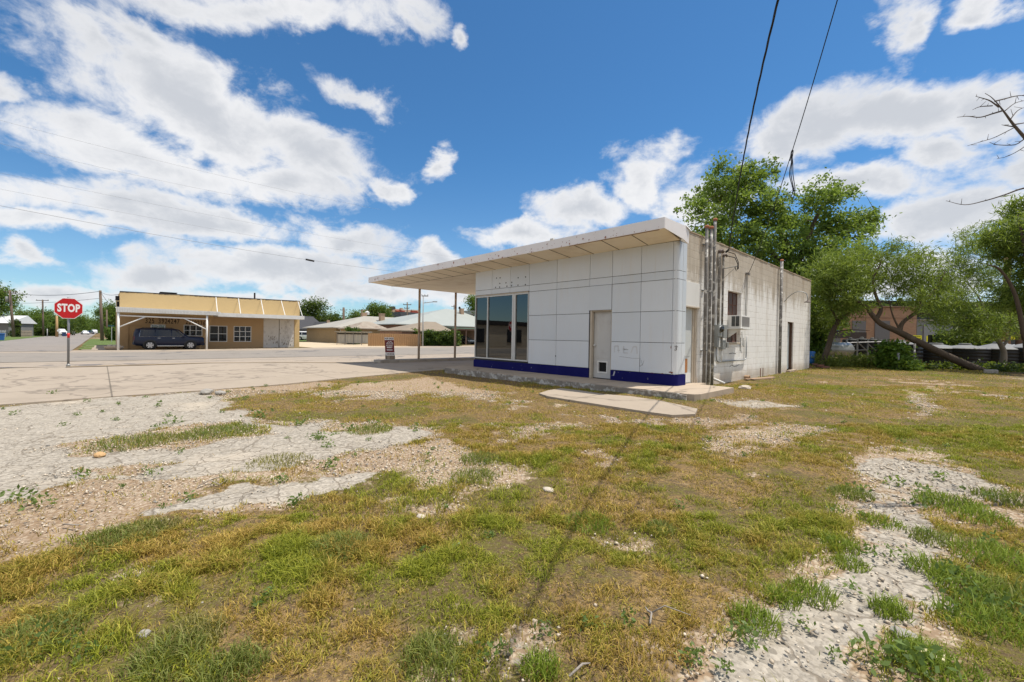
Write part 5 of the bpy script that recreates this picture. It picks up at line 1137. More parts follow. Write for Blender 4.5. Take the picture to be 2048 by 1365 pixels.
# ------------------------------------------------------------------ the tan shop across the street
def stucco(name, col, dark, line=0.):
    m, nt, bs = newmat(name); p = wpos(nt); a = noise(nt, p, .8, 6, .6); b = noise(nt, vscale(nt, p, (1, 1, 3)), 2.5, 5, .65)
    c = mixc(nt, a, col, [x*.9 for x in col]); c = mixc(nt, math_(nt, 'MULTIPLY', ramp(nt, b, .5, .8), .3), c, dark)
    nt.links.new(c, bs.inputs['Base Color']); bs.inputs['Roughness'].default_value = .9; bump(nt, bs, noise(nt, p, 18, 3, .6), .3, .02); return m
TANT = stucco('mustard stucco', (.60, .435, .215), (.47, .34, .18)); TANB = stucco('brown stucco', (.44, .285, .145), (.33, .21, .11))
CORRW = M('white corrugated metal', (.66, .66, .64), .45, .08, 2, stain=(.45, .42, .38), stain_amt=.4); OLDWHITE = M('peeling white door', (.62, .58, .53), .85, .1, 1.5, stain=(.28, .24, .2), stain_amt=.7)
def build_shop():
    X0 = -47.6; y0, y1 = on(239, 690, 0, X0)[1], on(598, 690, 0, X0)[1]; zt0 = on(239, 583.5, 0, X0)[2]; zt1 = on(598, 603, 0, X0)[2]; z0 = -.75
    t = T('tan_shop', 'long mustard and brown shop with white carport across the street', 'building', (X0, (y0+y1)/2, -.5))
    def yy(u): return on(u, 660, 0, X0)[1]
    def zz(u, v): return on(u, v, 0, X0)[2]
    q = MB(); zs_ = zz(420, 634)                                  # brown below the canopy, mustard above
    wins = [(yy(302), yy(330), zz(316, 677), zz(316, 650)), (yy(368), yy(404), zz(386, 672), zz(386, 651)), (yy(419.5), yy(454), zz(437, 683.5), zz(437, 652.5)), (yy(468), yy(502), zz(485, 683.5), zz(485, 653.5))]
    door = (yy(527), yy(588.5), z0-.1, zz(558, 639)); sdoor = (yy(257), yy(283), z0-.1, zz(270, 651))
    pierced(q, 0, X0, -.3, (y0, y1, z0, zs_), wins+[door, sdoor]); q.build('wall', TANB, t)
    q = MB(); q.box((X0-14, y0, z0), (X0-.301, y0+.25, zt0)); q.box((X0-14, y1-.25, z0), (X0-.301, y1, zt1)); q.box((X0-14, y0+.26, z0), (X0-13.8, y1-.26, zt1)); q.build('side_wall', TANT, t)
    q = MB(); ys = np.linspace(y0-.02, y1+.02, 40)
    for a, b_ in zip(ys[:-1], ys[1:]):
        za, zb = np.interp([a, b_], [y0, y1], [zt0, zt1]); j = random.uniform(-.03, .02)
        q.add([(X0+.03, a, zs_+.002), (X0+.03, b_, zs_+.002), (X0+.03, b_, zb+j), (X0+.03, a, za+j), (X0-.35, a, zs_+.002), (X0-.35, b_, zs_+.002), (X0-.35, b_, zb+j), (X0-.35, a, za+j)], [(0, 1, 2, 3), (7, 6, 5, 4), (3, 2, 6, 7), (0, 4, 5, 1), (0, 3, 7, 4), (1, 5, 6, 2)])
    q.build('parapet', TANT, t)
    q = MB()
    for a, b_ in zip(ys[:-1], ys[1:]):
        za, zb = np.interp([a, b_], [y0, y1], [zt0, zt1]); h = random.choice([.03, .05, .08])
        q.add([(X0+.045, a, za-h), (X0+.045, b_, zb-h*.6), (X0+.045, b_, zb+.05), (X0+.045, a, za+.05), (X0-.37, a, za+.05), (X0-.37, b_, zb+.05)], [(0, 1, 2, 3), (3, 2, 5, 4)])
    q.build('tar_edge', M('tar edge', (.045, .038, .035), .9, .4, 5), t)
    q = MB(); q.box((X0-13.7, y0+.3, zt0-1.0), (X0-.36, y1-.3, zt0-.9)); q.build('roof', BLACK, t)
    # corner pier in mustard at the right
    q = MB(); q.box((X0+.002, yy(589), z0), (X0+.028, y1+.02, zs_)); q.build('pier', TANT, t)
    FR = M('white window frame', (.68, .67, .64), .6)
    for i, (a, b_, za, zb) in enumerate(wins):
        nxm, nzm = ((2, 1), (3, 2), (2, 2), (3, 3))[i]; q = MB(); x = X0-.08
        for k in range(nxm+1): yk = a+(b_-a)*k/nxm; q.box((x-.03, yk-.03, za), (x+.09, yk+.03, zb))
        for k in range(nzm+1): zk = za+(zb-za)*k/nzm; q.box((x-.031, a-.03, zk-.028), (x+.091, b_+.03, zk+.028))
        w = q.build('window', FR, t); q = MB(); q.box((x-.01, a, za), (x, b_, zb)); q.build('pane', GLASS, w)
        q = MB(); q.box((X0-2.2, a-.8, za-.5), (X0-2.1, b_+.8, zb+.5)); q.build('room', M('dim room', (.10, .075, .055), .9, .4, 1.5), t)
        if i == 2: q = MB(); q.box((X0-.9, a+.3, za), (X0-.5, a+1.7, za+.75)); q.box((X0-.9, a+1.75, za), (X0-.5, b_-.2, za+.8)); q.build('carton', M('carton', (.38, .22, .12), .9), t)
        if i == 3: q = MB(); q.box((X0-.30, (a+b_)/2-.35, za+.12), (X0-.28, (a+b_)/2+.35, za+.55)); q.build('notice', M('notice white', (.6, .6, .6), .6), t)
    q = MB(); q.box((X0-.12, sdoor[0], z0), (X0-.08, sdoor[1], sdoor[3])); q.build('door', TANB, t)
    q = MB(); m_ = (door[0]+door[1])/2; q.box((X0-.06, door[0], z0), (X0-.02, m_-.03, door[3])); q.box((X0-.06, m_+.03, z0), (X0-.02, door[1], door[3])); d = q.build('door', OLDWHITE, t)
    q = MB()
    for _ in range(60):
        y = random.uniform(door[0]+.3, door[1]-.1); z = -.2+abs(random.gauss(0, .9)); s = random.uniform(.02, .10)
        if z < door[3]-.3: q.add([(X0-.012, y-s*.4, z), (X0-.012, y, z-s), (X0-.012, y+s*.5, z+.1*s), (X0-.012, y+.1*s, z+s*1.5)], [(0, 1, 2, 3)])
    q.build('paint_flake', M('flaked wood', (.22, .16, .11), .9), d)
    # phone number painted under the canopy
    NUM = M('dark painted digits', (.075, .05, .03), .9)
    for s, u, v in (('325', 299.5, 642.5), ('392', 325.5, 643), ('4247', 347, 643.5), ('226', 379.5, 645), ('9236', 399.5, 647)):
        text_mesh('painted_number', s, .66, (X0+.006, yy(u), zz(u, v)), (0, 1, 0), (0, 0, 1), NUM, t, .004, bold=.012, xs=.64, spacing=1.14)
    # carport: corrugated fascia, posts, braces; flat awning with tie rods
    XC = -43.9; pa, pb = on(236.5, 690, 0, XC)[1], on(414, 690, 0, XC)[1]
    za = on(236, 614, 0, XC)[2]; zb = on(236, 624.5, 0, XC)[2]; za2 = on(440, 624, 0, XC)[2]; zb2 = on(440, 631.5, 0, XC)[2]; pe = on(441, 628, 0, XC)[1]
    q = MB(); n = 70
    for i in range(n):
        f0, f1 = i/n, (i+.62)/n; A, B = pa-.15+(pe-pa+.15)*f0, pa-.15+(pe-pa+.15)*f1; z1_ = za+(za2-za)*f0; z0_ = zb+(zb2-zb)*f0
        q.box((XC, A, z0_), (XC+.05, B, z1_)); q.box((XC-.02, B, z0_), (XC+.015, pa-.15+(pe-pa+.15)*(i+1)/n, z1_))
    cf = q.build('carport_fascia', CORRW, t)
    q = MB(); q.add([(XC-.01, pa-.15, za-.08), (XC-.01, pe, za2-.08), (X0+.03, pe, za2+.1), (X0+.03, pa-.15, za+.1), (XC-.01, pa-.15, za-.14), (XC-.01, pe, za2-.14), (X0+.03, pe, za2+.04), (X0+.03, pa-.15, za+.04)], [(0, 1, 2, 3), (7, 6, 5, 4), (0, 4, 5, 1), (1, 5, 6, 2), (2, 6, 7, 3), (3, 7, 4, 0)]); q.build('carport_roof', CORRW, t)
    WP = M('white painted pipe', (.74, .74, .72), .5); zg_ = float(zg(XC, pa))
    for y in (pa, pb): q = MB(); q.tube([(XC-.12, y, zg_-.1), (XC-.12, y, zb2+.02)], .085, 8); q.build('post', WP, t, True)
    hb = on(237, 630, 0, XC)[2]; q = MB(); q.tube([(XC-.12, pa, hb-.05), (XC-.12, pb, hb-.12)], .055, 6); q.tube([(XC-.12, pa, hb-1.05), (XC-.12, pa+1.75, hb-.08)], .05, 6); q.tube([(XC-.12, pb, hb-1.1), (XC-.12, pb-1.75, hb-.1)], .05, 6); q.build('brace', WP, t, True)
    XA = -45.2; ae, af = on(436, 630, 0, XA)[1], on(609, 636, 0, XA)[1]; z1_, z0_ = on(609, 632.5, 0, XA)[2], on(609, 639.5, 0, XA)[2]; z1b, z0b = on(440, 626, 0, XA)[2], on(440, 633.5, 0, XA)[2]
    q = MB(); q.add([(XA, ae, z0b), (XA, af, z0_), (XA, af, z1_), (XA, ae, z1b), (X0+.032, ae, z0b), (X0+.032, af, z0_), (X0+.032, af, z1_), (X0+.032, ae, z1b)], [(0, 1, 2, 3), (7, 6, 5, 4), (3, 2, 6, 7), (0, 4, 5, 1), (0, 3, 7, 4), (1, 5, 6, 2)]); q.build('awning', CORRW, t)
    for ut, ub in ((431, 435), (476, 481.5), (521, 528), (561.5, 570.5), (595, 605)):
        yt = yy(ut); yb2 = on(ub, 628, 0, XA)[1]; zt = np.interp(yt, [y0, y1], [zt0, zt1]); q = MB(); q.tube([(X0+.05, yt, zt-.05), (XA-.05, yb2, np.interp(yb2, [ae, af], [z1b, z1_]))], .035, 5); q.build('tie_rod', WP, t)
    q = MB(); q.bbox((X0-5, yy(329), zt0-.35), (X0-3.9, yy(329)+1.3, zt0+.42), .06); q.bbox((X0-5.1, yy(329)-.05, zt0+.425), (X0-3.8, yy(329)+1.35, zt0+.50), .03); q.build('roof_vent', M('dark roof unit', (.05, .05, .05), .7, .3), t)
    q = MB(); q.lathe([(.09, -1), (.09, zt1+1.0)], (X0-5, yy(505)+1.3, 0), 8); q.build('stack', M('dark stack', (.06, .05, .05), .8), t)
    q = MB(); q.box((X0-.3, y0-.3, zt0-.8), (X0-.1, y0-.02, zt0-.4)); q.box((X0-.3, y0-.2, zt0-1.5), (X0-.15, y0-.02, zt0-.9)); q.build('bracket', BLACK, t)
build_shop()
p = gd(228, 37.3); q = MB(); q.lathe([(.45, 0), (.62, .12), (.66, .28), (.60, .34), (.45, .30), (0, .28)], (p[0], p[1], p[2]), 18); tb = q.build('planter', M('beige planter', (.50, .38, .27), .9, .2, 3, bmp=.3), None, True); tag(tb, 'round beige planter with rocks beside the left carport post', 'planter')
q = MB()
for i in range(8): a = i*.9; q.lathe([(0, -.09), (.11, -.03), (.1, .06), (0, .11)], (p[0]+.34*math.cos(a), p[1]+.34*math.sin(a), p[2]+.36), 6)
q.build('rocks', STONE, tb)

# ------------------------------------------------------------------ houses and fences across the street
ROOFG = M('weathered metal roof', (.37, .35, .30), .55, .12, .7, streak=False, stain=(.28, .22, .17), stain_amt=.4); ROOFM = M('pale metal roof', (.34, .36, .335), .5, .06, .5, stain=(.38, .40, .38), stain_amt=.4)
ROOFD = M('charcoal shingles', (.055, .055, .06), .9, .25, 1.5); ROOFB = M('tan shingles', (.26, .215, .165), .9, .2, 1.5); ROOFR = M('striped rusty roof', (.34, .29, .23), .7, .35, 1.2, stain=(.16, .09, .06), stain_amt=.7)
def brickm(name, a, b, mo, s=1.):
    m, nt, bs = newmat(name); p = wpos(nt); se = nn(nt, 'ShaderNodeSeparateXYZ'); nt.links.new(p, se.inputs[0]); cb = nn(nt, 'ShaderNodeCombineXYZ')
    nt.links.new(math_(nt, 'ADD', se.outputs[0], se.outputs[1]), cb.inputs[0]); nt.links.new(se.outputs[2], cb.inputs[1])
    br_ = nn(nt, 'ShaderNodeTexBrick'); br_.inputs['Scale'].default_value = 1; br_.inputs['Brick Width'].default_value = .23*s; br_.inputs['Row Height'].default_value = .078*s; br_.inputs['Mortar Size'].default_value = .008*s
    for k, c in (('Color1', a), ('Color2', b), ('Mortar', mo)): br_.inputs[k].default_value = (*c, 1)
    nt.links.new(cb.outputs[0], br_.inputs['Vector']); nt.links.new(mixc(nt, math_(nt, 'MULTIPLY', noise(nt, p, .7, 5, .6), .5), br_.outputs['Color'], [x*.6 for x in a]), bs.inputs['Base Color']); bs.inputs['Roughness'].default_value = .9; return m
BRY = brickm('yellow brick', (.36, .255, .12), (.29, .195, .09), (.3, .25, .18)); BRR = brickm('rosy brick', (.34, .19, .13), (.26, .14, .10), (.3, .25, .2)); BRT = brickm('tan brick', (.44, .29, .19), (.37, .24, .155), (.4, .33, .26))
WIN = M('dark house window', (.03, .033, .04), .15, .1); WOODW = M('white trim', (.68, .68, .66), .6)
def hip(name, label, xc, hw, ridge, eave, wall, roof, over=.6, wins=(), depth_back=None, cat='house'):
    """ridge (u0,v0,u1,v1) on plane x=xc; front eave (u0,v0,u1,v1) on plane x=xc+hw"""
    r0, r1 = on(ridge[0], ridge[1], 0, xc), on(ridge[2], ridge[3], 0, xc); e0, e1 = on(eave[0], eave[1], 0, xc+hw), on(eave[2], eave[3], 0, xc+hw)
    zr = (r0[2]+r1[2])/2; ze = (e0[2]+e1[2])/2; hb = depth_back or hw
    t = T(name, label, cat, (xc, (e0[1]+e1[1])/2, float(zg(xc, e0[1]))))
    q = MB(); th = .14
    V = [(xc+hw, e0[1], ze), (xc+hw, e1[1], ze), (xc-hb, e1[1], ze), (xc-hb, e0[1], ze), (xc, r0[1], zr), (xc, r1[1], zr)]
    q.add(V+[(x, y, z-th) for x, y, z in V[:4]], [(0, 1, 5, 4), (1, 2, 5), (2, 3, 4, 5), (3, 0, 4), (9, 8, 7, 6), (0, 6, 7, 1), (1, 7, 8, 2), (2, 8, 9, 3), (3, 9, 6, 0)]); rf = q.build('roof', roof, t)
    q = MB(); ya_, yb2 = min(e0[1], e1[1])+over, max(e0[1], e1[1])-over; q.box((xc-hb+over, ya_, -1.0), (xc+hw-over, yb2, ze-th-.003)); q.build('wall', wall, t)
    for (u0, u1, v0, v1) in wins:
        x = xc+hw-over; a, b_ = on(u0, 660, 0, x)[1], on(u1, 660, 0, x)[1]; z0, z1 = on(u0, v1, 0, x)[2], on(u0, v0, 0, x)[2]
        q = MB(); q.box((x+.003, a-.07, z0-.07), (x+.05, b_+.07, z1+.07)); w = q.build('window', WOODW, t); q = MB(); q.box((x+.051, a, z0), (x+.06, b_, z1)); q.build('pane', WIN, w)
    return t, rf
XB = gd(765, 84)[0]
h, rf = hip('brick_house', 'low yellow brick house with a long weathered metal hip roof', XB, 7.5, (728.5, 633, 806, 636), (667, 656.5, 822, 657.5), BRY, ROOFG, wins=((681, 686, 659, 668), (783, 793, 660.5, 668)))
c0 = on(763, 640, 0, XB+3.2); q = MB(); zt = on(763, 629, 0, XB+3.2)[2]; q.box((c0[0]-.4, c0[1]-.35, 1.), (c0[0]+.4, c0[1]+.45, zt)); q.box((c0[0]-.46, c0[1]-.41, zt+.002), (c0[0]+.46, c0[1]+.51, zt+.12)); q.build('chimney', BRT, rf)
c0 = on(727, 631, 0, XB-2); zt = on(727, 626, 0, XB-2)[2]; q = MB(); q.box((c0[0]-.4, c0[1]-.4, 2), (c0[0]+.4, c0[1]+.5, zt)); q.build('chimney', BRT, rf); q = MB(); q.lathe([(.0, .5), (.45, .2), (.4, -.3)], (c0[0]-1, c0[1]+1.2, zt), 10); q.build('vent', WOODW, rf)
XP = XB+11.5
hip('porch', 'low outbuilding with a rust streaked hip roof before the yellow brick house', XP, 3.2, (727, 643.5, 740, 643.5), (710, 656.8, 778, 658), BRY, ROOFR, over=.3)
XC2 = -66.0
h, rf = hip('metal_roof_house', 'large house under a broad pale metal hip roof behind the canopy posts', XC2, 8.0, (890, 619.3, 912, 618.8), (790, 652.3, 1010, 652.3), BRR, ROOFM, over=.7, wins=((796, 801, 660, 668),))
c0 = on(923, 626, 0, XC2+2); q = MB(); zt = on(923, 617.5, 0, XC2+2)[2]; q.box((c0[0]-.35, c0[1]-.35, 2.5), (c0[0]+.35, c0[1]+.35, zt)); ch = q.build('chimney', BRT, rf); q = MB(); q.lathe([(.2, 0), (.22, .3), (.0, .5)], (c0[0], c0[1]-.5, zt-.1), 8); q.build('cowl', BLACK, ch)
q = MB(); a = on(930, 622, 0, XC2-1); q.box((XC2-3, a[1], a[2]-.8), (XC2+1, a[1]+9, a[2]+.0)); q.build('roof', ROOFM, h)
XC3 = -50.5
hip('carport_house', 'low tan hip roof over a vine covered wall across the street', XC3, 3.4, (852, 643.8, 871, 644), (802, 661.7, 908, 663), BRR, ROOFB, over=.25)
def build_carport():
    x0 = XC3+1.5; a = on(909, 657, 0, x0); b_ = on(1010, 657, 0, x0); t = T('carport', 'shadowy open carport with a green roof edge beside the vine wall', 'carport', (x0, a[1], float(zg(x0, a[1]))))
    z1_ = on(905, 655.5, 0, x0)[2]; q = MB(); q.box((x0-8, a[1]-.6, z1_-.12), (x0+.3, b_[1], z1_)); q.build('roof', M('green metal edge', (.20, .33, .25), .5), t)
    q = MB(); q.box((x0+.0, a[1]-.5, z1_-.36), (x0+.15, b_[1], z1_-.125)); q.build('beam', M('brown beam', (.23, .15, .12), .8), t)
    q = MB(); q.box((x0-8, a[1]-.6, -.5), (x0-7.8, b_[1], z1_-.13)); q.box((x0-7.7, a[1]-.6, -.5), (x0-.5, a[1]-.45, z1_-.13)); q.build('wall', M('brown carport wall', (.19, .125, .08), .9, .2), t)
    for k in (2.2, 8.): q = MB(); q.box((x0-.1, a[1]+k, -.4), (x0+.02, a[1]+k+.12, z1_-.365)); q.build('post', MATS['brown beam'], t)
    for i in (3.0,): vehicle('parked_car', 'dark car standing in the shade of the green edged carport', 'car', (x0-4, a[1]+4.6, float(zg(x0-4, a[1]+4))), math.radians(5), GREYC, SEDT, SEDC, detail=False)
build_carport()
# vine wall
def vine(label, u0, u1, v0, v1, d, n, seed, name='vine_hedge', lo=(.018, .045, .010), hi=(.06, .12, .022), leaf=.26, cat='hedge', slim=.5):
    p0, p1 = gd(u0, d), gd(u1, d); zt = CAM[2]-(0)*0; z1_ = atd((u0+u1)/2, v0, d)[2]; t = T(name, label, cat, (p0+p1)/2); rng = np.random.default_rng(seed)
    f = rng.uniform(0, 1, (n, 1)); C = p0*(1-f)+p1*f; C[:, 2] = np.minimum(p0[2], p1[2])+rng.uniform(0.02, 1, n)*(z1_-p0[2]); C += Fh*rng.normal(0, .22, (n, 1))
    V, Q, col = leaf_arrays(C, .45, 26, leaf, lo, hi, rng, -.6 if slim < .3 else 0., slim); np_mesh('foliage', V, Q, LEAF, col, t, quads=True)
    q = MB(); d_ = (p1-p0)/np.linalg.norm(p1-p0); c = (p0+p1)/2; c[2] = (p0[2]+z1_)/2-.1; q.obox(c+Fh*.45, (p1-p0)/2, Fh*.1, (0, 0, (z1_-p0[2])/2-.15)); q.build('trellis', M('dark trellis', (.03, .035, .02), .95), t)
vine('thick dark green vines covering the wall under the tan hip roof', 847, 918, 664, 693, 58.5, 300, 41)
vine('rounded bush rising over the right end of the tan fence', 821, 838, 659, 690, 60, 60, 42, 'bush', (.03, .07, .012), (.10, .18, .03), cat='bush')
vine('small dark vine clump above the grey screen fence', 692, 718, 656, 686, 64, 60, 43, 'vine_clump', cat='vine')
FTAN = M('tan corrugated fence', (.40, .245, .125), .7, .06, 1, stain=(.33, .19, .10), stain_amt=.3); FGREY = M('pale grey sheet fence', (.42, .42, .40), .6, .06, 1)
def fence(label, u0, d0, u1, d1, vtop, mat, corr=.28, name='sheet_fence', zlift=0.):
    p0, p1 = gd(u0, d0), gd(u1, d1); t = T(name, label, 'fence', (p0+p1)/2); d = p1-p0; d[2] = 0; l = np.linalg.norm(d); d /= l; nrm = np.array([d[1], -d[0], 0]); h = atd(u0, vtop, d0)[2]-p0[2]
    k = int(l/corr); q = MB(); vs = []
    for i in range(k+1):
        for o in ((0, .0), (.45, .0), (.55, .05), (.95, .05)):
            c = p0+d*min(l, (i+o[0])*corr)+nrm*o[1]; g = float(zg(c[0], c[1])); vs += [(c[0], c[1], g+zlift), (c[0], c[1], p0[2]+h)]
    n = len(vs)//2; q.add(vs, [(2*i, 2*i+2, 2*i+3, 2*i+1) for i in range(n-1)]); off = [(x-nrm[0]*.03, y-nrm[1]*.03, z) for x, y, z in vs]; q.add(off, [(2*i, 2*i+1, 2*i+3, 2*i+2) for i in range(n-1)])
    q.build('panel', mat, t); return t, p0, d, l, h, nrm
fence('tan corrugated metal fence across the street behind the sale sign', 735.8, 56, 842, 58, 667, FTAN)
t, p0, d, l, h, nrm = fence('pale grey sheet screen on posts left of the tan fence', 675, 62, 741, 60, 664, FGREY, .6, 'screen_fence', .25)
for i in range(5):
    c = p0+d*l*i/4+nrm*.12; q = MB(); q.tube([(c[0], c[1], c[2]-.2), (c[0], c[1], p0[2]+h+.02)], .04, 6); q.build('post', M('grey fence post', (.3, .3, .3), .6), t)
q = MB(); q.obox(p0+d*l/2+np.array([0, 0, h+.02])+nrm*.15, d*(l/2+.1), nrm*.35, (0, 0, .03)); q.build('cap_rail', FGREY, t); q = MB(); q.obox(p0+d*l/2+np.array([0, 0, h-.25])+nrm*.06, d*l/2, nrm*.02, (0, 0, .09)); q.build('dark_band', TRIMB, t)
XA_ = gd(615, 104)[0]
h, rf = hip('dark_roof_house', 'grey house with a steep charcoal roof and a tan brick gable wing', XA_, 9, (540, 631, 626, 632.5), (520, 657.5, 655, 658.5), M('grey clapboard', (.36, .37, .37), .8), ROOFD, wins=((612, 617, 659.5, 668), (623, 633, 658.5, 668)))
def gable():
    x = XA_+12; yl, yr = on(634, 660, 0, x)[1], on(672, 660, 0, x)[1]; ym = on(654, 660, 0, x)[1]; ze = on(636, 657, 0, x)[2]; zr = on(654, 645, 0, x)[2]
    q = MB(); z0 = -1; q.add([(x, yl, z0), (x, yr, z0), (x, yr, ze), (x, ym, zr), (x, yl, ze), (x-9, yl, z0), (x-9, yr, z0), (x-9, yr, ze), (x-9, ym, zr), (x-9, yl, ze)], [(0, 1, 2, 3, 4), (9, 8, 7, 6, 5), (1, 6, 7, 2), (5, 0, 4, 9)]); q.build('gable_wing', BRT, h)
    q = MB(); q.box((x+.01, ym-.35, -1), (x+.5, ym+.9, ze+.3)); q.add([(x+.01, ym-.35, ze+.302), (x+.5, ym-.35, ze+.302), (x+.5, ym+.9, ze+.302), (x+.01, ym+.9, ze+.302), (x+.01, ym-.1, zr+.5), (x+.45, ym-.1, zr+.5), (x+.45, ym+.35, zr+.5), (x+.01, ym+.35, zr+.5)], [(4, 5, 6, 7), (0, 1, 5, 4), (1, 2, 6, 5), (2, 3, 7, 6), (3, 0, 4, 7)]); q.build('chimney', BRT, h)
    q = MB()
    for s, ye in ((-1, yl-.5), (1, yr+.5)):
        z = ze-.3; q.add([(x+.4, ye, z), (x+.4, ym, zr+.12), (x-9, ym, zr+.12), (x-9, ye, z), (x+.4, ye, z-.2), (x+.4, ym, zr-.08)], [(0, 1, 2, 3), (0, 4, 5, 1)])
    q.build('roof', ROOFD, h)
    for u0, u1 in ((640, 646), (660, 667)): a, b_ = on(u0, 660, 0, x)[1], on(u1, 660, 0, x)[1]; q = MB(); q.box((x+.003, a, on(u0, 666, 0, x)[2]), (x+.05, b_, on(u0, 658.5, 0, x)[2])); q.build('window', WIN, h)
    q = MB(); a = on(612, 660, 0, XA_+8.5)[1]; q.box((XA_+8.45, a, -.5), (XA_+8.55, a+.9, 1.9)); q.build('door', WOODW, h)
gable()
# far downtown blocks
def block(name, label, u0, u1, vt, d, mat, dep=14, extra=None, cat='building'):
    p0, p1 = gd(u0, d), gd(u1, d); z1_ = atd((u0+u1)/2, vt, d)[2]; t = T(name, label, cat, (p0+p1)/2); YA = np.array([0, 1., 0]); XN = np.array([-1., 0, 0]); xf = float((p0+p1)[0]/2); ya, yb = on(u0, 640, 0, xf)[1], on(u1, 640, 0, xf)[1]; c = np.array([xf-dep/2, (ya+yb)/2, (z1_-1)/2])
    q = MB(); q.obox(c, YA*(yb-ya)/2, XN*dep/2, (0, 0, (z1_+1)/2)); q.build('wall', mat, t)
    def face(u_0, u_1, v0, v1, m, nm, out=.15):
        a, b_ = on(u_0, v0, 0, xf), on(u_1, v1, 0, xf); cc = (a+b_)/2; q = MB(); q.obox(cc-XN*out*.5, YA*abs(b_[1]-a[1])/2, XN*out*.5, (0, 0, abs(a[2]-b_[2])/2)); return q.build(nm, m, t)
    if extra: extra(face)
    return t
SAND = M('sandstone block wall', (.60, .46, .36), .9, .15, .2, stain=(.34, .25, .19), stain_amt=.4); REDR = M('red tile roof', (.42, .075, .045), .8, .15, .5)
def ex(face):
    for u in (772, 783, 796, 812): face(u-2.2, u+2.2, 630.5, 634.5, WIN, 'window')
    face(790, 807, 621.2, 624.2, REDR, 'roof', 1.2); face(821, 836, 623, 626.5, REDR, 'roof', 1.2); face(822, 835, 619.8, 622.6, SAND, 'parapet', .8)
    face(778, 785, 613.5, 620, M('dark tank', (.07, .065, .06), .8), 'roof_tank', 2.5); face(799, 803, 616.5, 621, SAND, 'chimney', 1.5); face(766, 786, 617.3, 619.2, SAND, 'cornice', .5)
block('sandstone_block', 'distant sandstone building with red tile roofs on the skyline', 766, 838, 619, 190, SAND, 22, ex)
block('dark_warehouse', 'distant dark blue grey metal building behind the pale roofs', 801, 872, 626, 150, M('dark slate metal', (.075, .085, .10), .6, .15, .3), 20)

def corner_building():
    t = T('corner_building', 'building with a dark roof band outside the left edge, mirrored in the show window', 'building', (-50, -40, -.5))
    q = MB(); q.box((-62, -75, -.8), (-46, -26, 3.0)); q.build('wall', M('dull tan wall', (.60, .52, .41), .9, .2, .5), t); q = MB(); q.box((-62.3, -75.3, 3.003), (-45.7, -25.7, 3.7)); q.build('roof_band', M('dark roof band', (.05, .045, .045), .8), t)
    for i in range(6): q = MB(); y = -72+i*8; q.box((-45.99, y, .3), (-45.9, y+3.2, 2.4)); q.build('window', WIN, t)
corner_building()
simple_tree('tree standing beside the corner building, mirrored in the show window', 0, 0, 60, [(-620, 560, 120, 110), (-760, 600, 120, 90)], 160, 34, .4, seed=91, **dict(lo=(.04, .08, .015), hi=(.12, .19, .04)))
# ------------------------------------------------------------------ poles, left side street, trees across
POLEW = M('weathered pole', (.16, .12, .09), .95, .3, 5, streak=True, bmp=.4); POLET = M('tan pole', (.42, .27, .13), .9, .2, 4, streak=True); POLEG = M('grey steel pole', (.40, .41, .41), .5, .08)
def pole(label, u, d, vtop, r, mat=POLEW, utop=None, arms=(), extra=None, cat='pole', name='utility_pole'):
    b = gd(u, d); k = d/FPX; tp = atd(utop or u, vtop, d); t = T(name, label, cat, b); q = MB(); q.tube([b-np.array([0, 0, .3]), tp], [r, r*.72], 8); q.build('shaft', mat, t, True)
    for (v, a, b_) in arms:
        f = (v-vtop)/(690-vtop); uu = (utop or u)+(u-(utop or u))*f; c = atd(uu, v, d); q = MB(); q.obox(c+Rh*(b_+a)/2*k, Rh*(b_-a)/2*k, Fh*.06, (0, 0, .07))
        for s in (a, b_, (a+b_)/2): q.lathe([(.05, 0), (.06, .1), (.03, .18)], tuple(c+Rh*s*.92*k+np.array([0, 0, .06])), 6)
        q.build('crossarm', mat, t)
    if extra: extra(t, d, k)
    return t
pole('brown wooden pole standing just left of the tan shop', 204.5, 70, 581.5, .23, utop=200.5)
def transf(t, d, k): q = MB(); c = atd(20, 599, d); q.lathe([(0, -.6), (.32, -.55), (.34, .5), (0, .6)], tuple(c-Rh*.5), 10); q.build('transformer', BOXG, t, True)
pole('leaning utility pole with crossarm at the far left', 28, 88, 581, .24, utop=19.5, arms=((584.5, -12, 14), (587, 2, 12)), extra=transf)
pole('thin dark pole with wide crossarm over the left trees', 86.5, 105, 600, .2, utop=85.2, arms=((601.3, -13, 12),))
pole('bright tan wooden pole left of the stop sign', 113.7, 100, 632, .26, POLET)
pole('slender pole down the side street, first behind the shop corner pole', 213.5, 95, 620, .17)
pole('thin pole down the side street, farthest of the right hand row', 218.5, 130, 627, .17)
pole('grey pole above the gap between the houses', 687, 120, 615.5, .42, utop=687.3, arms=((620.5, -7, 7),))
pole('dark pole with double crossarms before the sandstone building', 814.5, 95, 605, .18, arms=((609.8, -8, 8), (617, -6, 4)))
pole('small distant crossarm pole behind the far canopy post', 908, 140, 610, .16, arms=((613.5, -5, 3),))
def lamp(t, d, k): q = MB(); a = atd(846.5, 606.5, d); q.tube([a, atd(868, 604, d)], .05, 6); q.build('lamp_arm', POLEG, t); q = MB(); q.obox(atd(870, 604, d), Rh*.3, Fh*.1, (0, 0, .06)); q.build('lamp_head', POLEG, t)
pole('pale grey street lamp pole between the canopy posts', 845.5, 57, 592, .09, POLEG, utop=846.5, arms=((592.4, -3, 10),), extra=lamp, cat='street lamp', name='street_lamp')
pole('short grey post on the verge left of the tan pole', 94.5, 100, 658, .09, POLEG, name='verge_post')
pole('dark brown wooden post with strung wires at the right edge', 2036, 30, 592, .19, M('brown post', (.14, .085, .06), .95, .25, 5, streak=True), utop=2043)
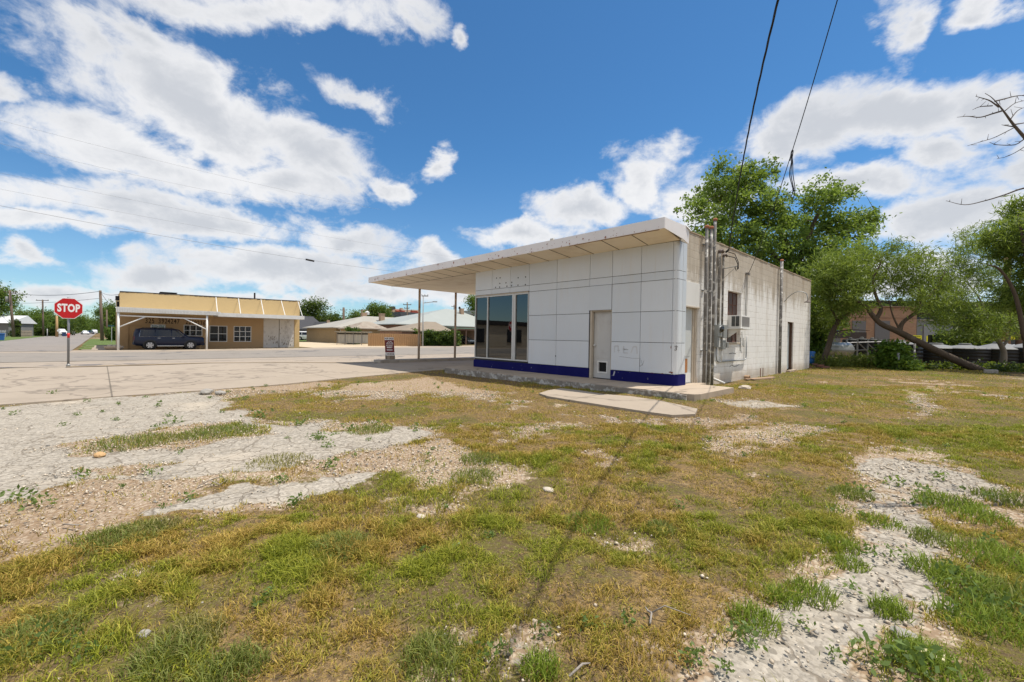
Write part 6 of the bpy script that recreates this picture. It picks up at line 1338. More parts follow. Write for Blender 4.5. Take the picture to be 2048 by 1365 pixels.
pole('tall tan wooden pole rising through the right mesquites', 2012, 33, 470, .26, M('tan brown pole', (.30, .185, .11), .95, .25, 5, streak=True), utop=2016)
for v0, v1, lab in ((592, 598, 'upper thin wire running left from the dark brown post'), (601, 607, 'lower thin wire running left from the dark brown post')):
    wire(lab, (atd(2043, v0, 30), atd(1700, v1, 52)), .012, .3)
wire('wire from the leaning left pole to the brown pole by the shop', (atd(30, 587.5, 88), atd(201, 583, 70)), .035, .5); wire('slack service wire dropping from the brown pole to the tan shop', (atd(201, 584, 70), atd(238, 588.5, 49)), .022, .3)
wire('lower slack service wire from the brown pole behind the tan shop', (atd(202, 585, 70), atd(226, 612, 62)), .022, .3); wire('upper street wire passing behind the stop sign', (atd(-40, 604, 110), atd(200, 597, 75)), .028, .6); wire('lower street wire passing behind the stop sign', (atd(-40, 620, 110), atd(200, 622, 120)), .028, .5)
def sgn(label, u, d, v0, v1, txtmat, w, nm='street_sign'):
    b = gd(u, d); t = T(nm, label, 'sign', b); zt = atd(u, v0, d)[2]; q = MB(); q.tube([b, (b[0], b[1], zt-.05)], .05, 6); q.build('post', POLEG, t); q = MB(); c = atd(u, (v0+v1)/2, d); q.obox(c-Fh*.07, Rh*w, Fh*.012, (0, 0, abs(v1-v0)/2*d/FPX)); q.build('plate', txtmat, t)
q = MB(); b = gd(118, 95); t = T('round_sign', 'small white round sign seen from behind near the tan pole', 'sign', b); q.tube([b, atd(118, 661, 95)], .05, 6); q.build('post', POLEG, t); q = MB(); q.lathe([(0, -.01), (.30, -.01), (.30, .01), (0, .01)], tuple(atd(118, 661.5, 95)), 16, 0); q.build('plate', SIGNW, t)
sgn('small green street name sign by the side street', 223, 62, 650.5, 653.5, M('dull green plate', (.03, .12, .12), .5), .42)
# left of the street: shed, fences, bin
def shed():
    p = gd(4, 96); t = T('metal_shed', 'grey shed with a bright white metal roof at the far left', 'shed', p); k = 96/FPX
    a = atd(-40, 653, 96); b_ = atd(17, 653, 96); zt = atd(0, 646, 96)[2]; q = MB(); c = (a+b_)/2+Fh*2.5; q.obox((c[0], c[1], zt/2-.3), Rh*np.linalg.norm(b_-a)/2, Fh*2.5, (0, 0, zt/2+.3)); q.build('wall', M('grey shed boards', (.20, .20, .20), .9, .25, 1.2, streak=True), t)
    q = MB(); w = np.linalg.norm(b_-a)/2+.3; z0, z1_ = atd(0, 646.5, 96)[2], atd(0, 630, 96)[2]; cc = (a+b_)/2; A = cc-Rh*w-Fh*.4; B = cc+Rh*w-Fh*.4
    q.add([(A[0], A[1], z0), (B[0], B[1], z0), (B[0]+Fh[0]*4, B[1]+Fh[1]*4, z1_), (A[0]+Fh[0]*4, A[1]+Fh[1]*4, z1_), (A[0]+Fh[0]*6, A[1]+Fh[1]*6, z0), (B[0]+Fh[0]*6, B[1]+Fh[1]*6, z0)], [(0, 1, 2, 3), (3, 2, 5, 4), (1, 5, 2), (0, 3, 4)]); q.build('roof', M('white metal roof', (.70, .72, .74), .4), t)
shed()
WOODF = M('weathered picket boards', (.34, .28, .22), .9, .25, 2, streak=True)
def pick(label, u0, d0, u1, d1, vt, mat, lean=0.):
    p0, p1 = gd(u0, d0), gd(u1, d1); t = T('plank_fence', label, 'fence', (p0+p1)/2); d = p1-p0; l = np.linalg.norm(d); d /= l; h = atd(u0, vt, d0)[2]-p0[2]; n = int(l/.22); q = MB()
    for i in range(n): c = p0+d*(i+.5)*.22; hh = h*random.uniform(.9, 1.04); q.obox((c[0]+random.gauss(0, .02), c[1], p0[2]+hh/2), d*.095, np.cross(d, (0, 0, 1))*.02, (d[0]*random.gauss(0, .03)*hh, d[1]*random.gauss(0, .03)*hh, hh/2))
    q.build('planks', mat, t); q = MB(); q.obox((p0+p1)/2+np.array([0, 0, h*.3]), d*l/2, np.cross(d, (0, 0, 1))*.05, (0, 0, .06)); q.obox((p0+p1)/2+np.array([0, 0, h*.75]), d*l/2, np.cross(d, (0, 0, 1))*.05, (0, 0, .06)); q.build('rail', mat, t)
pick('weathered brown plank fence under the left trees', 33, 92, 65, 98, 661, WOODF); pick('grey sheet fence section below the white roofed shed', -30, 84, 15, 88, 660, M('grey fence sheets', (.33, .34, .34), .8, .15, 1, streak=True))
p = gd(2.5, 62); q = MB(); q.add([(p[0]+x*.32*s, p[1]+y*.32*s, p[2]+z) for s, z in ((.8, 0), (1, .95)) for x, y in ((-1, -1), (1, -1), (1, 1), (-1, 1))], [(3, 2, 1, 0), (4, 5, 6, 7), (0, 1, 5, 4), (1, 2, 6, 5), (2, 3, 7, 6), (3, 0, 4, 7)]); bn = q.build('wheelie_bin', M('blue bin plastic', (.03, .14, .42), .5), None); tag(bn, 'blue rubbish bin on the verge at the left edge', 'bin')
q = MB(); q.bbox((p[0]-.36, p[1]-.36, p[2]+.955), (p[0]+.36, p[1]+.36, p[2]+1.05), .03); q.build('lid', MATS['blue bin plastic'], bn)
for u, d, lab in ((128, 110, 'blue bin by the side street, nearer of the two beyond the stop sign'), (690, 90, 'dark blue bin beside the silver pickup')):
    p = gd(u, d); q = MB(); q.bbox((p[0]-.35, p[1]-.35, p[2]), (p[0]+.35, p[1]+.35, p[2]+1.0), .06); o = q.build('wheelie_bin', M('dark blue bin', (.02, .05, .14), .5), None); tag(o, lab, 'bin')
    q = MB(); q.bbox((p[0]-.4, p[1]-.4, p[2]+1.002), (p[0]+.4, p[1]+.4, p[2]+1.1), .03); q.build('lid', MATS['dark blue bin'], o)
G2 = dict(lo=(.042, .085, .015), hi=(.13, .21, .04))
simple_tree('tall bright tree at the far left edge above the white shed', 6, 0, 100, [(2, 590, 22, 24), (-14, 600, 30, 34), (10, 618, 22, 20), (-4, 640, 26, 20)], 200, 34, .42, seed=51, **G2)
simple_tree('broad tree behind the plank fence, left of the thin dark pole', 58, 0, 118, [(48, 634, 24, 14), (70, 640, 22, 16), (40, 652, 24, 14), (60, 658, 26, 12)], 190, 34, .45, seed=52, **G2)
simple_tree('large round tree right of the thin dark pole', 92, 0, 125, [(82, 632, 20, 12), (98, 640, 20, 16), (92, 655, 26, 14)], 190, 34, .45, seed=53, **G2)
simple_tree('lower dark tree shading the white pickup', 125, 0, 130, [(118, 652, 18, 11), (132, 650, 20, 12), (125, 660, 24, 8)], 130, 34, .45, seed=54, lo=(.022, .045, .01), hi=(.07, .12, .025))
simple_tree('tree mass behind the stop sign post', 152, 0, 180, [(140, 645, 16, 12), (158, 645, 18, 13), (150, 655, 24, 9)], 150, 34, .6, seed=55, **G2)
simple_tree('farther tree near the end of the side street', 178, 0, 230, [(172, 649, 14, 10), (186, 653, 12, 8), (180, 658, 18, 6)], 120, 34, .75, seed=56, **G2)
simple_tree('tree at the very end of the side street', 198, 0, 280, [(196, 657, 12, 7), (205, 655, 10, 8)], 80, 34, .85, seed=57, **G2)
simple_tree('dark green tree right behind the corner pole', 212, 0, 110, [(206, 628, 10, 14), (214, 622, 12, 10), (222, 635, 14, 16), (214, 648, 16, 14)], 150, 34, .4, seed=58, **G2)
simple_tree('tree half hidden by the left end of the tan shop', 232, 0, 100, [(230, 620, 12, 14), (240, 630, 14, 16), (228, 645, 14, 16), (236, 658, 12, 10)], 150, 34, .38, seed=59, **G2)
vine('shrubs on the verge between the corner pole and the tan shop', 214, 236, 656, 676, 72, 60, 60, 'shrub', (.035, .08, .015), (.11, .19, .03), cat='shrub')
vine('dark shrubs beneath the plank fence trees', 22, 36, 640, 676, 90, 60, 61, 'shrub', (.02, .045, .012), (.08, .12, .03), cat='shrub'); vine('dark undergrowth around the verge post', 66, 112, 655, 676, 108, 110, 62, 'shrub', (.012, .026, .008), (.05, .09, .02), cat='shrub')
simple_tree('large dark tree above the charcoal roof', 632, 0, 128, [(612, 622, 20, 20), (632, 610, 22, 12), (636, 628, 20, 22), (622, 640, 26, 18), (600, 635, 16, 20)], 260, 36, .48, seed=63, lo=(.020, .045, .012), hi=(.065, .115, .028))
simple_tree('rounded tree right of the large dark tree behind the gable', 664, 0, 135, [(658, 640, 16, 10), (670, 640, 12, 10), (664, 650, 18, 10)], 140, 34, .48, seed=64, lo=(.022, .05, .012), hi=(.075, .13, .03))
simple_tree('small distant trees right of the grey pole', 716, 0, 170, [(704, 634, 5, 4), (714, 630, 7, 6), (695, 643, 10, 4), (722, 640, 10, 6)], 80, 30, .6, seed=65, **G2)
simple_tree('bright tree rising behind the long metal roof', 756, 0, 105, [(750, 620, 16, 8), (748, 612, 5, 5), (762, 622, 18, 10), (742, 628, 12, 9), (772, 628, 8, 6), (757, 634, 18, 8), (780, 634, 8, 3)], 190, 34, .36, seed=66, lo=(.04, .085, .014), hi=(.13, .21, .035))
simple_tree('tree glimpsed beside the left edge of the show window', 948, 0, 90, [(945, 600, 7, 10), (952, 610, 10, 16), (947, 622, 6, 6)], 80, 34, .34, seed=67, **G2)
vine('clipped bush before the tan brick gable', 636, 655, 666, 678, 98, 40, 68, 'bush', cat='bush')

# ------------------------------------------------------------------ yard behind the mesquites
TANKB = M('black poly tank', (.016, .016, .017), .45, .2, 1.5); TANKT = M('dusty tank top', (.20, .20, .20), .6, .15, 2, stain=(.1, .1, .1), stain_amt=.4)
def tank(label, u, d, vtop, vsh, ru, group=None, name='water_tank', cat='tank', bot=0.):
    p = gd(u, d); k = d/FPX; r = ru*k; zt = atd(u, vtop, d)[2]; zs = atd(u, vsh, d)[2]; t = T(name, label, cat, p, 0, group)
    q = MB(); z0 = p[2]+bot; hh = zs-z0; pr = [(0, z0), (r, z0)]
    for i in range(5): zz = z0+hh*(i+.5)/5; pr += [(r, zz-.04), (r*.97, zz), (r, zz+.04)]
    pr += [(r, zs), (r*.98, zs+.02)]; q.lathe(pr, (p[0], p[1], 0), 28); q.build('body', TANKB, t, True)
    q = MB(); q.lathe([(r*.99, zs+.015), (r*.95, zs+.06), (r*.25, zt-.05), (r*.24, zt+.03), (r*.2, zt+.05), (0, zt+.05)], (p[0], p[1], 0), 28); q.build('top', TANKT, t); return t
for u, d, vt, vs_, ru, lab in ((1800, 27, 682, 690, 34, 'wide black tank with a grey cone top left of the leaning trunk foot'), (1872, 27.5, 688, 697, 44, 'wide black tank directly behind the leaning trunk'), (1930, 26.5, 689, 698, 38, 'wide black tank between the leaning trunk and the pale mesquite'),
                               (2000, 26, 686, 699, 42, 'wide black tank behind the forked pale mesquite trunk'), (2075, 25, 684, 697, 46, 'wide black tank cut by the right edge of the picture')):
    tank(lab, u, d, vt, vs_, ru)
for u, d, vt, vs_, ru, lab in ((1700, 26, 677, 681, 13, 'narrow black drum in the tank rack, leftmost of four'), (1723, 26.4, 676, 680, 13, 'narrow black drum in the tank rack, second of four'), (1744, 26.2, 677, 681, 12, 'narrow black drum in the tank rack, third of four'), (1761, 25.8, 681, 685, 9, 'narrow black drum at the right end of the tank rack')):
    tank(lab, u, d, vt, vs_, ru, 'narrow black drums behind the weeds', 'drum', 'drum', .25)
rk = T('tank_rack', 'grey steel rack of posts and braces round the narrow black drums', 'rack', gd(1730, 25.2)); RK = M('rack steel', (.30, .30, .31), .5, .2, 3, metal=.3)
for u in (1694, 1715, 1736, 1757, 1772):
    p = gd(u, 25.2); q = MB(); q.tube([p, atd(u, 678, 25.2)], .045, 6); q.build('post', RK, rk)
q = MB()
for a, b_ in (((1694, 702), (1736, 700)), ((1715, 684), (1736, 704)), ((1694, 686), (1772, 684)), ((1736, 688), (1757, 706)), ((1686, 712), (1710, 690))): q.tube([atd(*a, 25.15), atd(*b_, 25.15)], .03, 5)
q.build('brace', RK, rk)
p = gd(1675, 25.); k = 25/FPX; c = atd(1672, 700, 25.); q = MB(); L_ = 24*k
prof = [(0, -L_-.25), (.25, -L_-.2), (.42, -L_), (.44, L_), (.25, L_+.2), (0, L_+.25)]; vs = []; n = 18
for r, h_ in prof:
    for j in range(n): th = 2*math.pi*j/n; vs.append(c+Rh*h_+Fh*r*math.cos(th)+np.array([0, 0, 1])*r*math.sin(th))
q.add(vs, [(i*n+j, i*n+(j+1) % n, (i+1)*n+(j+1) % n, (i+1)*n+j) for i in range(5) for j in range(n)])
o = T('steel_tank', 'horizontal silver steel tank beside the narrow black drums', 'tank', p); q.build('body', M('silver tank steel', (.38, .39, .40), .35, .15, 2, metal=.5, stain=(.15, .14, .13), stain_amt=.4), o, True)
q = MB()
for s in (-.6, .6): q.obox((c[0]+Rh[0]*s*L_, c[1]+Rh[1]*s*L_, (p[2]+c[2]-.3)/2), Rh*.06, Fh*.3, (0, 0, (c[2]-.3-p[2])/2))
q.build('leg', RK, o)
# brick warehouse with grey doors; grey sheds; yellow banners; vehicles behind
def face_block(name, label, u0, u1, vt, d, mat, dep, parts):
    p0, p1 = gd(u0, d), gd(u1, d); z1_ = atd((u0+u1)/2, vt, d)[2]; t = T(name, label, 'building', (p0+p1)/2); c = (p0+p1)/2+Fh*dep/2; w = abs((p1-p0)@Rh)/2; q = MB(); c[2] = (z1_-1)/2
    q.obox(c, Rh*w, Fh*dep/2, (0, 0, (z1_+1)/2)); q.build('wall', mat, t)
    for nm, m, a, b_, v0, v1, out in parts:
        A, B = atd(a, v0, d), atd(b_, v1, d); cc = (A+B)/2; q = MB(); q.obox(cc-Fh*out*.5, Rh*abs((B-A)@Rh)/2, Fh*out*.5, (0, 0, abs(A[2]-B[2])/2)); q.build(nm, m, t)
    return t
BRW = brickm('brown orange brick', (.42, .235, .14), (.34, .185, .11), (.28, .23, .18), 1.6); GRD = M('grey roller door', (.155, .15, .155), .7, .08, 1, streak=True); DKW = M('dark shop front', (.035, .035, .04), .3, .2); CREAM = M('cream eave', (.55, .5, .42), .8)
face_block('brick_warehouse', 'brown brick warehouse with grey door bays seen through the mesquites', 1625, 1832, 612, 46, BRW, 16,
           [('door', GRD, 1664, 1679, 646, 712, .1), ('door', GRD, 1704, 1729, 642, 715, .1), ('door', GRD, 1749, 1777, 642, 720, .1), ('cornice', M('dark cornice', (.12, .085, .065), .9), 1625, 1832, 612, 616, .25), ('band', M('dull brick band', (.22, .14, .10), .9), 1625, 1832, 634, 637, .08), ('panel', M('blue panel', (.02, .08, .42), .5), 1666, 1674, 661, 668, .2)])
face_block('grey_workshop', 'grey metal workshop beside the brick warehouse behind the trees', 1833, 1905, 640, 48, M('grey metal wall', (.19, .20, .20), .6, .1, .6, streak=True), 12, [('door', M('pale bay door', (.24, .25, .26), .6), 1846, 1872, 650, 690, .12), ('eave', CREAM, 1833, 1905, 640, 642, .3)])
face_block('dark_storefront', 'dark fronted low building at the far right behind the wooden posts', 1906, 2110, 633, 50, DKW, 14, [('eave', CREAM, 1906, 2110, 633, 636, .8), ('pier', BRW, 1930, 1946, 642, 690, .2), ('pier', BRW, 1975, 1992, 642, 690, .2)])
YEL = M('yellow banner cloth', (.72, .66, .02), .7, .05); INK = M('banner ink', (.12, .11, .02), .8)
for (u0, u1, v0, v1, d, lab) in ((1826, 1843, 671, 684, 45, 'yellow banner partly behind the leaning trunk'), (1853, 1872, 672, 684, 45, 'yellow banner with three text lines, second from the left'), (2015, 2030, 672, 679.5, 45, 'small yellow banner between the two wooden poles'), (2041, 2062, 673.5, 680, 45, 'yellow banner cut by the right edge')):
    A, B = atd(u0, v0, d), atd(u1, v1, d); c = (A+B)/2; t = T('banner', lab, 'sign', c, 0, 'yellow banners on the far buildings'); hx, hz = abs((B-A)@Rh)/2, abs(A[2]-B[2])/2
    q = MB(); q.obox(c, Rh*hx, Fh*.02, (0, 0, hz)); q.build('cloth', YEL, t); q = MB(); rn = 3 if hz > .28 else 2
    for i in range(rn):
        z = hz*(.62-1.24*i/(rn-1)); x = -hx*.8
        while x < hx*.7:
            w = random.uniform(.04, .11); q.obox(c+Rh*(x+w/2)-Fh*.024+np.array([0, 0, z]), Rh*w/2, Fh*.002, (0, 0, hz*.13)); x += w+.035
    q.build('lettering', INK, t)
p = gd(1935, 44); p[2] -= .25; vehicle('pickup_truck', 'white pickup with a rack parked behind the black tanks', 'truck', (p[0], p[1], p[2]), math.atan2(-Rh[1], -Rh[0]), WHITEC, PKT, PKC)
p = gd(2052, 40); vehicle('parked_car', 'white car with a blue windscreen behind the tanks at the right edge', 'car', (p[0], p[1], p[2]-.15), math.atan2(Rh[1], Rh[0]), WHITEC, SEDT, SEDC)
q = MB(); c = atd(1745, 676, 40); q.obox(atd(1692, 671, 40), Rh*1.25, Fh*.8, (0, 0, .28)); o = q.build('trailer_box', M('dull brown trailer', (.07, .055, .05), .8, .2), None); tag(o, 'low dark trailer box behind the silver steel tank', 'trailer')
for u, v, d, h, r, m_, lab in ((1827, 742, 20.6, 1.25, .045, PEEL, 'peeling white steel fence post under the leaning trunk'), (1797, 744, 20.4, .8, .05, POST, 'short grey blue fence post left of the peeling white post')):
    p = gd(u, d); q = MB(); q.tube([p-np.array([0, 0, .1]), p+np.array([.0, .02, h])+Rh*.06*(h > 1)], r, 8); tag(q.build('fence_post', m_, None, True), lab, 'post')
for i, (u, d, lab) in enumerate(((1988, 19.0, 'pale rock in the shade right of the leaning trunk foot'), (1978, 19.0, 'dusty grey block at the foot of the pale mesquite'))):
    p = gd(u, d); q = MB(); q.bbox(tuple(p+np.array([-.14, -.12, -.02])), tuple(p+np.array([.15, .12, .16])), .05); tag(q.build('rock', STONEG, None), lab, 'rock')
SH = dict(lo=(.025, .05, .010), hi=(.10, .165, .025))
vine('low weeds and grass under the leaning mesquite by the narrow drums', 1640, 1775, 716, 742, 22.5, 150, 71, 'undergrowth', (.07, .10, .02), (.22, .26, .06), .24, 'undergrowth', .14)
vine('bright green leafy shrub left of the peeling fence post', 1772, 1800, 690, 742, 21.0, 130, 72, 'shrub', (.04, .09, .012), (.13, .24, .03), .20, 'shrub'); vine('low leafy sprouts between the two fence posts', 1798, 1826, 728, 744, 20.4, 60, 73, 'shrub', (.04, .09, .012), (.13, .22, .03), .16, 'shrub')
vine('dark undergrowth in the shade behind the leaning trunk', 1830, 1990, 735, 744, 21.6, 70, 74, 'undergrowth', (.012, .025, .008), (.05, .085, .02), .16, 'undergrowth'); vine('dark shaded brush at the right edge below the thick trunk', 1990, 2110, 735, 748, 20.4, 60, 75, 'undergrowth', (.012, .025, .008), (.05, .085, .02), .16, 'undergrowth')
vine('leafy branches hanging beside the back corner of the station', 1619, 1642, 610, 715, 24.0, 130, 76, 'shrub', (.03, .07, .012), (.11, .2, .03), .22, 'shrub')
vine('dark bushy foliage behind the wide black tanks', 1870, 1990, 664, 690, 31, 130, 78, 'shrub', (.02, .045, .01), (.08, .14, .025), .22, 'shrub')
vine('far line of trees and brush behind the brick warehouse', 1600, 2150, 600, 700, 75, 260, 77, 'tree_line', (.03, .06, .014), (.09, .15, .03), .6, 'trees')

# ------------------------------------------------------------------ turf, weeds, chips
def scatter(n, d0, d1, rng):
    d = np.sqrt(rng.uniform(d0*d0, d1*d1, n)); a = rng.uniform(-1, 1, n)*(1.32*d+3.2)
    return CAM[0]+Fh[0]*d+Rh[0]*a, CAM[1]+Fh[1]*d+Rh[1]*a, d
def in_frag(X, Y): return sdist(FRAG, X, Y) > -.03
def blades(X, Y, Z, h, w, lean, rng, col, simple=False):
    n = len(X); th = rng.uniform(0, 6.283, n); dx, dy = np.cos(th), np.sin(th); ph = rng.uniform(0, 6.283, n); lx, ly = np.cos(ph)*lean*h, np.sin(ph)*lean*h
    b = np.stack([X, Y, Z], 1); s = np.stack([dx*w/2, dy*w/2, 0*w], 1); m = b+np.stack([lx*.35, ly*.35, h*.6], 1); t = b+np.stack([lx, ly, h*(1-.25*np.clip(lean, 0, 1.4))], 1)
    if simple: return np.stack([b-s, b+s, t], 1).reshape(-1, 3), np.arange(n*3).reshape(-1, 3), np.repeat(col, 3, 0)
    V = np.stack([b-s, b+s, m-s*.75, m+s*.75, t], 1).reshape(-1, 3); o = np.arange(n)[:, None]*5
    Tt = np.concatenate([o+np.array([0, 1, 3]), o+np.array([0, 3, 2]), o+np.array([2, 3, 4])], 0)
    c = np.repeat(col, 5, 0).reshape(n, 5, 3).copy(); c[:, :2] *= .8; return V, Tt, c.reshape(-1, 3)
def make_grass():
    rng = np.random.default_rng(5); VV, TT, CC = [], [], []; off = 0
    for d0, d1, n in ((.5, 3.5, 520000), (3.5, 7, 500000), (7, 13, 420000), (13, 27, 280000)):
        X, Y, d = scatter(n, d0, d1, rng); a, g, dry, br_ = masks(X, Y)
        dens = (1-sst(.15, .6, a))*(1-.93*sst(.12, .95, g))*(1-.6*br_); cl = fbm(X, Y, 7.5, 3, 141); dens *= (.50+.50*sst(.34, .56, fbm(X, Y, 2.7, 4, 131)))*(.36+.64*sst(.34, .58, cl))
        k = (rng.uniform(0, 1, n) < dens) & ~on_hard(X, Y) & ~in_frag(X, Y); X, Y, d, dry, br_ = X[k], Y[k], d[k], dry[k], br_[k]; m = len(X)
        tall = sst(.55, .72, fbm(X, Y, 1.1, 4, 151)); h = (.026+.024*rng.uniform(0, 1, m)+.045*tall*rng.uniform(.3, 1, m))*(1+.014*d); w = .0032*(1+d*.26)*rng.uniform(.7, 1.3, m)
        gmix = rng.uniform(0, 1, m); cl = cl[k]; c2 = fbm(X, Y, 4.2, 3, 171); h *= .5+.72*sst(.4, .7, cl); q = np.clip(dry*.9+(c2-.5)*2.2+rng.normal(0, .25, m)-.12*tall, 0, 1)[:, None]
        green = np.array([.13, .165, .010])*(1-gmix[:, None])+np.array([.43, .43, .045])*gmix[:, None]; straw = np.array([.27, .155, .028])*(1-gmix[:, None])+np.array([.62, .44, .11])*gmix[:, None]
        col = green*(1-q)+straw*q; col *= rng.uniform(.75, 1.2, (m, 1))
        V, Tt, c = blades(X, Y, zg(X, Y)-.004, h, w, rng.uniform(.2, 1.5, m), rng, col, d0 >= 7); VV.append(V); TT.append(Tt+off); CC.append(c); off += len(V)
    # taller tufts
    for u, v, r, n, hh, tone in ((680, 1100, .20, 900, .13, 0), (240, 1080, .26, 900, .10, 0), (300, 1060, .2, 600, .09, 1), (60, 1290, .22, 700, .12, 0), (330, 1330, .16, 500, .13, 0), (380, 1280, .16, 500, .11, 1), (460, 1345, .15, 500, .12, 0), (870, 1320, .16, 600, .10, 0), (1080, 1340, .09, 300, .10, 2), (1320, 1060, .12, 300, .08, 0),
                               (440, 865, .5, 900, .12, 0), (270, 885, .5, 700, .10, 0), (320, 880, .35, 400, .09, 1), (740, 862, .35, 500, .11, 0), (560, 925, .35, 500, .09, 1), (960, 920, .25, 500, .10, 0), (950, 955, .25, 400, .10, 0), (1060, 768, .3, 300, .12, 1), (1180, 1050, .2, 350, .09, 2),
                               (1700, 990, .18, 350, .10, 0), (1900, 1010, .25, 500, .11, 2), (1990, 1120, .22, 500, .13, 2), (1960, 1040, .2, 350, .11, 2), (1870, 1080, .16, 300, .10, 0), (1860, 1140, .12, 260, .12, 2), (1780, 1225, .09, 260, .11, 2), (1620, 1190, .14, 350, .10, 2), (1510, 1245, .12, 350, .10, 2), (1830, 1310, .12, 350, .10, 2), (1940, 1180, .18, 400, .12, 2),
                               (1970, 1250, .2, 450, .13, 2), (1680, 1095, .12, 260, .10, 2), (1560, 1200, .1, 250, .1, 2), (1700, 1130, .1, 220, .08, 2), (2030, 1200, .2, 400, .12, 0), (2020, 1000, .25, 400, .1, 0), (1760, 1045, .15, 200, .08, 2), (1880, 1340, .15, 350, .1, 2)):
        p = at(u, v); rr = r*np.sqrt(rng.uniform(0, 1, n)); th = rng.uniform(0, 6.283, n); X, Y = p[0]+rr*np.cos(th), p[1]+rr*np.sin(th); d = np.hypot(X-CAM[0], Y-CAM[1])
        a_ = {0: ((.12, .155, .025), (.28, .30, .08)), 1: ((.19, .18, .05), (.42, .36, .14)), 2: ((.12, .18, .018), (.30, .38, .05))}[tone]; f = rng.uniform(0, 1, (n, 1)); col = np.array(a_[0])*(1-f)+np.array(a_[1])*f
        V, Tt, c = blades(X, Y, zg(X, Y)-.005, hh*rng.uniform(.5, 1.15, n)*(1-.45*(rr/r)**2), .0036*(1+d*.2)*np.ones(n), rng.uniform(.15, 1.1, n), rng, col); VV.append(V); TT.append(Tt+off); CC.append(c); off += len(V)
    o = np_mesh('grass', np.concatenate(VV), np.concatenate(TT), leafmat('turf blade', .6, .3), np.concatenate(CC)); tag(o, 'short patchy green and straw coloured turf over the whole lot', 'grass', kind='stuff')
make_grass()
def make_weeds():
    rng = np.random.default_rng(8); VV, QQ, CC = [], [], []; off = 0; P = []
    px = [(70, 1015, .16), (30, 1000, .12), (105, 790, .1), (205, 825, .05), (232, 842, .06), (345, 848, .14), (490, 800, .1), (520, 835, .18), (600, 852, .14), (630, 880, .12), (655, 895, .1), (660, 940, .14), (300, 950, .1), (165, 955, .1), (380, 1000, .08), (560, 965, .08), (640, 880, .1), (700, 862, .12), (750, 850, .12), (590, 1012, .1), (100, 1285, .10), (120, 1300, .07), (175, 1318, .08),
          (535, 1200, .05), (510, 1220, .05), (850, 1085, .05), (845, 1105, .05), (905, 1105, .05), (980, 1075, .05), (970, 1320, .06), (1090, 1270, .06), (1180, 1255, .07), (1260, 1250, .07), (1380, 1330, .06), (1390, 1315, .05), (1720, 985, .1), (1790, 970, .1), (1830, 1010, .12), (1850, 990, .1), (1880, 960, .1), (1740, 1110, .08), (1790, 1115, .09), (1930, 1190, .12), (1910, 1160, .12), (1960, 1215, .12), (1900, 1230, .1), (2000, 1230, .12), (1790, 1330, .14), (1820, 1350, .14), (1750, 1330, .1), (1850, 1350, .1), (1480, 1275, .08), (1495, 1290, .08), (1600, 1250, .05), (1700, 1180, .06), (1980, 1090, .1), (1450, 1345, .05)]
    for u, v, r in px: P.append((*at(u, v)[:2], r))
    n = 130; X, Y, d = scatter(n*6, 1.3, 13, rng); a, g, dry, b_ = masks(X, Y); k = ~on_hard(X, Y) & ((a+g > .4) | (rng.uniform(0, 1, len(X)) < .25)); X, Y = X[k][:n], Y[k][:n]
    P += [(x, y, rng.uniform(.025, .07)) for x, y in zip(X, Y)]
    for x, y, r in P:
        m = int(22+r*160); c = np.stack([x+rng.normal(0, r*.45, m), y+rng.normal(0, r*.45, m), np.full(m, float(zg(x, y)))+rng.uniform(.005, r*.75+.01, m)], 1)
        dd = math.hypot(x-CAM[0], y-CAM[1]); V, Q, col = leaf_arrays(c, .015, 1, min(.05, .016+r*.16)*(1+.03*dd), (.075, .13, .03), (.19, .27, .08), rng, 0, .5); VV.append(V); QQ.append(Q+off); CC.append(col); off += len(V)
    o = np_mesh('weeds', np.concatenate(VV), np.concatenate(QQ), LEAF, np.concatenate(CC), quads=True); tag(o, 'small broadleaf weeds scattered along cracks and through the turf', 'weeds', kind='stuff')
make_weeds()
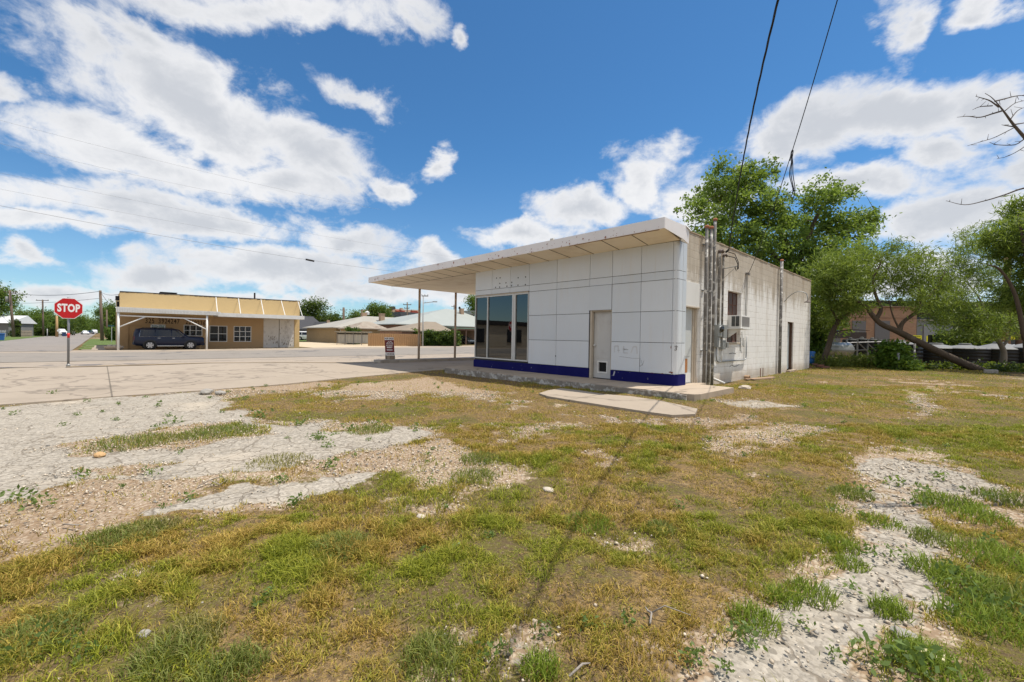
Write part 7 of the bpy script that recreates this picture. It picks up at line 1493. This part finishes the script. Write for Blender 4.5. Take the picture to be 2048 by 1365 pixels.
def make_chips():
    rng = np.random.default_rng(9); X, Y, d = scatter(150000, 1.2, 11, rng); a, g, dry, b_ = masks(X, Y); keep = (rng.uniform(0, 1, len(X)) < sst(.3, .8, g)*.8*(1-.5*b_)+.008*a*(d < 7)+.008) & ~on_hard(X, Y) & ~in_frag(X, Y); X, Y, d = X[keep], Y[keep], d[keep]; n = len(X)
    s = (.0045+.010*rng.uniform(0, 1, n)**3)*(1+.07*d); base = np.array([[1, 0, 0], [-1, 0, 0], [0, 1, 0], [0, -1, 0], [0, 0, .7], [0, 0, -.7]], float); F8 = np.array([[0, 2, 4], [2, 1, 4], [1, 3, 4], [3, 0, 4], [2, 0, 5], [1, 2, 5], [3, 1, 5], [0, 3, 5]])
    V = base[None]*s[:, None, None]*rng.uniform(.55, 1.4, (n, 6, 1)); th = rng.uniform(0, 6.283, n); c_, s_ = np.cos(th)[:, None], np.sin(th)[:, None]; V = np.stack([V[..., 0]*c_-V[..., 1]*s_, V[..., 0]*s_+V[..., 1]*c_, V[..., 2]], -1)
    V += np.stack([X, Y, zg(X, Y)+s*.2], 1)[:, None, :]; col = np.array([.42, .35, .265])+rng.uniform(0, 1, (n, 1))*np.array([.26, .24, .21]); gsel = rng.uniform(0, 1, n) < .2; col[gsel] = np.array([.30, .28, .25])
    o = np_mesh('gravel', V.reshape(-1, 3), (F8[None]+np.arange(n)[:, None, None]*6).reshape(-1, 3), leafmat('limestone chip', .9, 0.), np.repeat(col, 6, 0)); tag(o, 'loose limestone chips strewn over the bare patches', 'gravel', kind='stuff')
make_chips()
def make_litter():
    rng = np.random.default_rng(12); X, Y, d = scatter(260000, 1.2, 11, rng); a, g, dry, b_ = masks(X, Y); k = (rng.uniform(0, 1, len(X)) < b_*.22+g*.015+.20*(.3+.7*dry)*(1-a)*(1-g)) & ~on_hard(X, Y); X, Y, d = X[k], Y[k], d[k]; n = len(X)
    c = np.stack([X, Y, zg(X, Y)+rng.uniform(.004, .02, n)], 1); t = unit(rng.normal(0, 1, (n, 3))*np.array([1, 1, .18])); w = np.cross(t, (0, 0, 1.)); w = unit(w); l = rng.uniform(.008, .032, (n, 1))*(1+.05*d[:, None]); ww = .0012*(1+.25*d[:, None])
    V = np.stack([c-t*l-w*ww, c-t*l+w*ww, c+t*l+w*ww*.6, c+t*l-w*ww*.6], 1).reshape(-1, 3); f = rng.uniform(0, 1, (n, 1)); col = np.array([.13, .085, .045])*(1-f)+np.array([.44, .30, .11])*f
    o = np_mesh('dead_grass', V, np.arange(n*4).reshape(-1, 4), leafmat('dead straw', .9, .1), np.repeat(col, 4, 0), quads=True); tag(o, 'dead straw and stalks lying on the bare soil', 'litter', kind='stuff')
make_litter()
